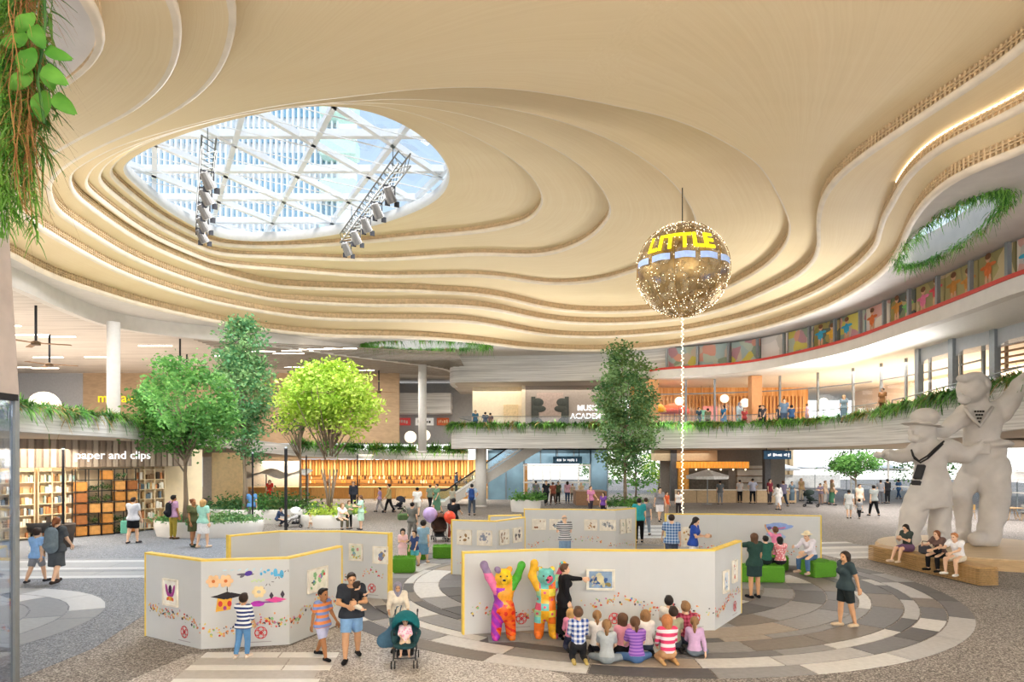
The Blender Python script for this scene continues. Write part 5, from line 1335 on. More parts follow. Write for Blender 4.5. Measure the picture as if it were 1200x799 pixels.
def person(label, loc, rz, h, pose, skin_='light', top=('#888888', 'short'), bottom=('pants', '#333344'), shoes='#2b2b2e', hair=('short', 'black'), sex='m', kid=0, seat=0., build=1.0, fine=True, hat=None, group=None, over=None, name='person'):
    J = figure(h, pose, kid, sex, seat, build); NPERS[0] += 1
    t = thing(name, label, 'person', (loc[0], loc[1], loc[2] if len(loc) > 2 else .012), math.radians(rz), group); t['_local'] = 1
    vx = (.0125 if fine else .026)*max(h, .9); lo, hi = body_bbox(J); k = .02*h
    f = Field(lo, hi, vx); torso(f, J, -.004*h, k)
    f.cap(J['neck']-J['up']*.03*h, J['head'], .034*h, .034*h, .015*h)
    for i in (0, 1): arm(f, J, i, 0, k*.6); leg(f, J, i, 0, k*.6); foot(f, J, i, 0, k*.5)
    V, Q = f.mesh(); MI = np.zeros(len(Q), int)
    hv, hq, hm = unit(unit_head, fine); hv = place_head(J, hv)
    vs, qs, ms, n0 = [V, hv], [Q, hq+len(V)], [MI, hm], len(V)+len(hv)
    for (S, E, Wr, v, s) in J['arm']:
        uv, uq = unit(unit_hand, fine); uv = uv.copy(); hs = .105*h*(1, .95, .9)[kid]
        z = -v; x = np.array((-s*1., 0, 0)); x = x-z*(x@z)
        if np.linalg.norm(x) < .2: x = np.array((0, 0, -1.))-z*(-z[2])
        x /= np.linalg.norm(x); y = np.cross(z, x)*(1 if s > 0 else 1)
        if y[1] > 0: y = -y                                     # thumb forward
        if (np.cross(x, y) @ z) < 0: uq = uq[:, ::-1]
        uv = Wr+hs*(uv[:, :1]*x+uv[:, 1:2]*y+uv[:, 2:]*z); vs.append(uv); qs.append(uq+n0); ms.append(np.zeros(len(uq), int)); n0 += len(uv)
    raw('body', np.vstack(vs), np.vstack(qs), [skin(skin_), EYE, lips(skin_)], t, True, np.concatenate(ms))
    def layer(nm, build_, mat, v_=None):
        g = Field(lo, hi, vx); build_(g); a, b_ = g.mesh()
        if len(b_): return raw(nm, a, b_, mat, t, True)
    e = .013*h; up, P = J['up'], J['P']
    tk = 0. if J['po'].get('sit') else (top[2] if len(top) > 2 else .035)
    if top[0]:
        def b_top(g):
            torso(g, J, e, k)
            if top[1] != 'none':
                for S_ in J['arm']: g.ell(S_[0], np.array((.05, .05, .047))*h*build, .015*h)
            g.cap(P+up*.05*h, P-up*(tk+.06)*h, .08*h*build+e, .084*h*build+e, k, (J['fw'], .75))
            if not J['po'].get('sit'):
                for q_ in (.0, tk+.01): g.cap(P-up*q_*h-np.array((.045*h, 0, 0)), P-up*q_*h+np.array((.045*h, 0, 0)), .078*h*build+e, None, k, (J['fw'], .92))
            for i in (0, 1):
                if top[1] == 'short': arm(g, J, i, e*.9, k*.5, .72)
                elif top[1] == 'long': arm(g, J, i, e*.7, k*.4, 1.93, True)
                elif top[1] == 'mid': arm(g, J, i, e*.8, k*.4, 1.3, True)
            g.cut(P-up*tk*h, -up); g.cap(J['neck']+up*.012*h+J['fw']*.012*h, J['head'], .046*h*build, .07*h, .006*h, None, True); g.cut(J['neck']+up*.05*h, up)
        layer('top' if bottom[0] != 'dress' else 'dress', b_top, cloth(top[0]))
    kind = bottom[0]
    if kind in ('pants', 'shorts', 'capri'):
        up_to = {'pants': 1.93, 'capri': 1.55, 'shorts': .82}[kind]; e2 = .008*h
        def b_bot(g):
            g.cap(P-np.array((.03*h, 0, 0)), P+np.array((.03*h, 0, 0)), .07*h*build+e2, None, k, (J['fw'], .85)); g.cap(P, P+up*.05*h, .074*h*build+e2, .07*h*build+e2, k, (J['fw'], .75))
            for i in (0, 1): leg(g, J, i, e2 if kind != 'shorts' else e2*1.6, k*.4, up_to, True, .004*h)
            g.cut(P+up*.045*h, up)
        layer('trousers' if kind != 'shorts' else 'shorts', b_bot, cloth(bottom[1]))
    elif kind in ('skirt', 'dress', 'longskirt'):
        hem = bottom[2] if len(bottom) > 2 else .55
        def b_sk(g):
            if J['po'].get('sit'):
                g.cap(P-np.array((.03*h, 0, 0)), P+np.array((.03*h, 0, 0)), .078*h+e, None, k, (J['fw'], .9))
                for i in (0, 1): leg(g, J, i, .018*h, .05*h, .8 if hem < .8 else .97)
            else:
                K = (J['leg'][0][1]+J['leg'][1][1])/2; A = (J['leg'][0][2]+J['leg'][1][2])/2; L = P[2]-.045*h
                E_ = P+(K-P)*min(1, hem*2)+(A-K)*max(0, hem*2-1); E_[2] = P[2]-L*hem
                g.cap(J['waist'], P-up*.03*h, .07*h*build+e, .088*h*build+e, k, (J['fw'], .75)); g.cap(P-up*.03*h, E_, .088*h*build+e, (.1+.03*hem)*h, k, (J['fw'], .8), False, True)
                for i in (0, 1): leg(g, J, i, e, .03*h, min(1.0, hem*2)) if hem > .3 else None
                g.cut(E_, (0, 0, -1))
            g.cut(P+up*.08*h, up)
        layer('skirt', b_sk, cloth(bottom[1]))
    if shoes:
        for i in (0, 1): layer('shoe', lambda g: foot(g, J, i, .006*h, k*.4), cloth(shoes))
    if hair and hair[0]:
        hv, hq = unit(unit_hair, hair[0], fine); m_ = mk('hair_'+hair[1], HAIRS[hair[1]], .6, var=.2, scale=30, stretch=(1, 1, .15), spec=.3)
        raw({'hijab': 'headscarf'}.get(hair[0], 'hair'), place_head(J, hv), hq, m_, t, True)
    if hat:
        hv, hq = unit(unit_hair, hat[0], fine); raw('hat', place_head(J, hv), hq, cloth(hat[1]), t, True)
    if over: over(t, J, layer)
    return t, J
# ================================================================ people
def at_px(px, py, head=None, hmax=2.05):
    x, y = G(px, py); h = None if head is None else min(hmax, (py-head)*y/F)
    return (x, y, .012), h
def PP(label, px, py, head, rz, pose, **kw):
    loc, h = at_px(px, py, head); kw.setdefault('fine', loc[1] < 24)
    return person(label, loc, rz, h, pose, **kw)
# ---- front row, left
PP('boy in a navy and white striped shirt and jeans drawing on the wall', 285, 771, 695, 172, 'draw', skin_='tan', top=('stripe:#2d3f78:#eef0f4:13', 'mid'), bottom=('pants', '#5f8fc0'), shoes='#e8d8c8', hair=('short', 'dark'), kid=1)
PP('boy in an orange and blue striped shirt and pale shorts walking', 378, 772, 687, 60, 'walk', skin_='brown', top=('stripe:#e08a55:#7f93c9:9', 'short'), bottom=('shorts', '#b9bedd'), shoes='#1f1f22', hair=('crew', 'black'), kid=1)
man, mJ = PP('man in a black T-shirt and denim shorts carrying a baby', 412, 774, 669, 14, 'carry', skin_='tan', top=('#33373f', 'short'), bottom=('shorts', '#7fa6d0'), shoes='#1d1d20', hair=('crew', 'dark'), build=1.08)
x, y = man.location[:2]
person('baby in a black top held against the man\'s chest', (x+.10, y-.25, .98), 150, .78, 'baby', skin_='light', top=('#2a2a2e', 'short'), bottom=('shorts', '#e8e0d0'), shoes=None, hair=('short', 'dark'), kid=2)
# hijab woman and stroller
wl_, wJ = PP('woman in a grey headscarf and cream coat pushing a stroller', 466, 762, 680, 12, 'push', skin_='tan', top=('#e3dacb', 'long', .16), bottom=('longskirt', '#5d7f86', .9), shoes='#3a3a3a', hair=('hijab', 'hijab'), sex='f')
def stroller(loc, rz, label, hood='#1f6a72', seatc='#2a4a50', s=1.0, fine=True, group=None):
    t = thing('stroller', label, 'stroller', loc, math.radians(rz), group); fr = mk('stroller_frame', '#4a4c50', .4, .5); t['_local'] = 1
    def P(x, y, z): return (x*s, y*s, z*s)
    for k in (-1, 1):
        MB().tube([P(k*.24, .42, 1.02), P(k*.24, .3, .86), P(k*.23, -.34, .16)], .014*s, 6).build('frame_tube', fr, t)
        MB().tube([P(k*.23, .38, .14), P(k*.23, -.02, .62), P(k*.23, -.08, .68)], .013*s, 6).build('frame_tube', fr, t)
        m = MB(); m.cone(P(k*.24, .42, 1.0), P(k*.24, .50, 1.03), .02*s, None, 8); m.build('handle_grip', DARK, t)
        for y in (-.36, .4):
            for dx in (-.035, .035):
                w = MB(); w.cone(P(k*.23+dx-.012, y, .085), P(k*.23+dx+.012, y, .085), .085*s, None, 16); w = w.build('wheel', DARK, t); hb = MB(); hb.cone(P(k*.23+dx-.014, y, .085), P(k*.23+dx+.014, y, .085), .035*s, None, 10); hb.build('hub', mk('wheel_hub', '#9a9a9c', .4, .5), w)
    f = MB(); f.bar(P(-.23, .39, .16), P(.23, .39, .16), .02*s); f.bar(P(-.23, -.3, .2), P(.23, -.3, .2), .02*s); f.build('axle', fr, t)
    g = Field((-.4*s, -.5*s, .1*s), (.4*s, .5*s, 1.2*s), .02*s)
    g.cap(P(0, -.14, .42), P(0, .06, .40), .24*s, .24*s, .04*s, ((0, 0, 1), .22)); g.cap(P(0, .1, .45), P(0, .26, .85), .24*s, .22*s, .05*s, ((0, 1, 0), .25))
    for k in (-1, 1): g.cap(P(k*.23, -.1, .5), P(k*.23, .18, .6), .05*s, .1*s, .04*s)
    v, q = g.mesh(); raw('seat', v, q, cloth(seatc), t, True)
    g = Field((-.5*s, -.6*s, .5*s), (.5*s, .6*s, 1.3*s), .02*s)
    g.ell(P(0, .12, .78), np.array((.30, .36, .32))*s); g.ell(P(0, .08, .74), np.array((.27, .34, .29))*s, .01, True); g.cut(P(0, 0, .74), (0, -.25, -1)); g.cut(P(0, -.16, .9), (0, -1, -.2))
    v, q = g.mesh(); raw('hood', v, q, cloth(hood), t, True)
    m = MB(); m.box(P(0, .1, .24), (.36*s, .36*s, .12*s), 0, 0, .02*s); m.build('basket', DARK, t)
    return t
sx_, sy_ = G(475, 778)
stroller((sx_, sy_, .012), 6, 'teal stroller carrying a sleeping toddler in pink', s=.86)
person('toddler in a pink top sleeping in the teal stroller', (sx_+.0, sy_-.02, .30), 8, .82, 'babysit', skin_='light', top=('spot:#f2a9c4:#f8dfe8:22', 'mid'), bottom=('shorts', '#e9d2b8'), shoes=None, hair=('short', 'dark'), kid=2, seat=.06)
g = Field((-.5, -.4, 0), (.5, .4, .9), .025); g.cap((.13, 0, .5), (.02, 0, .28), .07, .13, .06, ((0, 1, 0), .45)); g.cap((-.08, 0, .2), (.1, 0, .2), .14, .13, .05, ((0, 1, 0), .45)); v, q = g.mesh()
t = thing('tote_bag', 'big slate blue bag hanging at the side of the teal stroller', 'bag', (sx_-.36, sy_+.25, .16), .1); t['_local'] = 1
raw('body', v, q, cloth('#4a6d86'), t, True); MB().tube([(.06, 0, .55), (.16, .04, .82), (.24, .06, .84), (.18, 0, .58)], .012, 6).build('strap', cloth('#3a5568'), t)

# ---- the teacher and the seated class
loc, h = at_px(661, 749, 660); tchr, tJ = person('woman in a long black outfit pointing at the blue picture', (*loc[:2], .012), 102, h, dict(arms=((0, 8, 12, 4), (72, 10, 86, 0)), legs=((0, 2, 2), (0, 2, 2)), head=(-8, 0)), skin_='light', top=('#1e1e22', 'long', .1), bottom=('longskirt', '#18181b', .93), shoes='#111113', hair=('short', 'brown'), sex='f', build=1.05)
KIDS = [
 ('child in a blue and white plaid shirt kneeling, front row left end', 678, 775, 712, 182, 'kneelup', dict(top=('plaid:#2f4f9a:#e6ecf6:11', 'long'), bottom=('pants', '#2a2b30'), shoes='#b5a060', hair=('short', 'brown'))),
 ('blond child in a pink top half hidden behind the plaid shirt', 669, 762, 713, 190, 'kneelup', dict(top=('#e08fb0', 'long'), bottom=('pants', '#3a3f55'), hair=('long', 'blond'), sex='f')),
 ('blond ponytail girl in white between the plaid and grey tops', 700, 768, 718, 178, 'kneel', dict(top=('#eceaea', 'long'), bottom=('pants', '#2a2a30'), hair=('ponytail', 'light'), sex='f')),
 ('girl in a grey top with a very long light brown plait', 711, 779, 729, 172, 'cross', dict(top=('#a9b0b5', 'short'), bottom=('pants', '#8f989d'), hair=('braid', 'light'), sex='f')),
 ('girl in black with pink sleeves looking left', 731, 770, 721, 200, 'sidesit', dict(top=('#e6a0b4', 'long'), bottom=('skirt', '#1d1d20'), hair=('long', 'brown'), sex='f')),
 ('girl in a purple striped top and jeans with her back turned', 746, 778, 717, 184, 'cross', dict(top=('stripe:#7c4fa8:#a577c4:18', 'short'), bottom=('pants', '#4f6f9c'), hair=('ponytail', 'brown'), sex='f')),
 ('fair haired child in white just behind the purple stripes', 757, 767, 717, 178, 'kneel', dict(top=('#f0eeee', 'long'), bottom=('pants', '#4a5568'), hair=('long', 'light'), sex='f')),
 ('ginger haired child in a pink, white and black striped sweater', 783, 778, 723, 186, 'kneel', dict(top=('stripe:#d9466f:#f2e6ea:8', 'long'), bottom=('pants', '#c99b6f'), shoes='#c9a26f', hair=('bob', 'ginger'))),
 ('dark haired child tallest at the back of the class', 784, 757, 699, 170, 'kneelup', dict(top=('#e3e1dc', 'short'), bottom=('pants', '#4a4a50'), hair=('short', 'black'))),
 ('dark haired child in olive between the two back row heads', 790, 764, 714, 178, 'kneel', dict(top=('#a3a58c', 'short'), bottom=('pants', '#55606a'), hair=('short', 'dark'))),
 ('brown haired child in a dark red checked shirt', 805, 760, 708, 184, 'kneel', dict(top=('plaid:#7a2438:#b0506a:14', 'long'), bottom=('pants', '#3a3f4c'), hair=('short', 'light'))),
 ('girl in a lilac top with long hair, right end of the class', 814, 770, 725, 165, 'sidesit', dict(top=('#c9a9cf', 'long'), bottom=('pants', '#6f7a86'), shoes='#c9b28a', hair=('braid', 'light'), sex='f')),
]
for lb, px, py, hd, rz, po, kw in KIDS:
    x, y = G(px, py); H_ = (py-hd)*y/F; k_ = {'kneelup': .735, 'kneel': .615, 'cross': .565, 'sidesit': .565}[po]
    person(lb, (x, y, .012), rz, min(H_/k_, 1.45), po, kid=1, fine=True, **kw)

# ---- right: visitors round the green blocks
PP('long haired woman in a dark green dress pointing at the painting', 884, 701, 624, 195, 'point', skin_='tan', top=('#2f4a44', 'short'), bottom=('dress', '#2b3f40', .4), shoes='#1c1c20', hair=('long', 'brown'), sex='f')
def seated(label, px, py, seat, rz, h, dpt, **kw):
    """sits with the hips at a pixel column, at a known depth"""
    x = XD(px, dpt); po = kw.pop('pose', 'sit')
    return person(label, (x, dpt, .012), rz, h, po, seat=seat, fine=dpt < 24, **kw)
seated('dark haired person in a green shirt sitting on the long green block', 898, 0, .5, 182, 1.62, 20.0, top=('#2f5f52', 'short'), bottom=('pants', '#25302e'), hair=('short', 'black'))
seated('dark haired woman in a white and pink print top on the long green block', 914.5, 0, .5, 178, 1.58, 20.0, top=('spot:#f0d2d2:#d9808a:16', 'short'), bottom=('pants', '#26262a'), hair=('bob', 'black'), sex='f')
seated('man in a straw hat, pale shirt and jeans sitting on a green block', 951, 0, .5, -62, 1.74, 20.9, pose='sitlean', top=('#e3e0ea', 'long'), bottom=('pants', '#4f6f94'), shoes='#c0a898', hair=('short', 'grey'), hat=('hat', '#e2d5b5'))
loc = (XD(909, 22.3), 22.3, .012); person('girl in a pink dress reaching up to paint on the wall', (*loc[:2], .012), 176, 1.42, 'wall', top=('#f08fb8', 'short'), bottom=('dress', '#ef86b2', .7), shoes='#e8c9b0', hair=('short', 'brown'), sex='f', kid=1, skin_='tan')
PP('woman with a long bob in a dark blouse and black shorts, standing alone', 991, 735, 645, -80, dict(arms=((-14, 8, -10, 4), (-22, 10, -12, 4)), legs=((6, 4, 2), (-8, 6, 2)), head=(12, 4)), skin_='tan', top=('#39474b', 'short'), bottom=('shorts', '#232a2c'), shoes='#c9b59a', hair=('bob', 'dark'), sex='f')
# bench group
BX = lambda y: 13.1+(24.1-y)*.122+.22
for lb, px, y_, rz, po, kw in (
  ('woman in a dark top and violet skirt checking her phone on the bench', 1047, 22.4, -72, 'sitphone', dict(top=('#3f4743', 'short'), bottom=('skirt', '#7a5c7d', .45), shoes='#e8d2bc', hair=('long', 'black'), sex='f')),
  ('red-brown haired woman in black leaning on the man in white', 1090, 20.9, -72, 'sitlean', dict(top=('#6b5550', 'short'), bottom=('pants', '#1f1f22'), shoes='#1a1a1c', hair=('long', 'auburn'), sex='f')),
  ('man in a white T-shirt and beige shorts bending towards the red-brown haired woman', 1112, 20.2, -70, 'sitlean', dict(top=('#f2f2f6', 'short'), bottom=('shorts', '#d9cdb9'), shoes='#f0efec', hair=('short', 'ginger')))):
    person(lb, (BX(y_)+.0, y_, .012), rz, 1.72, po, seat=.56, fine=True, **kw)
t = thing('handbag', 'dark grey handbag beside the phone-checking woman on the bench', 'bag', (BX(21.75)+.1, 21.75, .57), .3); t['_local'] = 1
MB().box((0, 0, .15), (.18, .42, .3), 0, 0, .05).build('body', cloth('#4a4a52'), t); MB().tube([(0, -.14, .28), (0, -.08, .42), (0, .08, .42), (0, .14, .28)], .014, 6).build('strap', cloth('#333338'), t)
t = thing('handbag', 'small black handbag on the lap of the red-brown haired woman', 'bag', (BX(20.9)-.32, 20.62, .76), .3); t['_local'] = 1
MB().box((0, 0, .09), (.12, .26, .18), 0, 0, .04).build('body', cloth('#232327'), t); MB().tube([(0, -.1, .16), (0, -.04, .26), (0, .04, .26), (0, .1, .16)], .01, 6).build('strap', cloth('#1c1c20'), t)

# ---- left: walkers before the bookshop
PP('boy in a light blue T-shirt and grey shorts walking away', 43, 683, 617, 178, 'walk', top=('#8fb9ea', 'short'), bottom=('shorts', '#8d8f96'), shoes='#3a3a3e', hair=('short', 'dark'), kid=1)
bw, bj = PP('woman in a dark grey dress wearing a rucksack, walking away', 66, 684, 600, 184, 'walk2', top=('#4f5459', 'short'), bottom=('dress', '#4d5257', .55), shoes='#3a2f2c', hair=('ponytail', 'auburn'), sex='f')
def rucksack(owner, J, col, label, s=1.0):
    R = owner.matrix_basis.to_3x3(); h = J['h']; c = J['chest']-J['fw']*.1*h-J['up']*.06*h; w = owner.matrix_basis @ Vector(c)
    t = thing('rucksack', label, 'bag', tuple(w), owner.rotation_euler.z); t['_local'] = 1; k = h*s
    g = Field((-.2*k, -.2*k, -.25*k), (.2*k, .2*k, .25*k), .016*k); g.cap((0, .02*k, -.09*k), (0, .015*k, .08*k), .085*k, .08*k, .02*k, ((0, 1, 0), .65)); g.cap((-.03*k, .065*k, -.07*k), (.03*k, .065*k, -.07*k), .045*k, None, .015*k)
    v, q = g.mesh(); raw('body', v, q, cloth(col), t, True)
    for sx in (-1, 1): MB().tube([(sx*.05*k, -.01*k, .13*k), (sx*.055*k, -.06*k, .16*k), (sx*.06*k, -.11*k, .14*k)], .012*k, 6).build('strap', DARK, t)
rucksack(bw, bj, '#6f7d86', 'grey-blue rucksack on the back of the woman in the dark dress', 1.15)
PP('man in a grey-white T-shirt and black shorts facing the bookshop', 156, 637, 578, 176, 'hold', top=('#cfd2da', 'short'), bottom=('shorts', '#1f2024'), shoes='#2f2f36', hair=('crew', 'dark'), build=1.06)
x, y = G(147, 636)
t = thing('carrier_bag', 'mint green carrier bag in the hand of the man in black shorts', 'bag', (x, y, .42), .2); t['_local'] = 1
MB().box((0, 0, .28), (.36, .14, .56), 0, 0, .02).build('body', cloth('#7fd0b5'), t); MB().tube([(-.1, 0, .55), (-.05, 0, .68), (.05, 0, .68), (.1, 0, .55)], .012, 6).build('handle', cloth('#6bbfa4'), t)
mw_, mj = PP('man in a pink-violet shirt and olive trousers with a black rucksack', 203, 632, 577, 150, 'stand', top=('#c9a0c4', 'short'), bottom=('pants', '#9a8a3a'), shoes='#4a3a2a', hair=('short', 'black'), skin_='brown')
rucksack(mw_, mj, '#20222a', 'black rucksack on the man in the pink-violet shirt')
PP('woman in an olive dress turning to the woman in mint', 226, 641, 582, 70, 'hold', top=('#5b5f3f', 'short'), bottom=('dress', '#4f5538', .42), shoes='#2f3a33', hair=('bun', 'auburn'), sex='f', skin_='brown')
PP('fair haired woman in a mint top and white skirt', 238, 642, 583, 165, 'bag', top=('#a9e0cf', 'short'), bottom=('skirt', '#f0f0f0', .5), shoes='#d9c0a8', hair=('bob', 'blond'), sex='f')
PP('person in a blue shirt behind the white planter', 295, 614, 572, 200, 'walk', top=('#5f8fc9', 'short'), bottom=('pants', '#6f6a66'), hair=('long', 'brown'), sex='f')
PP('small figure in a red dress behind the dark shrubs', 316, 592, 562, 20, 'stand', top=('#d9453a', 'short'), bottom=('dress', '#d9453a', .6), hair=('bob', 'black'), sex='f')
PP('crouching person in dark blue beside the white pram', 325, 617, 586, 90, dict(arms=((40, 8, 80, 0), (40, 8, 80, 0)), legs=((85, 118, 5), (70, 120, 5)), lean=18), top=('#3a4a68', 'long'), bottom=('pants', '#2f3440'), hair=('short', 'black'))
x, y = G(344, 618); stroller((x, y, .012), -80, 'white pram beside the crouching person', '#e9e9ea', '#c9c9cc')
PP('toddler in white walking past the planter of the lime tree', 364, 619, 601, -40, 'walk', top=('#eee6dc', 'short'), bottom=('shorts', '#c9a58a'), hair=('short', 'light'), kid=2)
# seated and standing by the round planter of the lime tree
x, y = G(398, 622); person('woman in a white top seated at the rim of the lime tree planter', (x, y, .012), 50, 1.8, 'sitlean', seat=.5, top=('#f2f0ee', 'short'), bottom=('pants', '#5f5a4a'), hair=('long', 'light'), sex='f', fine=False)
PP('woman in a pale mint dress standing by the lime tree planter', 423, 621, 580, -60, 'phone', top=('#bfe6d2', 'short'), bottom=('dress', '#bfe6d2', .55), hair=('long', 'brown'), sex='f')
PP('man in a dark top with his back to the wood-fronted shop', 414, 596, 564, 10, 'stand', top=('#3f4450', 'long'), bottom=('pants', '#30333c'), hair=('short', 'black'))
PP('walker in black trousers seated beside the mint dress', 409, 620, 586, 30, 'phone', top=('#7a8a6a', 'short'), bottom=('pants', '#17171a'), hair=('bob', 'brown'), sex='f')
# walkway in front of the timber shop
PP('walker in a mauve shirt and grey trousers heading left', 445, 600, 570, -80, 'walk', top=('#b59ac4', 'short'), bottom=('pants', '#a9a5a8'), hair=('short', 'dark'))
PP('man in a khaki shirt and black trousers striding left', 456, 601, 566, -75, 'walk', top=('#b5a878', 'long'), bottom=('pants', '#1f1f24'), hair=('short', 'black'))
x, y = G(467, 600); stroller((x, y, .012), -75, 'dark stroller behind the striding man in khaki', '#3a3d4a', '#2c2e38')
PP('man in a white shirt walking away towards the timber shop', 489, 606, 570, 180, 'walk2', top=('#f6f6f6', 'short'), bottom=('shorts', '#d9d4cf'), hair=('short', 'black'))
PP('woman in a long green dress near the escalator', 512, 602, 566, -40, 'walk', top=('#6f9a80', 'short'), bottom=('dress', '#5f8a72', .85), hair=('bun', 'dark'), sex='f')
PP('person in a grey-green shirt behind the green dress', 504, 597, 567, 160, 'walk2', top=('#8a9a86', 'short'), bottom=('pants', '#25272c'), hair=('short', 'brown'))
PP('fair haired person at the foot of the escalator', 530, 598, 571, 170, 'stand', top=('#b9b7a9', 'short'), bottom=('pants', '#6b6a68'), hair=('bob', 'light'), sex='f')
mw_, mj = PP('man with a blue rucksack beside the white column', 553, 604, 565, 178, 'hips', top=('#a9c0d9', 'short'), bottom=('pants', '#4f5866'), hair=('short', 'black'))
rucksack(mw_, mj, '#2f4a86', 'blue rucksack on the man beside the white column', 1.15)
# families in the gap
PP('woman with a dark bun in grey pushing past with a green bag', 483, 636, 588, 160, 'bag', top=('#6f6f6a', 'short'), bottom=('pants', '#7c7a76'), hair=('bun', 'black'), sex='f')
x, y = G(474, 634); t = thing('shoulder_bag', 'moss green bag carried by the woman with the dark bun', 'bag', (x, y, .95), .4); t['_local'] = 1
MB().box((0, 0, .15), (.62, .2, .3), 0, 0, .06).build('body', cloth('#5f7a4f'), t); MB().tube([(-.22, 0, .28), (0, 0, .62), (.22, 0, .28)], .02, 6).build('strap', cloth('#52693f'), t)
PP('girl in a pale pink dress at the left entrance', 472, 662, 619, 10, 'phone', top=('#f0c9cf', 'short'), bottom=('dress', '#f0d0d6', .8), shoes='#b58a7a', hair=('bob', 'black'), sex='f', kid=1, fine=False)
PP('boy in a navy shirt and turquoise shorts at the left entrance', 486, 664, 621, -30, 'hold', top=('#3a4a78', 'short'), bottom=('shorts', '#58b0c0'), shoes='#8a6a5a', hair=('short', 'black'), kid=1, fine=False)
PP('child in a denim blue pinafore walking in with the boy', 496, 661, 608, 175, 'walk', top=('#8fb5cf', 'short'), bottom=('dress', '#6f9cc0', .6), shoes='#c9a890', hair=('short', 'black'), kid=1, fine=False)
PP('man in black beside the double stroller', 531, 633, 583, 170, 'push', top=('#24262a', 'short'), bottom=('pants', '#8a4a40'), hair=('short', 'black'))
x, y = G(515, 634); stroller((x, y, .012), 15, 'brown double stroller at the left entrance', '#6a4a3c', '#4a3832', 1.15)
for px, py, r_, c, lb in ((504, 603, .33, '#c0a9e0', 'lavender balloon above the double stroller'), (527, 606, .27, '#f0543a', 'red-orange balloon beside the man in black')):
    d = 29.2; t = thing('balloon', lb, 'balloon', (XD(px, d), d, ZD(py, d))); t['_local'] = 1
    m = MB(); m.lathe([(.02, -r_*1.15), (.04, -r_*1.08), (r_*.5, -r_*.85), (r_*.85, -r_*.4), (r_, .1*r_), (r_*.85, r_*.6), (r_*.5, r_*.92), (.02, r_*1.05)], n=16); m.build('skin', mk('balloon_'+c[1:], c, .3), t, True)
    MB().tube([(0, 0, -r_*1.12), (.04, .02, -ZD(py, d)*.55), (0, .02, -ZD(py, d)+1.0)], .008, 4).build('string', mk('string_white', '#eeeeee'), t)
# escalator riders get added with the escalator
# centre: entrance crowd
for k, (px, py, hd, rz, tp, bt, hr_, lb) in enumerate((
  (628, 590, 563, 170, '#8a8f94', '#3a3d44', 'dark', 'person in grey, leftmost at the glass entrance'), (640, 592, 562, 10, '#2a2c32', '#26282c', 'black', 'person in black at the glass entrance'),
  (648, 592, 564, 190, '#8a4f3f', '#55423a', 'brown', 'person in rust brown at the glass entrance'), (654, 590, 564, 20, '#4f5a3f', '#2c3028', 'black', 'person in dark green at the glass entrance'),
  (671, 588, 566, 175, '#c9b8a4', '#6f6a64', 'light', 'small beige figure inside the right glass doors'), (681, 588, 565, 5, '#e0c9a0', '#c9b08a', 'blond', 'figure in sand colours inside the right glass doors'))):
    PP(lb, px, py, hd, rz, ('stand', 'walk', 'walk2')[k % 3], top=(tp, 'short'), bottom=('pants', bt), hair=('short', hr_), fine=False)
PP('woman in a pink top and jeans walking to the glass entrance', 665, 590, 563, 178, 'walk', top=('#e6b5c4', 'short'), bottom=('pants', '#3f567c'), hair=('long', 'dark'), sex='f')
PP('woman in a pink and purple top behind the back wall', 692, 604, 569, 30, 'hold', top=('#d98fb5', 'short'), bottom=('pants', '#4a4550'), hair=('ponytail', 'dark'), sex='f')
PP('dark haired woman in violet behind the back wall', 707, 607, 577, -30, 'stand', top=('#7a4fa5', 'short'), bottom=('pants', '#2f2a38'), hair=('bob', 'black'), sex='f')
PP('bald man in a striped shirt studying the pictures on the back wall', 662, 664, 603, 186, 'read', top=('stripe:#4a5058:#dfe2e6:14', 'short'), bottom=('shorts', '#7f9cc0'), hair=('bald', 'grey'), fine=False)
PP('woman in a teal top and black trousers at the back wall\'s end', 749, 636, 583, 172, 'hold', top=('#35a0a8', 'short'), bottom=('pants', '#17181c'), hair=('short', 'black'), fine=False)
PP('man in grey just behind the woman in teal', 757, 628, 582, 160, 'walk', top=('#7f868c', 'short'), bottom=('pants', '#8a98a8'), hair=('short', 'dark'), fine=False)
PP('woman in a white skirt and grey top, tall, in the walkway', 773, 611, 569, 10, 'walk', top=('#8a8a90', 'short'), bottom=('skirt', '#e3e1e4', .5), hair=('short', 'black'), sex='f', fine=False)
PP('person in orange beside the white skirt', 781, 606, 576, 40, 'stand', top=('#e0683f', 'short'), bottom=('pants', '#b59a86'), hair=('short', 'brown'), fine=False)
PP('person in a white shirt by the string of lights', 795, 603, 575, -20, 'stand', top=('#f0eeee', 'short'), bottom=('pants', '#3a3438'), hair=('bob', 'dark'), sex='f', fine=False)
PP('man in a blue plaid shirt looking at the framed drawing', 787, 671, 602, 165, 'hold', top=('plaid:#2f5f9a:#b5cbe6:11', 'short'), bottom=('pants', '#3f4a60'), hair=('short', 'dark'), fine=False)
PP('woman in a royal blue jacket holding papers', 812, 673, 605, 60, 'read', top=('#2f4fa8', 'short'), bottom=('pants', '#f0f0f2'), hair=('long', 'black'), sex='f', fine=False)
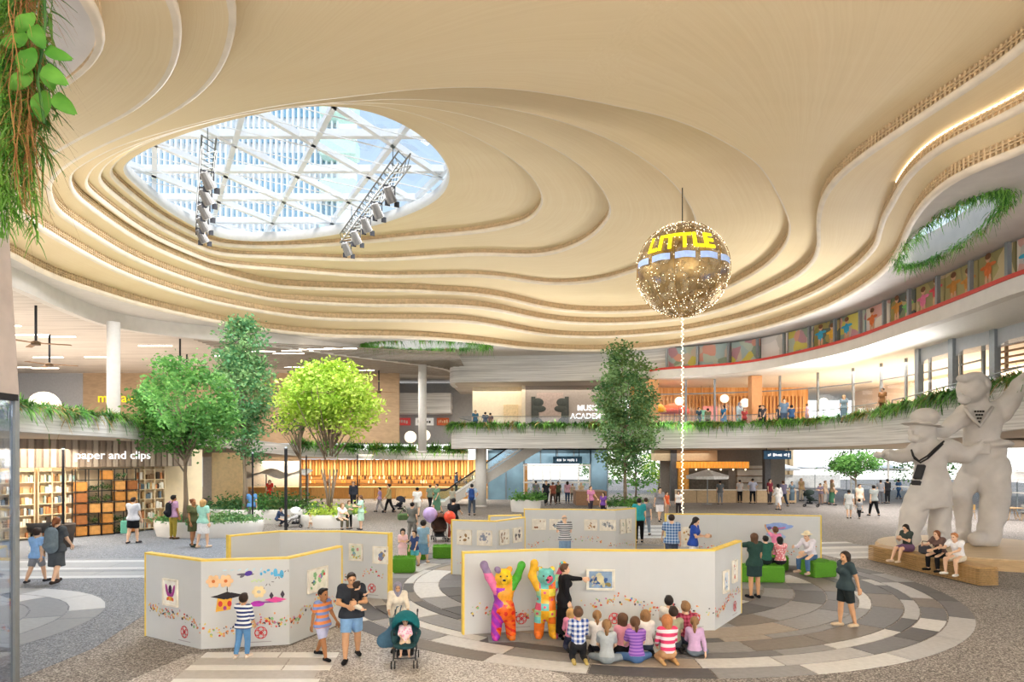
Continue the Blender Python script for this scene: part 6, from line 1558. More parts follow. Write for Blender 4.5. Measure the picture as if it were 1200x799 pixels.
# right: walkway before the cafe and the far exit
for k, (px, py, hd, rz, po, kw, lb) in enumerate((
  (844, 591, 563, 178, 'stand', dict(top=('#6f7478', 'short'), bottom=('pants', '#8a8d92'), hair=('short', 'black')), 'person in grey facing the cafe counter'),
  (867, 589, 562, 185, 'stand', dict(top=('#d9d4d2', 'short'), bottom=('pants', '#1f2126'), hair=('short', 'black')), 'customer in pale grey and black trousers at the cafe'),
  (882, 590, 560, 178, 'hips', dict(top=('#b9bdd0', 'short'), bottom=('pants', '#23252a'), hair=('short', 'dark')), 'customer in lilac grey at the right end of the cafe'),
  (902, 591, 561, 30, 'stand', dict(top=('#7a2f3a', 'short'), bottom=('pants', '#4a4648'), hair=('short', 'black')), 'person in dark red standing in the bright passage'),
  (912, 598, 566, 200, 'walk', dict(top=('#f6f4f4', 'long'), bottom=('skirt', '#f0f0f2', .7), hair=('long', 'black'), sex='f'), 'woman in white walking along the passage'),
  (918, 594, 562, 190, 'walk2', dict(top=('#6f6a80', 'short'), bottom=('pants', '#2f3a48'), hair=('short', 'brown')), 'man in slate beside the woman in white'),
  (928, 590, 564, 0, 'stand', dict(top=('#6f8290', 'short'), bottom=('skirt', '#5f727f', .8), hair=('short', 'black'), sex='f'), 'woman in a long blue-grey dress in the passage'),
  (939, 587, 560, 10, 'stand', dict(top=('#c9a87a', 'short'), bottom=('pants', '#d9c9b0'), hair=('bob', 'blond'), sex='f'), 'figure in camel colours near the passage crowd'),
  (975, 592, 559, 80, 'hold', dict(top=('#7a6a52', 'short'), bottom=('longskirt', '#3f6a52', .9), hair=('bob', 'brown'), sex='f'), 'woman in a long green skirt at the right of the passage crowd'),
  (962, 591, 566, -60, 'read', dict(top=('#8a7f8f', 'short'), bottom=('pants', '#a58a7a'), hair=('short', 'dark')), 'person leaning over the dark pushchair in the passage'),
  (967, 590, 563, 40, 'stand', dict(top=('#d0b59a', 'short'), bottom=('pants', '#b5b0aa'), hair=('short', 'light')), 'tall person in tan amid the passage crowd'),
  (995, 608, 573, 160, 'walk', dict(top=('#e9ecec', 'short'), bottom=('shorts', '#dfe3e2'), hair=('short', 'black')), 'child in white walking beside the small boy'),
  (1007, 608, 584, 176, 'walk', dict(top=('stripe:#5a5d62:#c9ccd0:10', 'short'), bottom=('pants', '#25262a'), hair=('short', 'black'), kid=1), 'small boy in a grey striped top walking away'),
  (1007, 601, 567, 10, 'stand', dict(top=('#e0d8c4', 'short'), bottom=('pants', '#d0c8b8'), hair=('short', 'dark')), 'person in cream behind the small boy'),
  (1024, 605, 567, 178, 'walk2', dict(top=('#9fa5a2', 'short'), bottom=('pants', '#17181b'), hair=('short', 'black')), 'man in a grey shirt and black trousers walking to the exit'),
  (1032, 590, 562, 150, 'stand', dict(top=('#9a9aa0', 'short'), bottom=('pants', '#6a6a70'), hair=('short', 'dark')), 'figure in mid grey near the far exit'),
  (1040, 590, 561, 190, 'stand', dict(top=('#2c2c30', 'long'), bottom=('pants', '#222226'), hair=('short', 'black')), 'figure all in black near the far exit'),
  (1053, 585, 561, 200, 'walk', dict(top=('#4a6f9a', 'short'), bottom=('pants', '#3a5578'), hair=('short', 'black')), 'figure in blue at the far exit beside the statue'))):
    PP(lb, px, py, hd, rz, po, fine=False, **kw)
x, y = G(951, 594); stroller((x, y, .012), 60, 'low dark pushchair amid the passage crowd', '#2f3a36', '#25302c', 1.2)
# upstairs visitors
for px, py, z, d, hh, rz, po, kw, lb in (
  (556, 0, 5.7, 50.2, 1.75, 20, 'stand', dict(top=('#3f7090', 'short'), bottom=('pants', '#2f4a60')), 'person in blue at the left end of the upstairs bridge'),
  (568, 0, 5.7, 51.5, 1.7, 200, 'hold', dict(top=('#5a6a86', 'short'), bottom=('pants', '#3a4458')), 'person in slate blue on the upstairs bridge'),
  (574, 0, 5.7, 52.5, 1.7, 160, 'stand', dict(top=('#8a6a6f', 'short'), bottom=('pants', '#5a5058')), 'person in faded rose on the upstairs bridge'),
  (824, 0, 5.7, 46.6, 1.7, 30, 'stand', dict(top=('#3a4f5f', 'short'), bottom=('pants', '#2a3a48')), 'person in dark blue upstairs, left of the round lamp'),
  (835, 0, 5.7, 46.8, 1.65, 190, 'stand', dict(top=('#7a7a5f', 'short'), bottom=('pants', '#4a4a3c')), 'person in olive drab by the upstairs planting'),
  (854, 0, 5.7, 46.0, 1.85, -70, 'walk', dict(top=('#3f7fb0', 'short'), bottom=('dress', '#3a78ac', .7), hair=('long', 'dark'), sex='f'), 'woman in a bright blue dress upstairs'),
  (873, 0, 5.7, 45.6, 2.0, 20, 'stand', dict(top=('#b5c9d4', 'long'), bottom=('longskirt', '#a5bcc9', .8), hair=('hijab', 'hijab'), sex='f'), 'woman in a pale blue headscarf outfit upstairs'),
  (879, 0, 5.7, 45.2, 1.55, -10, 'stand', dict(top=('#b04a4a', 'short'), bottom=('pants', '#7a3a3c'), hair=('bob', 'brown'), sex='f'), 'girl in red beside the pale blue headscarf'),
  (898, 0, 5.7, 44.6, 1.7, 60, 'stand', dict(top=('#3c3f46', 'short'), bottom=('pants', '#2a2c30')), 'left one of two dark clad visitors near the orange column'),
  (902, 0, 5.7, 44.3, 1.68, -60, 'hold', dict(top=('#55525a', 'short'), bottom=('pants', '#34343a')), 'right one of two dark clad visitors near the orange column'),
  (921, 0, 5.75, 43.6, 1.6, 10, 'stand', dict(top=('#4a4f5a', 'short'), bottom=('pants', '#33363c'), kid=1), 'child left of the tall upstairs visitor'),
  (927, 0, 5.75, 43.3, 2.0, -20, 'stand', dict(top=('#6f86a0', 'short'), bottom=('pants', '#4f6078')), 'tall upstairs visitor in dusty blue between two children'),
  (936, 0, 5.75, 43.0, 1.55, 170, 'stand', dict(top=('#3f5f8a', 'short'), bottom=('pants', '#2f4460'), kid=1), 'child right of the tall upstairs visitor'),
  (955, 0, 5.8, 41.8, 1.5, 60, 'stand', dict(top=('#d9b5c9', 'short'), bottom=('skirt', '#c9a5c0', .6), hair=('long', 'brown'), sex='f'), 'girl in pale pink upstairs'),
  (1000, 0, 5.85, 38.5, 1.7, -30, 'stand', dict(top=('#8fa5b5', 'short'), bottom=('skirt', '#7a94a8', .7), hair=('long', 'blond'), sex='f'), 'fair haired woman in grey-blue upstairs'),
  (1048, 0, 5.95, 35.0, 1.65, -60, 'stand', dict(top=('#a5764f', 'short'), bottom=('pants', '#6a4a3a'), hair=('bun', 'black'), sex='f'), 'woman in ochre at the corner of the planted ramp')):
    kw.setdefault('hair', ('short', 'black')); person(lb, (XD(px, d), d+1.1, z), rz, hh, po, fine=False, **kw)

# ================================================================ two painted bears
def bear(label, loc, rz, h, paint, mats, armL, armR):
    t = thing('painted_bear', label, 'sculpture', (*loc, .012), math.radians(rz)); t['_local'] = 1
    f = Field(np.array((-.45, -.3, 0))*h, np.array((.45, .3, 1.12))*h, .011*h); k = .03*h
    def c(a, b, r0, r1, **q): f.cap(np.array(a)*h, np.array(b)*h, r0*h, r1*h, k, **q)
    f.ell(np.array((0, 0, .42))*h, np.array((.155, .14, .19))*h, k); f.ell(np.array((0, 0, .62))*h, np.array((.14, .12, .16))*h, k)
    for s in (-1, 1):
        c((s*.085, 0, .36), (s*.105, 0, .06), .085, .07); c((s*.105, .02, .035), (s*.115, -.09, .035), .05, .05)
        f.ell(np.array((s*.085, 0, .965))*h, np.array((.042, .03, .042))*h, .01*h)
    f.ell(np.array((0, -.005, .86))*h, np.array((.115, .11, .115))*h, k); c((0, -.08, .83), (0, -.15, .82), .055, .045)
    f.ell(np.array((0, -.19, .84))*h, np.array((.025, .02, .018))*h, .008*h)
    for s, p in ((-1, armL), (1, armR)):
        c((s*.11, 0, .7), p[0], .06, .055); c(p[0], p[1], .055, .05); f.ell(np.array(p[1])*h, np.array((.055, .05, .06))*h, .02*h)
    v, q = f.mesh(); cc = v[q].mean(1)/h; mi = paint(cc)
    raw('body', v, q, mats, t, True, mi)
    for s in (-1, 1): MB().ball((s*.045*h, -.112*h, .885*h), .013*h, 8).build('eye', EYE, t)
    MB().ball((0, -.196*h, .845*h), (.024*h, .014*h, .017*h), 10).build('nose', DARK, t, True)
    m = MB(); m.box((0, 0, .004), (.42*h, .34*h, .008)); m.build('base_plate', STEEL, t)
    return t
BC = lambda c: mk('bear_paint_'+c[1:], c, .25, var=.18, scale=9, spec=.5)
def paint1(c):
    x, z = c[:, 0], c[:, 2]; n_ = .03*np.sin(c[:, 1]*40+z*30)+.03*np.sin(z*24+x*18)
    m = np.full(len(c), 2)                                     # orange-red body
    m[z > .55] = 1; m[(z > .45) & (z <= .6) & (np.sin(x*45+z*38) > .1)] = 1
    m[(z < .5) & (np.sin(x*60)+np.sin(z*52+1) > .9)] = 3; m[(z < .25)] = 2; m[(z < .22) & (np.sin(z*70+x*40) > .3)] = 3
    left = x+n_ < -.045
    m[left & (z < .72)] = 4; m[left & (z < .5) & (np.sin(z*40+x*50) > .45)] = 5; m[left & (z > .62) & (z < .95) & (x < -.1)] = 6; m[(x < -.12) & (z > .92)] = 7
    m[(x > .12) & (z > .68)] = 8; m[(z < .07) & ~left] = 9; m[(np.hypot(x, z-.86) < .12)] = 0; m[(np.hypot(x+.085, z-.965) < .05)] = 7
    return m
bear('painted bear with a purple left side, yellow face and green arm', (G(590, 749)), 4, 1.5, paint1, [BC(c) for c in ('#f2c522', '#f0a028', '#e8641e', '#d62f22', '#9a2fb0', '#c9359a', '#e879b0', '#8f7a9f', '#45a52f', '#d9762a')],
     ((-.2, 0, .86), (-.27, -.02, 1.03)), ((.19, 0, .85), (.25, -.02, 1.02)))
def paint2(c):
    x, y, z = c.T; q = np.floor((x+.5)/.105).astype(int)*7+np.floor(z/.1).astype(int)*3; m = np.array([0, 1, 2, 3, 0, 2, 4, 1, 5])[q % 9]
    r = np.hypot((x+.5) % .105-.052, z % .1-.05); m[(r < .02) & (q % 2 == 0)] = 4
    m[(x < -.02) & (z < .22)] = 2; m[(x < -.1) & (z > .66)] = 1; m[(x > .02) & (z < .2) & (q % 3 > 0)] = 1
    m[(np.hypot(x, z-.87) < .13)] = 0; m[(np.hypot(x-.04, z-.84) < .05)] = 4
    return m
bear('painted bear in teal, orange and yellow patchwork beside the woman in black', (G(640, 747)), 2, 1.48, paint2, [BC(c) for c in ('#6fc4c0', '#f0b52c', '#ea7a2a', '#9fd0a0', '#d95a7a', '#e8d44a')],
     ((-.2, 0, .87), (-.17, -.02, 1.05)), ((.19, 0, .86), (.24, -.02, 1.02)))

# ================================================================ the giant statue of two children
def statue():
    d0 = 25.2; sc = d0/F
    t = thing('statue', 'giant pale stone statue of two children in sailor suits', 'statue', (17.2, d0, .40)); t['_local'] = 1
    def S(px, py, dy=0): d = d0+dy; return np.array((XD(px, d)-17.2, dy, ZD(py, d)-.40))
    stone = mk('pale_stone', '#ccc6c0', .8, var=.08, scale=1.6, bump=.35); black = mk('black_inlay', '#2a2829', .6)
    h = .055; lo, hi = np.array((-4.4, -1.8, 0)), np.array((3.2, 1.8, 7.3))
    def carve(f):                                             # chiselled unevenness
        X, Y, Z = f._pts((slice(None),)*3)
        f.F = f.F+.03*np.sin(5.1*X+2.3*Z)*np.sin(4.3*Z-1.7*X+Y)+.018*np.sin(11*X-6*Z)*np.sin(9*Z+5*Y)
    # --- smaller child with the hat, in front
    f = Field(lo, hi, h); a = -.45; r = lambda px: px*sc
    f.cap(S(1090, 575, a), S(1091, 545, a), r(22), r(17), .12, ((0, 1, 0), .8)).cap(S(1088, 592, a), S(1090, 575, a), r(26), r(22), .1, ((0, 1, 0), .8))
    f.cut(S(1090, 594, a), (.15, 0, -1)); f.cap(S(1074, 530, a), S(1112, 526, a), r(11), r(12), .2)
    f.cap(S(1074, 590, a), S(1063, 631, a-.1), r(15), r(12), .05).cap(S(1102, 590, a+.2), S(1101, 631, a+.2), r(12), r(11), .05)
    f.cap(S(1070, 631, a-.1), S(1062, 631, a-.5), r(8), r(7), .1).cap(S(1104, 631, a+.2), S(1100, 631, a-.4), r(8), r(7), .1)
    f.cap(S(1076, 531, a), S(1052, 534, a), r(9), r(7.5), .1).cap(S(1052, 534, a), S(1037, 533, a-.1), r(7.5), r(6), .08, flat=True)
    f.ell(S(1029, 533, a-.1), (r(6), r(4.5), r(4)), .06)
    f.cap(S(1108, 528, a), S(1132, 534, a-.2), r(12), r(9), .12).cap(S(1132, 534, a-.2), S(1148, 523, a-.35), r(8), r(5.5), .08)
    for k in range(4): f.cap(S(1148, 522+k*3, a-.4), S(1158, 521+k*3.2, a-.4), r(2), r(1.6), .03)
    f.cap(S(1147, 520, a-.42), S(1151, 516, a-.45), r(2), r(1.6), .03)
    f.cap(S(1088, 524, a), S(1084, 505, a), r(9), r(10), .15); f.ell(S(1081, 503, a), (r(13.5), r(14), r(17)), .08)
    f.ell(S(1066, 506, a-.15), (r(3), r(3), r(4)), .08); f.ell(S(1071, 514, a-.3), (r(6), r(5), r(4)), .1); f.ell(S(1072, 500, a-.38), (r(2.4), r(2), r(1.8)), .05, True)
    for x_ in (1078, 1090, 1102): f.cap(S(x_, 592, a-.75), S(x_+2, 570, a-.72), .05, .02, .06, None, True)
    carve(f)
    v, q = f.mesh(); raw('smaller_figure', v, q, stone, t, True)
    f = Field(lo, hi, h); f.ell(S(1084, 489, a), (r(14.5), r(15), r(11)), .05); f.cut(S(1084, 497, a), (.12, 0, -1)); f.cap(S(1080, 498, a), S(1081, 498, a), r(22), r(22), .05, ((.14, 0, .99), .08)); v, q = f.mesh(); raw('hat', v, q, stone, t, True)
    # --- taller child
    f = Field(lo, hi, h); b = .35
    f.cap(S(1146, 528, b), S(1152, 495, b), r(18), r(21), .12, ((0, 1, 0), .75)).cap(S(1133, 484, b), S(1172, 480, b), r(11), r(12), .2).cap(S(1148, 545, b), S(1158, 532, b), r(19), r(20), .12, ((0, 1, 0), .8))
    f.cap(S(1146, 522, b-.1), S(1167, 520, b-.1), r(17), r(18), .05, ((0, 0, 1), .3))
    f.cap(S(1131, 486, b-.1), S(1106, 505, b-.2), r(11), r(8), .12).cap(S(1106, 505, b-.2), S(1094, 507, b-.4), r(8), r(6), .08)
    f.cap(S(1174, 482, b), S(1196, 452, b-.1), r(12.5), r(9), .12).cap(S(1196, 452, b-.1), S(1216, 430, b-.3), r(9), r(6.5), .1); f.ell(S(1219, 426, b-.3), (r(6), r(5), r(7)), .06)
    f.cap(S(1147, 474, b), S(1141, 458, b), r(9), r(10), .12); f.ell(S(1138, 456, b-.05), (r(15), r(15.5), r(18)), .08)
    f.ell(S(1124, 461, b-.35), (r(3.2), r(3.2), r(3.6)), .08); f.ell(S(1129, 469, b-.4), (r(7), r(5), r(4.5)), .1); f.ell(S(1153, 459, b+.05), (r(3), r(3), r(5)), .05); f.ell(S(1128, 455, b-.45), (r(2.6), r(2.2), r(1.8)), .05, True); f.ell(S(1136, 455, b-.5), (r(2.6), r(2.2), r(1.8)), .05, True)
    f.cap(S(1143, 550, b+.25), S(1126, 578, b+.2), r(14.5), r(12), .05).cap(S(1126, 578, b+.2), S(1131, 631, b+.7), r(12), r(6.5), .05)
    f.cap(S(1165, 546, b-.2), S(1166, 588, b-.4), r(17), r(14.5), .05).cap(S(1166, 588, b-.4), S(1158, 631, b-.5), r(14.5), r(11.5), .05)
    f.cap(S(1153, 631, b-.4), S(1143, 631, b-.9), r(9), r(8), .1); f.cap(S(1132, 631, b+.6), S(1124, 631, b+.3), r(8), r(7), .1)
    f.ell(S(1142, 450, b+.12), (r(16.5), r(16), r(15)), .03); f.cap(S(1126, 444, b-.3), S(1148, 441, b-.3), r(5), r(6), .08); f.cap(S(1154, 452, b), S(1154, 468, b+.1), r(5), r(4), .06)
    f.cap(S(1122, 466, b-.42), S(1128, 468, b-.5), .03, .03, .04, None, True)
    f.cap(S(1128, 536, b-.62), S(1172, 528, b-.7), .05, .05, .06, None, True); f.cap(S(1150, 500, b-.75), S(1147, 528, b-.7), .03, .03, .05, None, True); f.cap(S(1158, 506, b-.72), S(1170, 503, b-.62), .035, .035, .05, None, True); carve(f)
    v, q = f.mesh(); raw('taller_figure', v, q, stone, t, True)
    # --- collars, scarf bands and ties
    for k, o in ((0, 0), (1, 3.2)):
        MB().tube([S(1068+o*.4, 527+o, a-.62), S(1070+o*.5, 534+o, a-.78), S(1077+o*.5, 540+o*.6, a-.88), S(1087, 534+o, a-.86), S(1100, 522+o, a-.72), S(1106-o*.4, 517+o, a-.5)], .035, 6).build('collar_stripe', black, t)
    MB().prism([(-.24, -.07), (.2, -.07), (.2, .07), (-.24, .07)], 0, .01).v
    m = MB(); c0, c1 = S(1080, 545, a-.66), S(1075, 561, a-.76)
    m.bar(c0, c1, .27, .12); m.bar(c1+(c0-c1)*-.15, c1+(c0-c1)*-.42, .3, .12); m.build('tie', black, t)
    m = MB()
    for i in range(4):
        for j in range(4-i):
            m.box(S(1143+j*3.1+i*1.5, 482+i*4, b-.62-.02*i), (.055, .05, .07))
    stuff(m.build('scarf_dots', black, t))
    MB().tube([S(1131, 478, b-.4), S(1138, 488, b-.66), S(1148, 499, b-.72), S(1156, 488, b-.68), S(1163, 477, b-.45)], .07, 6).build('lapel', stone, t, True)
    return t
statue()
# ================================================================ trees, planters and hanging plants
def leafmat(name, c, c2):
    if name in MATS: return MATS[name]
    m, n, l, b = node_mat(name); b.inputs['Roughness'].default_value = .6; b.inputs['Specular IOR Level'].default_value = .25
    t = n.new('ShaderNodeTexCoord'); no = n.new('ShaderNodeTexNoise'); no.inputs['Scale'].default_value = 2.3; no.inputs['Detail'].default_value = 4
    l.new(t.outputs['Object'], no.inputs['Vector']); r = ramp(n, [(.35, c), (.65, c2)]); l.new(no.outputs['Fac'], r.inputs[0]); l.new(r.outputs[0], b.inputs['Base Color'])
    tr = n.new('ShaderNodeBsdfTranslucent'); l.new(r.outputs[0], tr.inputs[0]); mx = n.new('ShaderNodeMixShader'); mx.inputs[0].default_value = .35
    o = n['Material Output']; l.new(b.outputs[0], mx.inputs[1]); l.new(tr.outputs[0], mx.inputs[2]); l.new(mx.outputs[0], o.inputs[0]); return m
BARK = mk('bark_grey', '#8a7a68', .85, var=.2, scale=8, stretch=(1, 1, .2), bump=.4)
PLANT = mk('planter_white', '#dddad6', .6, var=.04, scale=2)
SOIL = mk('soil', '#4a3c30', .95, var=.2, scale=12)
NR_ = np.random.default_rng(11)
def leaf_quads(P, size, up=.25):
    """a small pointed leaf at every point"""
    n = len(P); a = NR_.normal(size=(n, 3)); a[:, 2] = a[:, 2]*.6-up; a /= np.linalg.norm(a, axis=1)[:, None]
    b = np.cross(a, NR_.normal(size=(n, 3))); b /= np.linalg.norm(b, axis=1)[:, None]+1e-9
    s = size*NR_.uniform(.65, 1.3, (n, 1))
    v = np.stack([P-a*s*.5, P+b*s*.27, P+a*s*.5, P-b*s*.27], 1).reshape(-1, 3)
    return v, np.arange(4*n).reshape(-1, 4)
def tree(label, loc, blobs, n_clump, n_leaf, size, mats, trunk, seed, clump_r=.45, stems=1, z0=0.):
    """blobs: crown ellipsoids (dx, dy, z, rx, ry, rz) relative to the base; trunk=(height of first fork, radius)"""
    global NR_
    NR_ = np.random.default_rng(seed); rr = random.Random(seed); t = thing('tree', label, 'tree', (*loc, z0)); t['_local'] = 1
    vol = np.array([b[3]*b[4]*b[5] for b in blobs]); cl = []
    for k in range(n_clump):
        b = blobs[NR_.choice(len(blobs), p=vol/vol.sum())]; d = NR_.normal(size=3); d /= np.linalg.norm(d); r = NR_.uniform(.45, 1)**.6
        cl.append((b[0]+d[0]*b[3]*r, b[1]+d[1]*b[4]*r, b[2]+d[2]*b[5]*r))
    cl = np.array(cl); m = MB(); fk, rad = trunk
    top = cl[:, 2].max()
    for s in range(stems):
        a = 2*PI*s/stems; lean = .0 if stems == 1 else .14
        pts = [(0, 0, 0), (math.cos(a)*lean*fk*.5+rr.gauss(0, .03), math.sin(a)*lean*fk*.5, fk*.5), (math.cos(a)*lean*fk*1.2, math.sin(a)*lean*fk*1.2, fk)]
        if stems == 1: pts.append((rr.gauss(0, .1), rr.gauss(0, .1), fk+(top-fk)*.5)); pts.append((rr.gauss(0, .1), rr.gauss(0, .1), fk+(top-fk)*.85))
        rs = [rad/stems**.5*(1-.22*i) for i in range(len(pts))]; m.tube(pts, rs, 8)
    tk_ = m.build('trunk', BARK, t, True)
    for s in range(min(26, n_clump)):
        c = cl[int(s*len(cl)/26) % len(cl)]; zb = min(fk*rr.uniform(.75, 1.05)+max(0, (c[2]-fk))*.35, c[2]-.2); k = .14*zb*(1 if stems > 1 else .0)
        a = math.atan2(c[1], c[0]); p0 = Vector((math.cos(a)*k*.6, math.sin(a)*k*.6, zb)); p2 = Vector(c); p1 = (p0+p2)/2+Vector((0, 0, .18*(p2-p0).length*(-.5 if stems > 1 else .3)))
        b = MB(); b.tube([p0, p1, p2], [rad*.34, rad*.2, rad*.07], 5); b.build('branch', BARK, tk_, True)
    P = np.repeat(cl, n_leaf, 0)+NR_.normal(size=(len(cl)*n_leaf, 3))*clump_r*np.array((1, 1, .62))
    sel = NR_.integers(0, len(mats), len(cl)).repeat(n_leaf); v, f = leaf_quads(P, size)
    stuff(raw('foliage', v, f, mats, t, False, sel)); return t
LG = [leafmat('leaf_mid_green', '#4a8140', '#6b9f55'), leafmat('leaf_green_light', '#5f9447', '#86b863')]
LD = [leafmat('leaf_deep_green', '#4f8a5a', '#7aab7a'), leafmat('leaf_olive', '#6f9a62', '#9bbd82')]
LL = [leafmat('leaf_lime', '#a5c838', '#cfe36a'), leafmat('leaf_yellow_green', '#b9d24a', '#dff08a'), leafmat('leaf_apple', '#8fb83a', '#b5d458')]
LK = [leafmat('leaf_dark', '#3f6a42', '#5f8a52'), leafmat('leaf_dark_olive', '#55703f', '#7a9558')]
d = 30.6; k = d/F
tree('spreading mid-green tree in the front curved planter, left of the tall slim tree', (XD(217, d), d), [(0, 0, ZD(487, d), 52*k, 46*k, 46*k), (-18*k, 0, ZD(520, d), 38*k, 34*k, 28*k), (26*k, 0, ZD(515, d), 32*k, 30*k, 34*k), (2*k, 0, ZD(450, d), 30*k, 28*k, 18*k)], 230, 44, .21, LG, (2.4, .14), 1, .3, z0=.6)
d = 37; k = d/F
tree('tall slim grey-green tree reaching up towards the ceiling', (XD(286, d), d), [(0, 0, ZD(420, d), 26*k, 24*k, 38*k), (2*k, 0, ZD(465, d), 32*k, 30*k, 44*k), (-3*k, 0, ZD(512, d), 22*k, 22*k, 26*k), (3*k, 0, ZD(545, d), 17*k, 17*k, 12*k)], 230, 44, .22, LD, (3.0, .15), 2, .32, z0=.6)
d = 35.6; k = d/F
tree('bright lime green multi-stemmed tree in the round planter', (XD(386, d), d), [(-4*k, 0, ZD(472, d), 52*k, 46*k, 36*k), (-32*k, 0, ZD(492, d), 30*k, 28*k, 30*k), (26*k, 0, ZD(488, d), 32*k, 30*k, 36*k), (0, 0, ZD(448, d), 34*k, 30*k, 16*k)], 240, 46, .23, LL, (2.6, .16), 3, .3, 5, z0=.5)
d = 46; k = d/F
tree('dark small tree half hidden behind the lime green tree', (XD(352, d), d), [(16*k, 0, ZD(436, d), 20*k, 18*k, 12*k), (-18*k, 0, ZD(500, d), 16*k, 14*k, 14*k)], 40, 26, .22, LK, (3.2, .13), 4, .3)
d = 44; k = d/F
tree('dark green slender tree in front of the bridge beside the string of lights', (XD(733, d), d), [(2*k, 0, ZD(432, d), 22*k, 20*k, 26*k), (0, 0, ZD(470, d), 35*k, 32*k, 30*k), (4*k, 0, ZD(510, d), 33*k, 30*k, 28*k), (-2*k, 0, ZD(545, d), 24*k, 22*k, 18*k)], 250, 44, .24, LK+[LD[1]], (3.4, .14), 5, .36, z0=.4)
d = 52; k = d/F
tree('small fresh green tree by the far exit left of the statue', (XD(1003, d), d), [(0, 0, 3.35, 28*k, 24*k, 11*k), (-12*k, 0, 2.9, 15*k, 14*k, 9*k)], 90, 40, .22, LG, (1.9, .1), 6, .3)
# greenery beyond the far glass and in the daylight gap
for i, (px, d, zc, rx, rz_, lb) in enumerate(((745, 60, 2.9, 2.3, 1.9, 'leafy green tree in the daylight behind the slender tree'), (772, 67, 2.6, 1.6, 2.4, 'yellow-green tree beyond the glass left of the cafe'), (1085, 66, 2.6, 3.0, 2.0, 'pale tree outside, seen between the statue\'s arm and hat'), (702, 66, 2.4, 1.8, 1.6, 'small pale tree beyond the glass entrance'))):
    tree(lb, (XD(px, d), d), [(0, 0, zc, rx, rx*.9, rz_)], 46, 26, .3, (LG, LL, LG, LD)[i], (1.6, .1), 20+i, .4)

# ---- planters with shrubs
def planter(label, c, rx, ry, h, plants, rz=0, seed=1, wall_=PLANT):
    t = thing('planter', label, 'planter', (*c, 0), rz); t['_local'] = 1; n = 36; m = MB()
    ring = lambda s, z: [(rx*s*math.cos(2*PI*i/n), ry*s*math.sin(2*PI*i/n), z) for i in range(n)]
    prof = [(.94, 0), (.95, .04), (1, h*.6), (1, h-.03), (.985, h), (.92, h), (.91, h-.12)]
    for s, z in prof: m.v += ring(s, z)
    for j in range(len(prof)-1):
        for i in range(n): m.f.append((j*n+i, j*n+(i+1) % n, (j+1)*n+(i+1) % n, (j+1)*n+i)); m.m.append(0)
    pot_ = m.build('pot', wall_, t, True); s_ = MB(); s_.v = ring(.93, h-.1); s_.f = [tuple(range(n))]; s_.m = [0]; s_.build('soil', SOIL, pot_)
    g = np.random.default_rng(seed)
    for nm, cnt, per, hh, size, spread, mats in plants:
        pos = []
        while len(pos) < cnt:
            x, y = g.uniform(-1, 1, 2)
            if x*x+y*y < .82: pos.append((x*rx, y*ry))
        P = []
        for x, y in pos:
            H = hh*g.uniform(.6, 1.1); q = g.normal(size=(per, 3))*np.array((spread, spread, H*.3)); q[:, 2] = np.abs(q[:, 2])+h-.05; q[:, 0] += x; q[:, 1] += y; P.append(q)
        global NR_
        NR_ = g; v, f = leaf_quads(np.vstack(P), size, -.3); stuff(raw(nm, v, f, mats, t, False, g.integers(0, len(mats), cnt).repeat(per)))
    return t
planter('curved white planter with low shrubs in front of the mint and olive dressed women', (-14.6, 31.6), 2.6, 1.25, .75, [('low_shrub', 46, 60, .55, .16, .3, LD), ('flowering_shrub', 14, 40, .8, .16, .25, LG)], 0, 1)
planter('large pale planter with dense dark shrubs under the tall slim tree', (-14.9, 38.6), 3.3, 1.8, .8, [('dense_shrub', 60, 60, 1.4, .2, .4, LK+[LG[0]]), ('low_shrub', 30, 40, .5, .18, .4, LD)], 0, 2)
planter('round white planter with bright grasses under the lime green tree', (-9.9, 35.8), 1.75, 1.2, .7, [('bright_shrub', 26, 50, .9, .17, .25, LL+[LG[1]])], 0, 3)
planter('round white planter with a clipped green bush by the escalator', (.95, 45.5), 1.05, .8, .85, [('bush', 20, 70, 1.0, .18, .25, LG)], 0, 4)
planter('white planter hiding the foot of the slender dark tree', (7.7, 44.2), 1.3, .9, .5, [('bush', 20, 60, 1.1, .2, .3, LK+LG)], 0, 5)

# ---- trailing plants along the parapets
FR = [leafmat('fern_green', '#4f8a3a', '#7fb058'), leafmat('fern_dark', '#3a6a35', '#5f8f4a'), leafmat('grass_tan', '#a5864f', '#c2a870'), leafmat('fern_bright', '#6fae3f', '#9ad062')]
def blades(P, D, L, w, droop, n=3):
    """curved blades: start points, unit directions, lengths"""
    m = len(P); v = np.zeros((m, 2*(n+1), 3)); side = np.cross(D, (0, 0, 1.)); side /= np.linalg.norm(side, axis=1)[:, None]+1e-6
    for i in range(n+1):
        t = i/n; c = P+D*(L*t)[:, None]-np.array((0, 0, 1.))*(droop*L*t*t)[:, None]; ww = w*(1-.8*t)
        v[:, 2*i] = c-side*ww[:, None]/2; v[:, 2*i+1] = c+side*ww[:, None]/2
    f = np.concatenate([np.array([[2*i, 2*i+1, 2*i+3, 2*i+2]])+np.arange(m)[:, None]*2*(n+1) for i in range(n)])
    return v.reshape(-1, 3), f
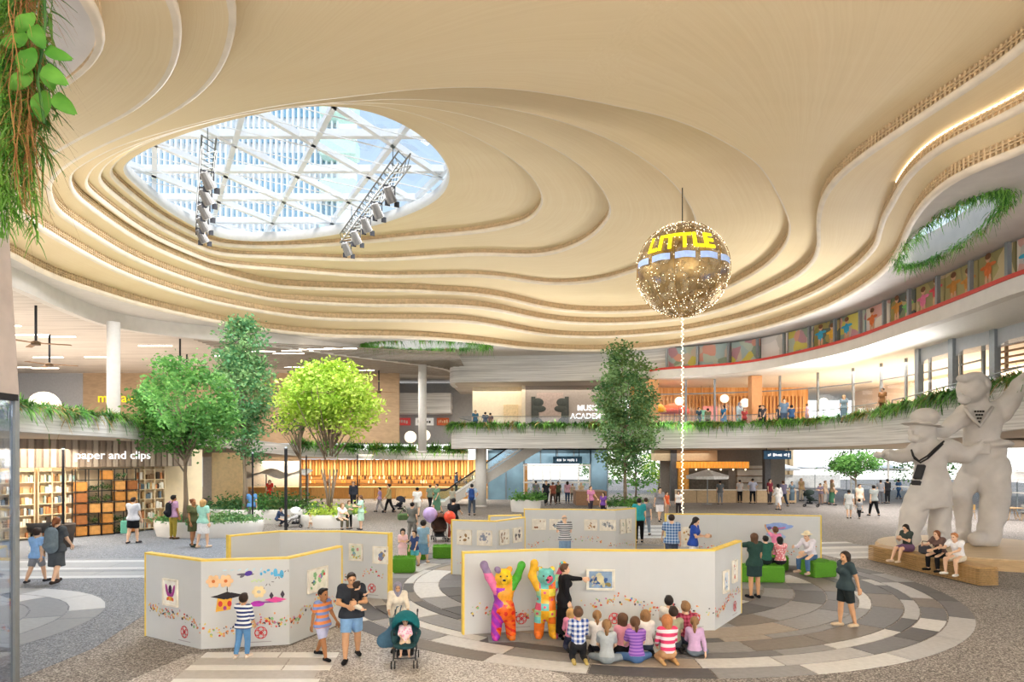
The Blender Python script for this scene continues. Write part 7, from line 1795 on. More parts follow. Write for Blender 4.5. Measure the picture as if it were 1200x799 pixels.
def fringe(name, label, pts, outv, n, size=.6, hang=.9, seed=1, mats=FR, wts=(4, 3, 1.2, 2), tall=.35, per=16, grow=None):
    g = np.random.default_rng(seed); pts = np.asarray(pts, float); outv = np.asarray(outv, float)
    idx = g.uniform(0, len(pts)-1, n); i0 = idx.astype(int); fr = (idx-i0)[:, None]; i1 = np.minimum(i0+1, len(pts)-1)
    C_ = pts[i0]*(1-fr)+pts[i1]*fr; O = outv[i0]; s = g.uniform(.5, 1.25, n)*(1 if grow is None else grow[i0])
    P = np.repeat(C_, per, 0)+g.normal(size=(n*per, 3))*np.array((.12, .12, .05)); O = np.repeat(O, per, 0); S = np.repeat(s, per)
    D = O*g.uniform(.1, .9, (n*per, 1))+g.normal(size=(n*per, 3))*.45; D[:, 2] = g.uniform(-.15, .8, n*per)*tall*2.2; D /= np.linalg.norm(D, axis=1)[:, None]
    L = size*S*g.uniform(.6, 1.25, n*per); v, f = blades(P, D, L, .075*size/.6*g.uniform(.7, 1.4, n*per), hang*g.uniform(.3, 1.5, n*per))
    mi = np.repeat(g.choice(len(mats), n, p=np.array(wts)/sum(wts)), per); mi = np.tile(mi, 3)
    o = raw(name, v, f, list(mats), None, False, mi); tag(o, label, 'plants', None, 'stuff'); return o
GB = G2[6:]; nb = normals2(GB[:, :2], False)*-1
cut_ = int(np.argmin(np.abs(GB[:, 0]-20.4)+np.abs(GB[:, 1]-37)))
fringe('parapet_plants', 'ferns and grasses trailing over the long bridge parapet', [(x-.0, y, z+.02) for x, y, z, zb in GB[:cut_]], [(*q, 0) for q in nb[:cut_]], 330, .5, .9, 1, per=24, tall=.55)
gr_ = np.linspace(1, 1.7, len(GB)-cut_)
fringe('parapet_plants', 'lush fern fringe on the rising ramp behind the giant statue', [(x, y, z+.05) for x, y, z, zb in GB[cut_:]], [(*q, 0) for q in nb[cut_:]], 260, .6, .9, 2, wts=(4, 3, 1, 3), grow=gr_, tall=.55, per=24)
GA = A2[::-1]; na = normals2(GA[:, :2], False)*-1
fringe('parapet_plants', 'mixed green and rust grasses along the left balcony planter', [(x-.1*q[0], y-.1*q[1], z+.86) for (x, y, z), q in zip(GA[10:62], na[10:62])], [(*q, 0) for q in na[10:62]], 190, .5, .8, 3, tall=.6, per=24, wts=(3, 4, 2, 1))
fringe('parapet_plants', 'bushy plants on the far left balcony below the round lamps', [(x, y-.6, z+.9) for x, y, z in GA[75:]], [(*q, 0) for q in na[75:]], 150, .8, .35, 4, tall=.9, per=22, wts=(4, 4, 1, 3))
for q, nm, lb, k_, z_ in ((OE1, 'oculus_plants', 'green fringe hanging round the far oval ceiling opening', 150, .42), (OE2, 'oculus_plants', 'green fringe hanging round the right oval ceiling opening', 150, .3)):
    c = q.mean(0); o = (c-q)/np.linalg.norm(c-q, axis=1)[:, None]; Q = np.vstack([q, q[:1]]); o = np.vstack([o, o[:1]])
    fringe(nm, lb, [(x, y, 12.05) for x, y in Q], [(*v, -.3) for v in o*.5], k_, z_, 1.0, 7, tall=.02, wts=(4, 2, .3, 4))
# ---- plants hanging at the upper left, close to the camera
pb_ = thing('hanging_planter', 'planter trough above the left wall, its plants hanging into view', 'planter', (-6.2, 6.6, 9.0)); pb_['_local'] = 1
MB().box((-.2, 0, .2), (3.2, 1.6, .4), 0, 0, .04).build('trough', PLANT, pb_)
def hangplant(label, name, px0, px1, py0, py1, d, mats, per, n, w, leaf, seed):
    t = thing(name, label, 'plant', (XD((px0+px1)/2, d), d, 9.0)); t['_local'] = 1; g = np.random.default_rng(seed)
    X = (g.uniform(px0, px1, n)-(px0+px1)/2)*d/F; zb = ZD(g.uniform(py0, py1, n), d)-9.0; Y = g.normal(0, .12, n)
    m = MB(); P = []
    for x, y, z in zip(X, Y, zb):
        k = 8; q = [(x*.6+x*.4*i/k+.03*math.sin(i*1.7+x*9), y, z*i/k) for i in range(k+1)]; m.tube(q, .006, 4); q = np.array(q)
        tt = g.uniform(0, k-.01, per); i0 = tt.astype(int); P.append(q[i0]+(q[i0+1]-q[i0])*(tt-i0)[:, None])
    stuff(m.build('stems', mats[0], t)); P = np.vstack(P)
    D = g.normal(size=(len(P), 3)); D[:, 2] = -np.abs(D[:, 2])*.5+.1; D /= np.linalg.norm(D, axis=1)[:, None]
    v, f = blades(P, D, leaf*g.uniform(.5, 1.3, len(P)), w*g.uniform(.7, 1.3, len(P)), .8*g.uniform(.3, 1.3, len(P)))
    stuff(raw('leaflets', v, f, mats, t, False, np.tile(g.integers(0, len(mats), len(P)), 3))); return t
hangplant('long bright green trailing fern reaching lowest at the left edge', 'trailing_fern', 2, 34, 215, 285, 7.0, [FR[3], FR[0]], 75, 26, .022, .16, 1)
hangplant('dark feathery fern behind the bright trailing fern', 'feather_fern', 0, 30, 110, 200, 7.3, [FR[1], FR[0]], 60, 20, .03, .2, 2)
hangplant('dry russet grass trailing among the ferns', 'dry_grass', 18, 52, 150, 250, 6.9, [leafmat('straw_russet', '#9a6a3f', '#c29a62')], 26, 14, .009, .42, 3)
hangplant('spiky narrow leaved plant sticking out on the right of the ferns', 'spiky_plant', 24, 52, 90, 185, 7.1, [FR[0], FR[1]], 24, 12, .035, .26, 4)
bl = thing('broadleaf_vine', 'vine with big oval leaves hanging at the upper left', 'plant', (XD(50, 6.8), 6.8, 9.0)); bl['_local'] = 1
MB().tube([(0, 0, 0), (.03, 0, -.7), (-.05, 0, -1.3), (.02, 0, -1.75)], .014, 5).build('stem', FR[1], bl)
lm = leafmat('big_leaf', '#4a8a2f', '#76b24a'); g_ = random.Random(4)
for i, (px, py, L, ang) in enumerate(((44, 20, .26, -.5), (52, 36, .27, .2), (62, 55, .28, .75), (46, 62, .3, -.3), (66, 82, .3, .55), (38, 84, .28, -.6), (45, 100, .32, -.1), (64, 104, .3, .5), (54, 74, .26, .1), (36, 44, .26, -.8))):
    c = Vector((XD(px, 6.8)-XD(50, 6.8), g_.uniform(-.12, .12), ZD(py, 6.8)-9.0)); v = []; n = 7
    for k in range(n+1):
        t = k/n; w = .3*L*math.sin(PI*min(1, t*.93+.04))**.8; dx, dz = math.sin(ang*(.3+t)), -math.cos(ang*(.3+t)); p = c+Vector((dx*L*t, -.05*math.sin(t*3), dz*L*t)); s = Vector((-dz, .35, dx)).normalized()*w
        v += [p-s, p+Vector((0, -.02, 0)), p+s]
    raw('leaf', v, [(3*k+j, 3*k+j+1, 3*k+j+4, 3*k+j+3) for k in range(n) for j in (0, 1)], lm, bl, True)

# ================================================================ lamps, fans, poles, signs on the upper levels
def globe_lamp(label, px, py, d, r, zfloor):
    t = thing('globe_lamp', label, 'lamp', (XD(px, d), d, zfloor)); t['_local'] = 1; z = ZD(py, d)-zfloor
    m = MB(); m.ball((0, 0, z), r, 18); m.build('globe', mk('opal_globe', '#fff3dc', .4, emit=.75, var=.01), t, True)
    if z > r: MB().tube([(0, 0, 0), (0, 0, z-r*.95)], .03, 6).build('stand', DARK, t); MB().lathe([(.15, 0), (.15, .03), (.04, .05)], n=12).build('foot', DARK, t)
    return t
globe_lamp('large glowing globe lamp among the plants at the far left', 52, 476, 26, .58, 5.2)
globe_lamp('smallest of three white globe lamps, left, on the far balcony', 443, 510, 59.6, .42, 4.1)
globe_lamp('largest of three white globe lamps, middle, on the far balcony', 481, 512, 59.2, .55, 4.1)
globe_lamp('white globe lamp close to the slender column, right of the three', 498, 510, 60, .5, 4.1)
globe_lamp('globe lamp in the restaurant near the red umbrella', 796, 470, 50.5, .33, 5.7)
globe_lamp('globe lamp in the middle of the restaurant', 849, 467, 50, .33, 5.7)
globe_lamp('globe lamp glowing behind the pale blue headscarf', 873, 472, 50.6, .36, 5.7)
globe_lamp('globe lamp at the right end of the restaurant', 965, 471, 47.5, .3, 5.8)
def fan(label, px, y0, y1, zc, blades_=3):
    x, d = PZ(px, y0, zc); t = thing('ceiling_fan', label, 'fan', (x, d, zc)); t['_local'] = 1; z = ZD(y1, d)-zc
    MB().tube([(0, 0, 0), (0, 0, z)], .06, 8).build('rod', DARK, t); MB().lathe([(.05, -.12), (.2, -.1), (.22, .05), (.06, .12)], (0, 0, z), 14).build('motor', mk('fan_bronze', '#5f4c38', .5, .3), t)
    for k in range(blades_):
        a = k*2*PI/blades_+.3; m = MB(); m.bar((.2*math.cos(a), .2*math.sin(a), z), (1.5*math.cos(a), 1.5*math.sin(a), z-.03), .26, .03); m.build('blade', mk('fan_brown', '#8a6a48', .6), t)
    return t
fan('ceiling fan with a long rod nearest the left wall', 42, 358, 402, 11.2); fan('lower ceiling fan just right of the first, left of the column', 58, 392, 427, 11.2)
for px, y0, y1, lb in ((211, 397, 428, 'slim fan rod above the mid-green tree'), (219, 415, 432, 'short dark fan rod beside the slim one above the mid-green tree'), (444, 434, 459, 'dark fan rod hanging left of the slender white column')): fan(lb, px, y0, y1, 11.2)
def pole(label, px, y1, d, r=.05, pot=False):
    t = thing('pole', label, 'pole', (XD(px, d), d, 0)); t['_local'] = 1; z = ZD(y1, d)
    MB().tube([(0, 0, .05), (0, 0, z)], r, 8).build('shaft', DARK, t); MB().lathe([(r*3, 0), (r*3, .04), (r*1.2, .06)], n=14).build('base_plate', DARK, t); MB().lathe([(r*1.1, 0), (r*1.3, .05), (r*.5, .12)], (0, 0, z), 10).build('cap', STEEL, t)
    if pot: MB().lathe([(.32, .02), (.46, .95), (.42, 1.0), (.40, .9)], n=18).build('collar_pot', mk('dark_pot', '#4f453f', .7), t, True)
pole('black pole rising from a dark pot in front of the bookshop', 74, 527, 27.5, .05, True)
pole('thin black pole left of the thicker one near the planters', 296, 532, 33, .045); pole('thick black pole between the planters and the lime tree', 335, 526, 33, .08)
pole('thin dark pole further back by the timber shop', 359, 535, 46, .05); pole('thin dark pole right of the lime tree', 419, 533, 48, .05)
# shop signs on the upper far left
ys = thing('wall_sign', 'yellow shop lettering on the timber wall upstairs left', 'sign', (XD(138, 57.5), 57.6, ZD(467, 57.5)))
text_part('lettering', 'ma  anni', 1.2, (XD(138, 57.5), 57.9, ZD(466, 57.5)), (1, 0, 0), (0, 0, 1), mk('yellow_sign', '#e8d62a', .5, emit=.5, var=.01), ys, .08)
for px0, px1, c, c2, lb in ((435, 457, '#e3d21f', '#8a7f10', 'yellow shop sign below the white bridge'), (459, 481, '#c94a48', '#f0d8d4', 'red shop sign with pale script below the white bridge'), (487, 508, '#f0eeea', '#2a2a2a', 'white shop sign with dark letters behind the column'), (512, 526, '#b5552f', '#f0c9a5', 'rust red shop sign at the right end of the row')):
    d = 64.12; t = thing('shop_sign', lb, 'sign', (XD((px0+px1)/2, d), d, ZD(494, d))); w = (px1-px0)*d/F
    MB().box((XD((px0+px1)/2, d), d, ZD(494, d)), (w, .24, .72)).build('sign_board', mk('sign_'+c[1:], c, .5, emit=.25), t)
    m = MB(); r_ = random.Random(px0); x = XD(px0, d)+w*.14
    while x < XD(px1, d)-w*.14: q = r_.uniform(.08, .2); m.box((x+q/2, d-.13, ZD(494, d)+r_.uniform(-.05, .05)), (q, .03, r_.uniform(.2, .36))); x += q+.07
    m.build('lettering', mk('sign_text_'+c2[1:], c2, .5), t)
# ================================================================ ground floor shops
# ---- bookshop on the left
SB = np.array([(-24.5, 26.0), (-17.9, 34.4)])                # shop line recedes to the right
sd_ = (SB[1]-SB[0])/np.linalg.norm(SB[1]-SB[0]); sn = np.array([sd_[1], -sd_[0]]); sL = np.linalg.norm(SB[1]-SB[0]); srz = math.atan2(sd_[1], sd_[0])
def sp(u, o, z): return (SB[0][0]+sd_[0]*u+sn[0]*o, SB[0][1]+sd_[1]*u+sn[1]*o, z)
cream = mk('bookshop_cream', '#f2dcb8', .7, var=.04, scale=3)
struct(MB().box(sp(sL/2, -.75, 2.1), (sL+4, .15, 4.2), srz).build('wall_bookshop', cream))
sl_ = struct(MB().box(sp(sL/2, .12, 3.95), (sL+2, .1, 1.3), srz).build('trim_20', mk('sign_band_back', '#8f7f70', .7)))
gb = [mk('sign_slat_'+c[1:], c, .6, var=.1, stretch=(4, 4, .3)) for c in ('#a3917f', '#b5a593', '#8f7d6c')]
for k in range(44): MB().box(sp(-1+k*(sL+2)/44, .2, 3.95), (.2, .06, 1.28), srz).build('slat', gb[k % 3], sl_)
ps = thing('shop_sign', 'white paper and clips lettering over the bookshop', 'sign', sp(sL*.72, .3, 3.85))
text_part('lettering', 'paper and clips', .56, sp(sL*.735, .3, 3.86), (*sd_, 0), (0, 0, 1), mk('white_letters', '#ffffff'), ps, .05)
shelfw = mk('shelf_pale', '#e8d2ac', .6, var=.06)
BOOKC = [mk('book_'+c[1:], c, .6, var=.05) for c in ('#f2ead8', '#d9c3a0', '#8a6a4a', '#efe3cc', '#4a4038', '#c9a06a', '#b5cfc0', '#e0d9cc', '#d98f5a', '#6f7f8a', '#f5efe2')]
bk0 = None; nb_ = 0; r9 = random.Random(9)
for b_, (u0, w) in enumerate(((.2, 2.2), (2.55, 2.2), (4.9, 1.6), (9.0, 1.5))):
    u0 = min(u0, sL-1.55)
    t = thing('bookcase', ('pale bookcase at the far left of the bookshop, next to the glass', 'pale bookcase behind the woman and boy', 'pale bookcase behind the dark pot and pole', 'pale bookcase at the right end of the bookshop')[b_], 'bookcase', sp(u0+w/2, -.45, .0), srz); t['_local'] = 1
    for x in (-w/2, -w/6, w/6, w/2): MB().box((x, 0, 1.65), (.04, .36, 3.3)).build('upright', shelfw, t)
    MB().box((0, .17, 1.65), (w, .03, 3.3)).build('back_panel', cream, t)
    for z in (.12, .62, 1.12, 1.62, 2.12, 2.62, 3.12): MB().box((0, 0, z), (w, .36, .035)).build('shelf', shelfw, t)
    for zi, z in enumerate((.12, .62, 1.12, 1.62, 2.12, 2.62)):
        x = -w/2+.08
        while x < w/2-.12:
            q = r9.uniform(.05, .16); hh = r9.uniform(.2, .38)
            if r9.random() < .78 and nb_ < 290:
                if bk0 is None:
                    m = MB(); m.box((0, 0, .5), (1, .22, 1)); bk0 = m.build('book', BOOKC[0]); bk0.data.materials[0] = BOOKC[0]; o = bk0
                else:
                    o = bk0.copy(); COL.objects.link(o)
                R = Matrix.Rotation(srz, 4, 'Z'); pz_ = R @ Vector((x+q/2, -.04, 0)); o.location = (t.location.x+pz_.x, t.location.y+pz_.y, z+.019); o.rotation_euler = (0, 0, srz); o.scale = (q*.92, 1, hh)
                o.material_slots[0].link = 'OBJECT'; o.material_slots[0].material = r9.choice(BOOKC); nb_ += 1
                bc_ = r9.randrange(11); o.material_slots[0].material = BOOKC[bc_]
                tag(o, '%s book on the %s shelf of the %s' % (('ivory', 'sand', 'brown', 'cream', 'black-brown', 'ochre', 'mint', 'grey-beige', 'orange', 'slate blue', 'white')[bc_], ('lowest', 'second lowest', 'third lowest', 'third highest', 'second highest', 'highest')[zi], ('leftmost bookcase', 'bookcase behind the woman and boy', 'bookcase by the dark pot', 'bookcase at the right end')[b_]), 'book', 'books in the bookshop, bookcase %s' % ('one', 'two', 'three', 'four')[b_])
            x += q+.012
# orange display crates in a black grid
crt = [mk('crate_'+c[1:], c, .6, var=.12) for c in ('#c98a45', '#b5733a', '#d99f5c', '#a5683a')]
for b_, (u0, cols_, lb) in enumerate(((1.15, 3, 'black grid display with orange crates on the left of the bookshop'), (6.2, 5, 'black grid display with orange crates in the middle of the bookshop'))):
    w = cols_*.56; t = thing('display_grid', lb, 'display rack', sp(u0+w/2, .05, 0), srz); t['_local'] = 1
    for k in range(cols_+1):
        for y in (-.2, .2): MB().box((-w/2+k*.56, y, 1.6), (.03, .03, 3.2)).build('upright', DARK, t)
    for k in range(7): MB().box((0, 0, .05+k*.525), (w, .42, .025)).build('shelf', DARK, t)
    for i in range(cols_):
        for j in range(6):
            q = r9.random()
            if q < .5:
                z = .065+j*.525; m = MB(); x = -w/2+i*.56+.28; R = Matrix.Rotation(srz, 4, 'Z'); v = R @ Vector((x, 0, 0)); c_ = thing('crate', 'orange crate in the %s grid display, column %s from left, %s row' % (('left', 'middle')[b_], ('one', 'two', 'three', 'four', 'five')[i], ('bottom', 'second lowest', 'third lowest', 'third highest', 'second highest', 'top')[j]), 'crate', (t.location.x+v.x, t.location.y+v.y, z), srz, 'orange crates in the %s grid display' % ('left', 'middle')[b_]); c_['_local'] = 1
                mm = crt[int(q*40) % 4]; MB().box((0, .15, .22), (.48, .02, .42)).build('back_board', mm, c_); MB().box((0, 0, .015), (.48, .32, .03)).build('base_board', mm, c_)
                for s in (-1, 1): MB().box((s*.23, 0, .22), (.02, .32, .42)).build('side_board', mm, c_)
                MB().box((0, -.15, .22), (.48, .02, .42)).build('front_board', mm, c_)
            elif q < .8:
                z = .065+j*.525; g = np.random.default_rng(i*10+j+b_*100); P = g.normal(size=(60, 3))*np.array((.16, .1, .07))+np.array((-w/2+i*.56+.28, 0, z+.16)); NR_ = g; v, f = leaf_quads(P, .12, -.3); stuff(raw('shelf_plant', v, f, LK[q > .65], t))
# tables and tubs in front of the bookshop
def tub(label, px, py, c, w=.9):
    x, y = G(px, py); t = thing('display_tub', label, 'tub', (x, y, 0)); t['_local'] = 1
    MB().lathe([(.2*w, .3), (.5*w, .36), (.62*w, .78), (.58*w, .8), (.45*w, .42), (.1, .4)], n=18).build('bowl', mk('tub_'+c[1:], c, .6), t, True)
    for k in range(4): a = k*PI/2+.4; MB().bar((.3*w*math.cos(a), .3*w*math.sin(a), .36), (.42*w*math.cos(a), .42*w*math.sin(a), 0), .04).build('leg', DARK, t)
tub('black round display tub left of the woman with the rucksack', 47, 632, '#2c2b2c'); 
def lowtable(label, px, py, w, dd, h, c, rz=0):
    x, y = G(px, py); t = thing('low_table', label, 'table', (x, y, 0), rz); t['_local'] = 1; mm = mk('table_'+c[1:], c, .6)
    MB().box((0, 0, h-.03), (w, dd, .06), 0, 0, .01).build('table_top', mm, t)
    for sx in (-1, 1):
        for sy in (-1, 1): MB().box((sx*(w/2-.06), sy*(dd/2-.06), (h-.06)/2), (.05, .05, h-.06)).build('leg', DARK, t)
    return x, y
x, y = lowtable('low white display table left of the black tub', 92, 626, 1.9, .9, .5, '#e2e2e2', .5)
x, y = lowtable('grey low table with gift boxes right of the dark pot', 118, 622, 1.7, .8, .5, '#8a8680', .4)
for k, (dx, c, s, lb) in enumerate(((-.5, '#e6e0d6', .3, 'white gift box on the grey low table'), (0, '#6f7a76', .36, 'grey gift box on the grey low table'), (.45, '#7fb59a', .26, 'mint gift box on the grey low table'))):
    t = thing('gift_box', lb, 'box', (x+dx, y+dx*.35, .5), .4); MB().box((0, 0, s*.42), (s, s, s*.84), 0, 0, .01).build('base', mk('gift_'+c[1:], c, .6), t, loc=0); MB().box((0, 0, s*.9), (s*1.06, s*1.06, s*.16), 0, 0, .01).build('lid', mk('gift_'+c[1:], c, .6), t, loc=0)
x, y = G(173, 606); t = thing('panel_board', 'tilted wooden panel leaning by the pier', 'board', (x, y, .9), .2); t['_local'] = 1
MB().bar((-.5, 0, .1), (.5, .1, 1.25), .08, .9).build('board', mk('tilted_board', '#c2935a', .6), t); MB().box((0, 0, -.4), (.5, .5, 1.0)).build('stand', mk('stand_stone', '#cfc5b5', .7), t)
x, y = lowtable('pale stone counter beside the tilted wooden panel', 164, 616, 2.2, .8, .9, '#d9ccb8', .3)
# window and white wall right of the bookshop
dk = struct(MB().box((-19.6, 38.1, 2.1), (2.8, .2, 4.2), 0).build('wall_side_shop', mk('grey_blue_shop', '#aeb9c2', .6, var=.1)))
wn = struct(MB().box((-20.0, 37.95, 3.1), (1.9, .06, 1.5)).build('window_5', mk('blue_grey_window', '#8fa5b5', .2)))
# ---- timber fronted shop behind the lime tree
ts = struct(MB().box((-11.5, 63, 1.75), (26, .3, 3.5)).build('wall_timber_shop', mk('timber_shop_back', '#b98447', .6, var=.15, stretch=(6, 1, .3))))
tw = [mk('timber_slat_'+c[1:], c, .55, var=.1, stretch=(4, 4, .4)) for c in ('#cf9650', '#e0ae68', '#b97d3c', '#ecc488')]
for k in range(88): MB().box((-24.2+k*.29, 62.7, 2.75+(k % 3)*.02), (.2, .14, 1.5), 0).build('slat', tw[(k*7) % 4], ts)
cnt = thing('shop_counter', 'long warm timber counter under the slatted wood shop front', 'counter', (-11.5, 59.6, 0)); t = cnt; t['_local'] = 1
for k in range(13): MB().box((-11.4+k*1.9, 0, .5), (1.86, .8, 1.0)).build('panel', tw[k % 2], t)
MB().box((0, -.02, 1.03), (24.8, .95, .07)).build('worktop', mk('worktop_honey', '#e8c48d', .4), t)
r3 = random.Random(3)
sh = thing('shelving', 'dark shelves of bottles and tins along the timber shop', 'shelf', (-11.5, 62.2, 0)); sh['_local'] = 1
for k in range(9): MB().box((-12+k*3, .1, .86), (.06, .3, 1.72)).build('upright', mk('shelf_umber', '#7a5530', .6), sh)
for z in (1.25, 1.65): MB().box((0, 0, z), (24, .4, .05)).build('shelf', mk('shelf_umber', '#7a5530', .6), sh)
b0 = None
for k in range(150):
    x = -23+r3.random()*23; z = r3.choice((1.276, 1.676)); 
    if b0 is None: m = MB(); m.lathe([(.08, 0), (.09, .02), (.09, .2), (.035, .28), (.035, .36)], n=8); b0 = m.build('bottle', mk('bottle_amber', '#6a4526', .3)); o = b0
    else: o = b0.copy(); COL.objects.link(o)
    o.location = (x, 62.05, z); s = r3.uniform(.8, 1.15); o.scale = (s, s, min(s, 1.05)); o.material_slots[0].link = 'OBJECT'; kb = r3.randrange(4); o.material_slots[0].material = [mk('bottle_amber', ''), mk('bottle_dark', '#3f2d1f', .3), mk('tin_orange', '#d98f3f', .4), mk('tin_cream', '#e8d2a8', .5)][kb]
    tag(o, '%s bottle on the timber shop\'s %s shelf, %s of the lime tree' % (('amber', 'dark brown', 'orange', 'cream')[kb], 'lower' if z < 1.5 else 'upper', 'left' if x*F/62+600< 388 else 'right'), 'bottle', 'bottles along the timber shop')
# white canopy and glazing left of it
cv_ = thing('canopy', 'white wavy canopy between the slim tree and the timber shop', 'canopy', (-19.5, 52, 0)); cv_['_local'] = 1
P_ = []; nx = 14
for i in range(nx+1):
    x = -3.4+6.8*i/nx; z = 2.25+.22*math.sin(i*1.1)
    P_ += [(x, -1, z), (x, 1, z+.35), (x, 1, z+.4), (x, -1, z+.06)]
raw('cloth', P_, [(4*i+a, 4*i+4+a, 4*i+4+(a+1) % 4, 4*i+(a+1) % 4) for i in range(nx) for a in range(4)], mk('white_canvas', '#f4f4f2', .8), cv_)
for x in (-3.3, 0, 3.3): MB().tube([(x, 0, 0), (x, 0, 2.4)], .05, 6).build('post', STEEL, cv_)
struct(MB().box((-24, 60.5, 1.9), (9, .2, 3.8)).build('wall_pale_shop', mk('pale_shop_front', '#e9e2d6', .6, var=.06)))
cm = struct(MB().box((-17.8, 41, 2.1), (1.8, .2, 3.9), .5).build('wall_peach_shop', mk('peach_shop_wall', '#f0cfa0', .6, var=.08)))  # wall in a peach tone, varied a little at random

# ---- escalator rising to the bridge
es = thing('escalator', 'pair of escalators climbing behind the white column to the bridge', 'escalator', (-2.5, 51, 0)); es['_local'] = 1
x0, x1, z1 = -2.6, 4.6, 5.6; sl = math.atan2(z1, x1-x0); cl_ = mk('escalator_cladding', '#dcd7d0', .5, var=.04); rub = mk('handrail_black', '#2e2e30', .5)
for y in (-.2, 1.5):
    m = MB(); m.add([(x0-1.2, y-.62, .02), (x0+.4, y-.62, .02), (x1+.6, y-.62, z1-1.0), (x1+.6, y-.62, z1), (x0-.1, y-.62, .32), (x0-1.2, y-.62, .32)]+[(x0-1.2, y+.62, .02), (x0+.4, y+.62, .02), (x1+.6, y+.62, z1-1.0), (x1+.6, y+.62, z1), (x0-.1, y+.62, .32), (x0-1.2, y+.62, .32)],
            [(0, 1, 2, 3, 4, 5), (11, 10, 9, 8, 7, 6)]+[(i, 6+i, 6+(i+1) % 6, (i+1) % 6) for i in range(6)]); m.build('truss_cladding', cl_, es)
    for k in range(26):
        x = x0+.1+k*(x1-x0)/26; z = .34+max(0, (x-x0)*math.tan(sl)); MB().box((x+.13, y, z), (.27, .9, .06)).build('step', STEEL, es)
    for s in (-1, 1):
        yy = y+s*.56; raw('balustrade_pane', [(x0-1, yy, .3), (x0, yy, .36), (x1+.5, yy, z1), (x1+.5, yy, z1+.85), (x0, yy, 1.2), (x0-1, yy, 1.15)], [(0, 1, 2, 3, 4, 5)], glass('rail_glass'), es)
        MB().tube([(x0-1.05, yy, .7), (x0-1, yy, 1.15), (x0, yy, 1.2), (x1+.5, yy, z1+.88)], .05, 6).build('handrail', rub, es)
        MB().bar((x0, yy+s*.06, .5), (x1+.5, yy+s*.06, z1+.12), .04, .16).build('skirt_rail', mk('white_rail', '#f4f2ee', .4), es)
for px, k, lb, c in ((528, 1.0, 'man in grey-blue riding up the lower part of the escalator', '#6f7f98'), (574, 9.6, 'person in dark clothes standing higher on the escalator', '#3a3236')):
    x = x0+.3+k*(x1-x0)/26*2.2 if k < 2 else x0+.1+k*(x1-x0)/26; xi = int((x-x0-.1)/((x1-x0)/26)); x = x0+.23+xi*(x1-x0)/26; z = .37+max(0, (x-.13-x0)*math.tan(sl))
    person(lb, (es.location.x+x, 51-.2, z), 80, 1.75, 'stand', top=(c, 'long'), bottom=('pants', '#2f333c'), hair=('short', 'black'), fine=False)
struct(MB().box((6.2, 52.4, .55), (2.4, 2.6, 1.1)).build('trim_21', mk('brown_plinth', '#9a7558', .6, var=.1)))

# ---- glass entrance in the centre with blue facade and sign
ent = struct(bpy.data.objects.new('door_2', None)); COL.objects.link(ent)
wf2 = mk('white_frame', '#f2efe8', .4, var=.02)
for px in (614, 625, 636, 645, 656, 678, 691): MB().box((XD(px, 56), 56, ZD(566, 56)-.35), (.1, .1, ZD(545, 56)+.5)).build('mullion', wf2, ent)
x0_, x1_ = XD(613, 56), XD(692, 56); zt = ZD(545, 56)
for z in (zt, 1.6, .05): MB().box(((x0_+x1_)/2, 56, z), (x1_-x0_, .12, .12)).build('rail', wf2, ent)
for a, b_ in ((613, 636), (636, 656), (656, 692)): MB().box(((XD(a, 56)+XD(b_, 56))/2, 56, zt/2), (XD(b_, 56)-XD(a, 56)-.1, .03, zt-.1)).build('pane', glass('clear_glass'), ent)
bg_ = mk('blue_glass_facade', '#86aabf', .15, .2, var=.22, scale=.5, spec=.6)
bf = struct(bpy.data.objects.new('window_6', None)); COL.objects.link(bf)
for a, b_, z0, z1_ in ((572, 614, 0, 4.4), (614, 692, zt+.1, 4.4), (692, 712, 0, 4.4)):
    x0_, x1_ = XD(a, 58), XD(b_, 58); MB().box(((x0_+x1_)/2, 58, (z0+z1_)/2), (x1_-x0_, .12, z1_-z0)).build('pane', bg_, bf)
    n = max(1, int((x1_-x0_)/1.4))
    for k in range(n+1): MB().box((x0_+(x1_-x0_)*k/n, 57.9, (z0+z1_)/2), (.08, .08, z1_-z0)).build('mullion', STEEL, bf)
def dirsign(label, px0, px1, py, d, txt, c='#3f6f94', h=.62):
    t = thing('direction_sign', label, 'sign', (XD((px0+px1)/2, d), d, ZD(py, d))); w = (px1-px0)*d/F; x = XD((px0+px1)/2, d); z = ZD(py, d)
    MB().box((x, d, z), (w, .12, h), 0, 0, .01).build('sign_board', mk('signblue_'+c[1:], c, .4), t)
    m = MB(); r_ = random.Random(int(px0)); u = x-w*.36                     # too small to read in the photo: a line of letter-sized strokes
    while u < x+w*.3: q = r_.uniform(.05, .12); m.box((u+q/2, d-.075, z+r_.uniform(-.02, .02)), (q, .02, r_.uniform(.12, .22))); u += q+(.04 if r_.random() < .8 else .16)
    if txt: m.add([(x+w*.4, d-.08, z+.16), (x+w*.36, d-.08, z+.02), (x+w*.44, d-.08, z+.02)], [(0, 1, 2)]); m.box((x+w*.4, d-.075, z-.06), (.06, .02, .18))
    m.build('lettering', mk('white_letters', '#ffffff'), t)
    for s in (-.4, .4): MB().tube([(x+w*s, d, z+h/2), (x+w*s, d, max(z+h/2+.2, 4.42))], .03, 6).build('hanger', DARK, t)
dirsign('blue hanging sign with a line of white text over the glass entrance', 648, 682, 539, 54, '', '#4a7a98', .6)
dirsign('blue direction sign with arrow over the passage right of the cafe', 895, 927, 533, 46.5, 'arrow', '#3f6f98', .6)

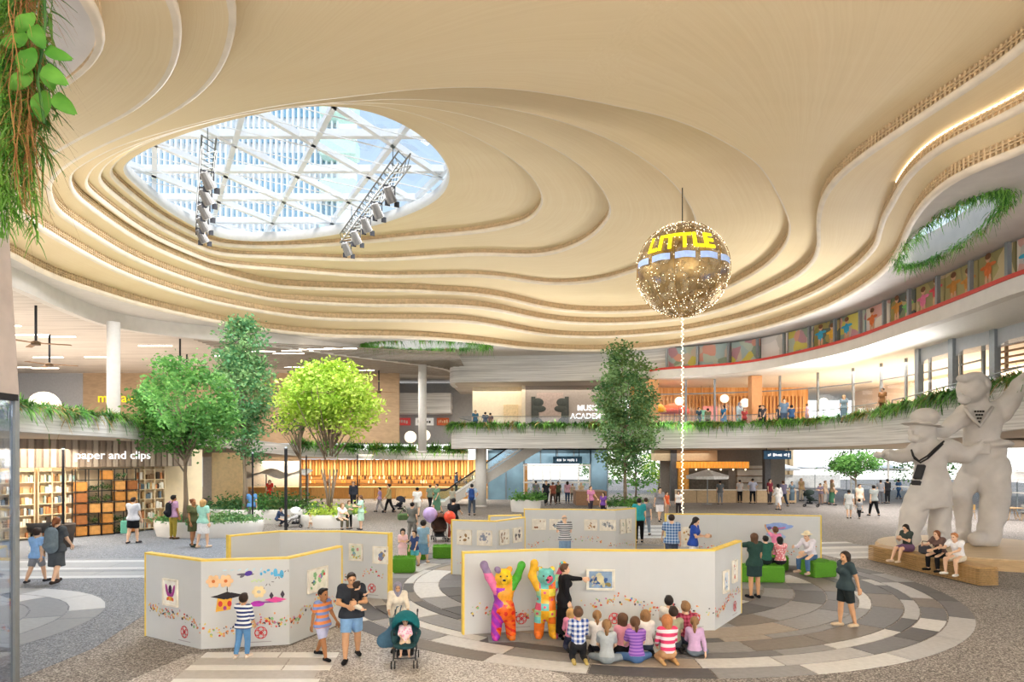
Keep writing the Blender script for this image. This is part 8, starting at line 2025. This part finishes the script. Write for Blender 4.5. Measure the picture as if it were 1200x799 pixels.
# ---- cafe with an orange canopy right of the centre
cf = struct(MB().box((18.6, 58, 2.2), (11, .3, 4.4)).build('wall_cafe', mk('cafe_grey', '#8d877f', .7, var=.08)))
struct(MB().box((15.0, 57.2, 3.9), (5.4, 1.4, .9), 0).build('trim_22', mk('cafe_beige_fascia', '#cbb695', .6, var=.05)))
struct(MB().box((13.9, 56.5, 2.2), (.5, .5, 4.4)).build('trim_23', mk('charcoal_pier', '#5f5f61', .6)))
struct(MB().box((21.6, 55.6, 2.2), (.5, .6, 4.4)).build('trim_24', mk('charcoal_pier', '#5f5f61')))
aw = thing('awning', 'glowing orange slatted awning over the cafe', 'awning', (17.2, 56, 3.1)); aw['_local'] = 1
for k in range(22): MB().box((-3.0+k*.28, 0, 0), (.2, .5, .55)).build('slat', mk('awning_orange', '#e8a040', .5, emit=.4), aw)
for k in range(6): MB().ball((-2.6+k*1.05, -.3, -.4), .07, 8).build('bulb', mk('warm_bulb', '#ffe9b8', .5, emit=4), aw)
struct(MB().box((14.7, 56.3, 1.5), (.9, .3, 2.7)).build('trim_25', mk('orange_pillar_shelf', '#dba04f', .6, var=.2)))
struct(MB().box((17.3, 57.7, 1.4), (3.4, .3, 2.4)).build('trim_26', mk('cafe_dark_opening', '#5d5a52', .6, var=.25)))
struct(MB().box((21.0, 57.7, 1.6), (2.4, .3, 2.8)).build('trim_27', mk('cafe_menu_wall', '#d8d0c2', .6, var=.12, scale=2)))
for k in range(4): MB().box((20.8, 57.4, .9+k*.6), (2.3, .3, .06)).build('ledge', mk('shelf_umber', '#7a5530'), bpy.data.objects['trim_27'])
ct = thing('cafe_counter', 'pale cafe counter with panelled front under the orange awning', 'counter', (18.6, 54.4, 0)); ct['_local'] = 1
for k in range(6): MB().box((-4.2+k*1.65, 0, .5), (1.6, .7, 1.0)).build('panel', mk('counter_sand', '#d0b58f', .6, var=.08), ct)
MB().box((0, -.02, 1.04), (10, .8, .07)).build('worktop', mk('counter_white', '#ece6da', .4), ct)
def parasol(label, px, d, r, h):
    t = thing('parasol', label, 'parasol', (XD(px, d), d, 0)); t['_local'] = 1
    m = MB(); n = 8
    m.v = [(0, 0, h+.5)]+[(r*math.cos(2*PI*i/n), r*math.sin(2*PI*i/n), h-(.06 if i % 2 else 0)) for i in range(n)]+[(r*.99*math.cos(2*PI*i/n), r*.99*math.sin(2*PI*i/n), h-.25) for i in range(n)]; m.f = [(0, 1+i, 1+(i+1) % n) for i in range(n)]+[(1+i, 1+n+i, 1+n+(i+1) % n, 1+(i+1) % n) for i in range(n)]; m.m = [0]*len(m.f)
    m.build('canopy', mk('white_canvas', '#f4f4f2'), t); MB().tube([(0, 0, .05), (0, 0, h+.4)], .04, 6).build('pole', STEEL, t); MB().lathe([(.35, 0), (.35, .06), (.06, .1)], n=14).build('base', STEEL, t)
    for k in range(n): a = 2*PI*k/n; MB().bar((0, 0, h+.1), (r*.95*math.cos(a), r*.95*math.sin(a), h-.02), .025).build('rib', STEEL, t)
for px, d, r, h, lb in ((829, 52, 1.7, 2.3, 'white parasol before the dark cafe opening'), (917, 74, 2.0, 2.5, 'white parasol in the sunny passage, left'), (955, 77, 2.2, 2.6, 'white parasol in the sunny passage, middle'), (992, 74, 2.0, 2.5, 'white parasol in the sunny passage, right'), (1040, 73, 2.2, 2.5, 'white parasol outside beside the statue'), (1192, 44, 1.9, 2.4, 'white parasol at the far right edge behind the statue')): parasol(lb, px, d, r, h)
struct(MB().box((29.1, 80, 3.1), (10.4, .3, 3)).build('wall_passage', mk('passage_tan', '#d2bb97', .7, var=.12, scale=1)))
struct(MB().box((29.1, 80.2, .8), (22, .3, 1.6)).build('wall_passage_low', mk('passage_white', '#f2efe9', .7)))
for k in range(9): MB().box((24.9+k*1.1, 79.7, 3.1), (.12, .2, 3)).build('fin', mk('fin_tan', '#b59a72', .6), bpy.data.objects['wall_passage'])
# glazed gallery behind the statue on the right
gz_ = struct(bpy.data.objects.new('window_7', None)); COL.objects.link(gz_)
for k in range(8):
    x = 30+k*1.0; y = 58-k*4; MB().box((x, y, 2.4), (.12, .12, 4.8)).build('mullion', mk('white_frame', '#f2efe8'), gz_)
    if k: 
        a, b_ = (30+(k-1)*1.0, 58-(k-1)*4), (x, y); raw('pane', [(*a, .1), (*b_, .1), (*b_, 4.7), (*a, 4.7)], [(0, 1, 2, 3)], glass('clear_glass'), gz_)
        for z in (1.4, 2.8): MB().bar((*a, z), (*b_, z), .07).build('transom', mk('white_frame', '#f2efe8'), gz_)
# tables and chairs on the right
def cafe_set(tb, px, py, chairs, hh=.74):
    x, y = G(px, py); t = thing('cafe_table', tb, 'table', (x, y, 0)); t['_local'] = 1; w_ = mk('table_oak', '#b5956a', .5)
    MB().lathe([(.55, hh-.04), (.55, hh)], n=20).build('table_top', w_, t); 
    for k in range(4): a = k*PI/2+.5; MB().tube([(.15*math.cos(a), .15*math.sin(a), hh-.04), (.42*math.cos(a), .42*math.sin(a), 0)], .022, 6).build('leg', w_, t)
    for a, lb, c in chairs:
        a = math.radians(a); r_ = thing('cafe_chair', lb, 'chair', (x+.95*math.cos(a), y+.95*math.sin(a), 0), a+PI/2); r_['_local'] = 1; m_ = mk('chair_'+c[1:], c, .6)
        MB().box((0, 0, .45), (.42, .42, .05), 0, 0, .015).build('seat', m_, r_); MB().box((0, -.2, .72), (.42, .04, .34), 0, 0, .012).build('backrest', m_, r_)
        for sx in (-1, 1):
            for sy in (-1, 1): MB().tube([(sx*.17, sy*.17, .43), (sx*.21, sy*.21, 0)], .018, 6).build('leg', w_, r_)
cafe_set('round oak cafe table at the right edge', 1186, 609, ((200, 'tan cafe chair left of the round table at the right edge', '#a98a60'), (285, 'dark cafe chair in front of the round table at the right edge', '#4a4038'), (20, 'grey cafe chair behind the round table at the right edge', '#8a8a86')))
cafe_set('small round cafe table seen between the statue\'s legs', 1118, 608, ((180, 'oak chair left of the table between the statue\'s legs', '#c2a273'), (0, 'oak chair right of the table between the statue\'s legs', '#b8955f')))
# upstairs umbrellas, toys and play shapes in the restaurant
for px, d, c, r, lb in ((769, 49.6, '#f0b030', 1.1, 'yellow dome umbrella beside the orange column upstairs'), (796, 50.8, '#e8552f', 1.2, 'red-orange dome umbrella in the upstairs restaurant')):
    t = thing('dome_umbrella', lb, 'umbrella', (XD(px, d), d+1.4, 5.7)); t['_local'] = 1
    m = MB(); m.lathe([(r, 1.55), (r*.92, 1.85), (r*.7, 2.12), (r*.35, 2.3), (.04, 2.36)], n=16); m.build('canopy', mk('umb_'+c[1:], c, .6), t, True); MB().tube([(0, 0, 0), (0, 0, 2.3)], .035, 6).build('pole', STEEL, t); MB().lathe([(.3, 0), (.3, .05), (.05, .08)], n=12).build('base', STEEL, t)
for px, d, z, w, h, c, lb in ((822, 53.5, 6.9, .8, 1.4, '#6fc0a8', 'teal panel hanging as a banner in the upstairs restaurant'), (832, 53.8, 7.3, 1.2, 1.3, '#f09a9a', 'coral pink panel hanging in the upstairs restaurant')):
    t = thing('fabric_banner', lb, 'banner', (XD(px, d), d, z)); MB().box((XD(px, d), d, z), (w, .08, h), 0, 0, .02).build('board', mk('hp_'+c[1:], c, .6), t); MB().bar((XD(px, d), d, z+h/2), (XD(px, d), d, 9.6), .02).build('wire', DARK, t)
for k in range(6):
    px = (842, 858, 884, 908, 948, 975)[k]; d = 50.4-.6*k; t = thing('dining_table', 'pale dining table %s upstairs' % ('left of the middle globe lamp', 'right of the middle globe lamp', 'before the orange column', 'right of the orange column', 'near the girl in pale pink', 'at the right end of the restaurant')[k], 'table', (XD(px, d), d, 5.7)); t['_local'] = 1
    MB().box((0, 0, .72), (1.2, .8, .05), 0, 0, .01).build('table_top', mk('dt_cream', '#e8cfa8', .5), t)
    for sx in (-1, 1):
        for sy in (-1, 1): MB().box((sx*.5, sy*.3, .35), (.05, .05, .7)).build('leg', mk('dt_oak', '#c9a06a', .5), t)

# ================================================================ tower above the skylight
tw_ = thing('tower_block', 'tall glass and white tower seen through the skylight', 'building', (-44, 82, 20))
MB().box((-44, 88, 45), (44, 10, 90)).build('core', mk('tower_white', '#f1f3f5', .5, var=.03), tw_)
tg = mk('tower_glass', '#7fb0cc', .15, .2, var=.2, scale=.2)
for j in range(16): MB().box((-44, 82.9, 22+j*3.2), (44, .3, 1.9)).build('window_band', tg, tw_)
m = MB()
for k in range(64): m.box((-66+k*.7, 82.5, 46), (.22, .7, 60))
stuff(m.build('fin', mk('tower_fin', '#e6edf2', .4), tw_))
for k in range(5): MB().box((-21.5, 81.8, 27+k*5), (4.5, 2.6, 2.2), 0, 0, .2).build('balcony_box', mk('mint_box', '#bfe0d2', .4), tw_)
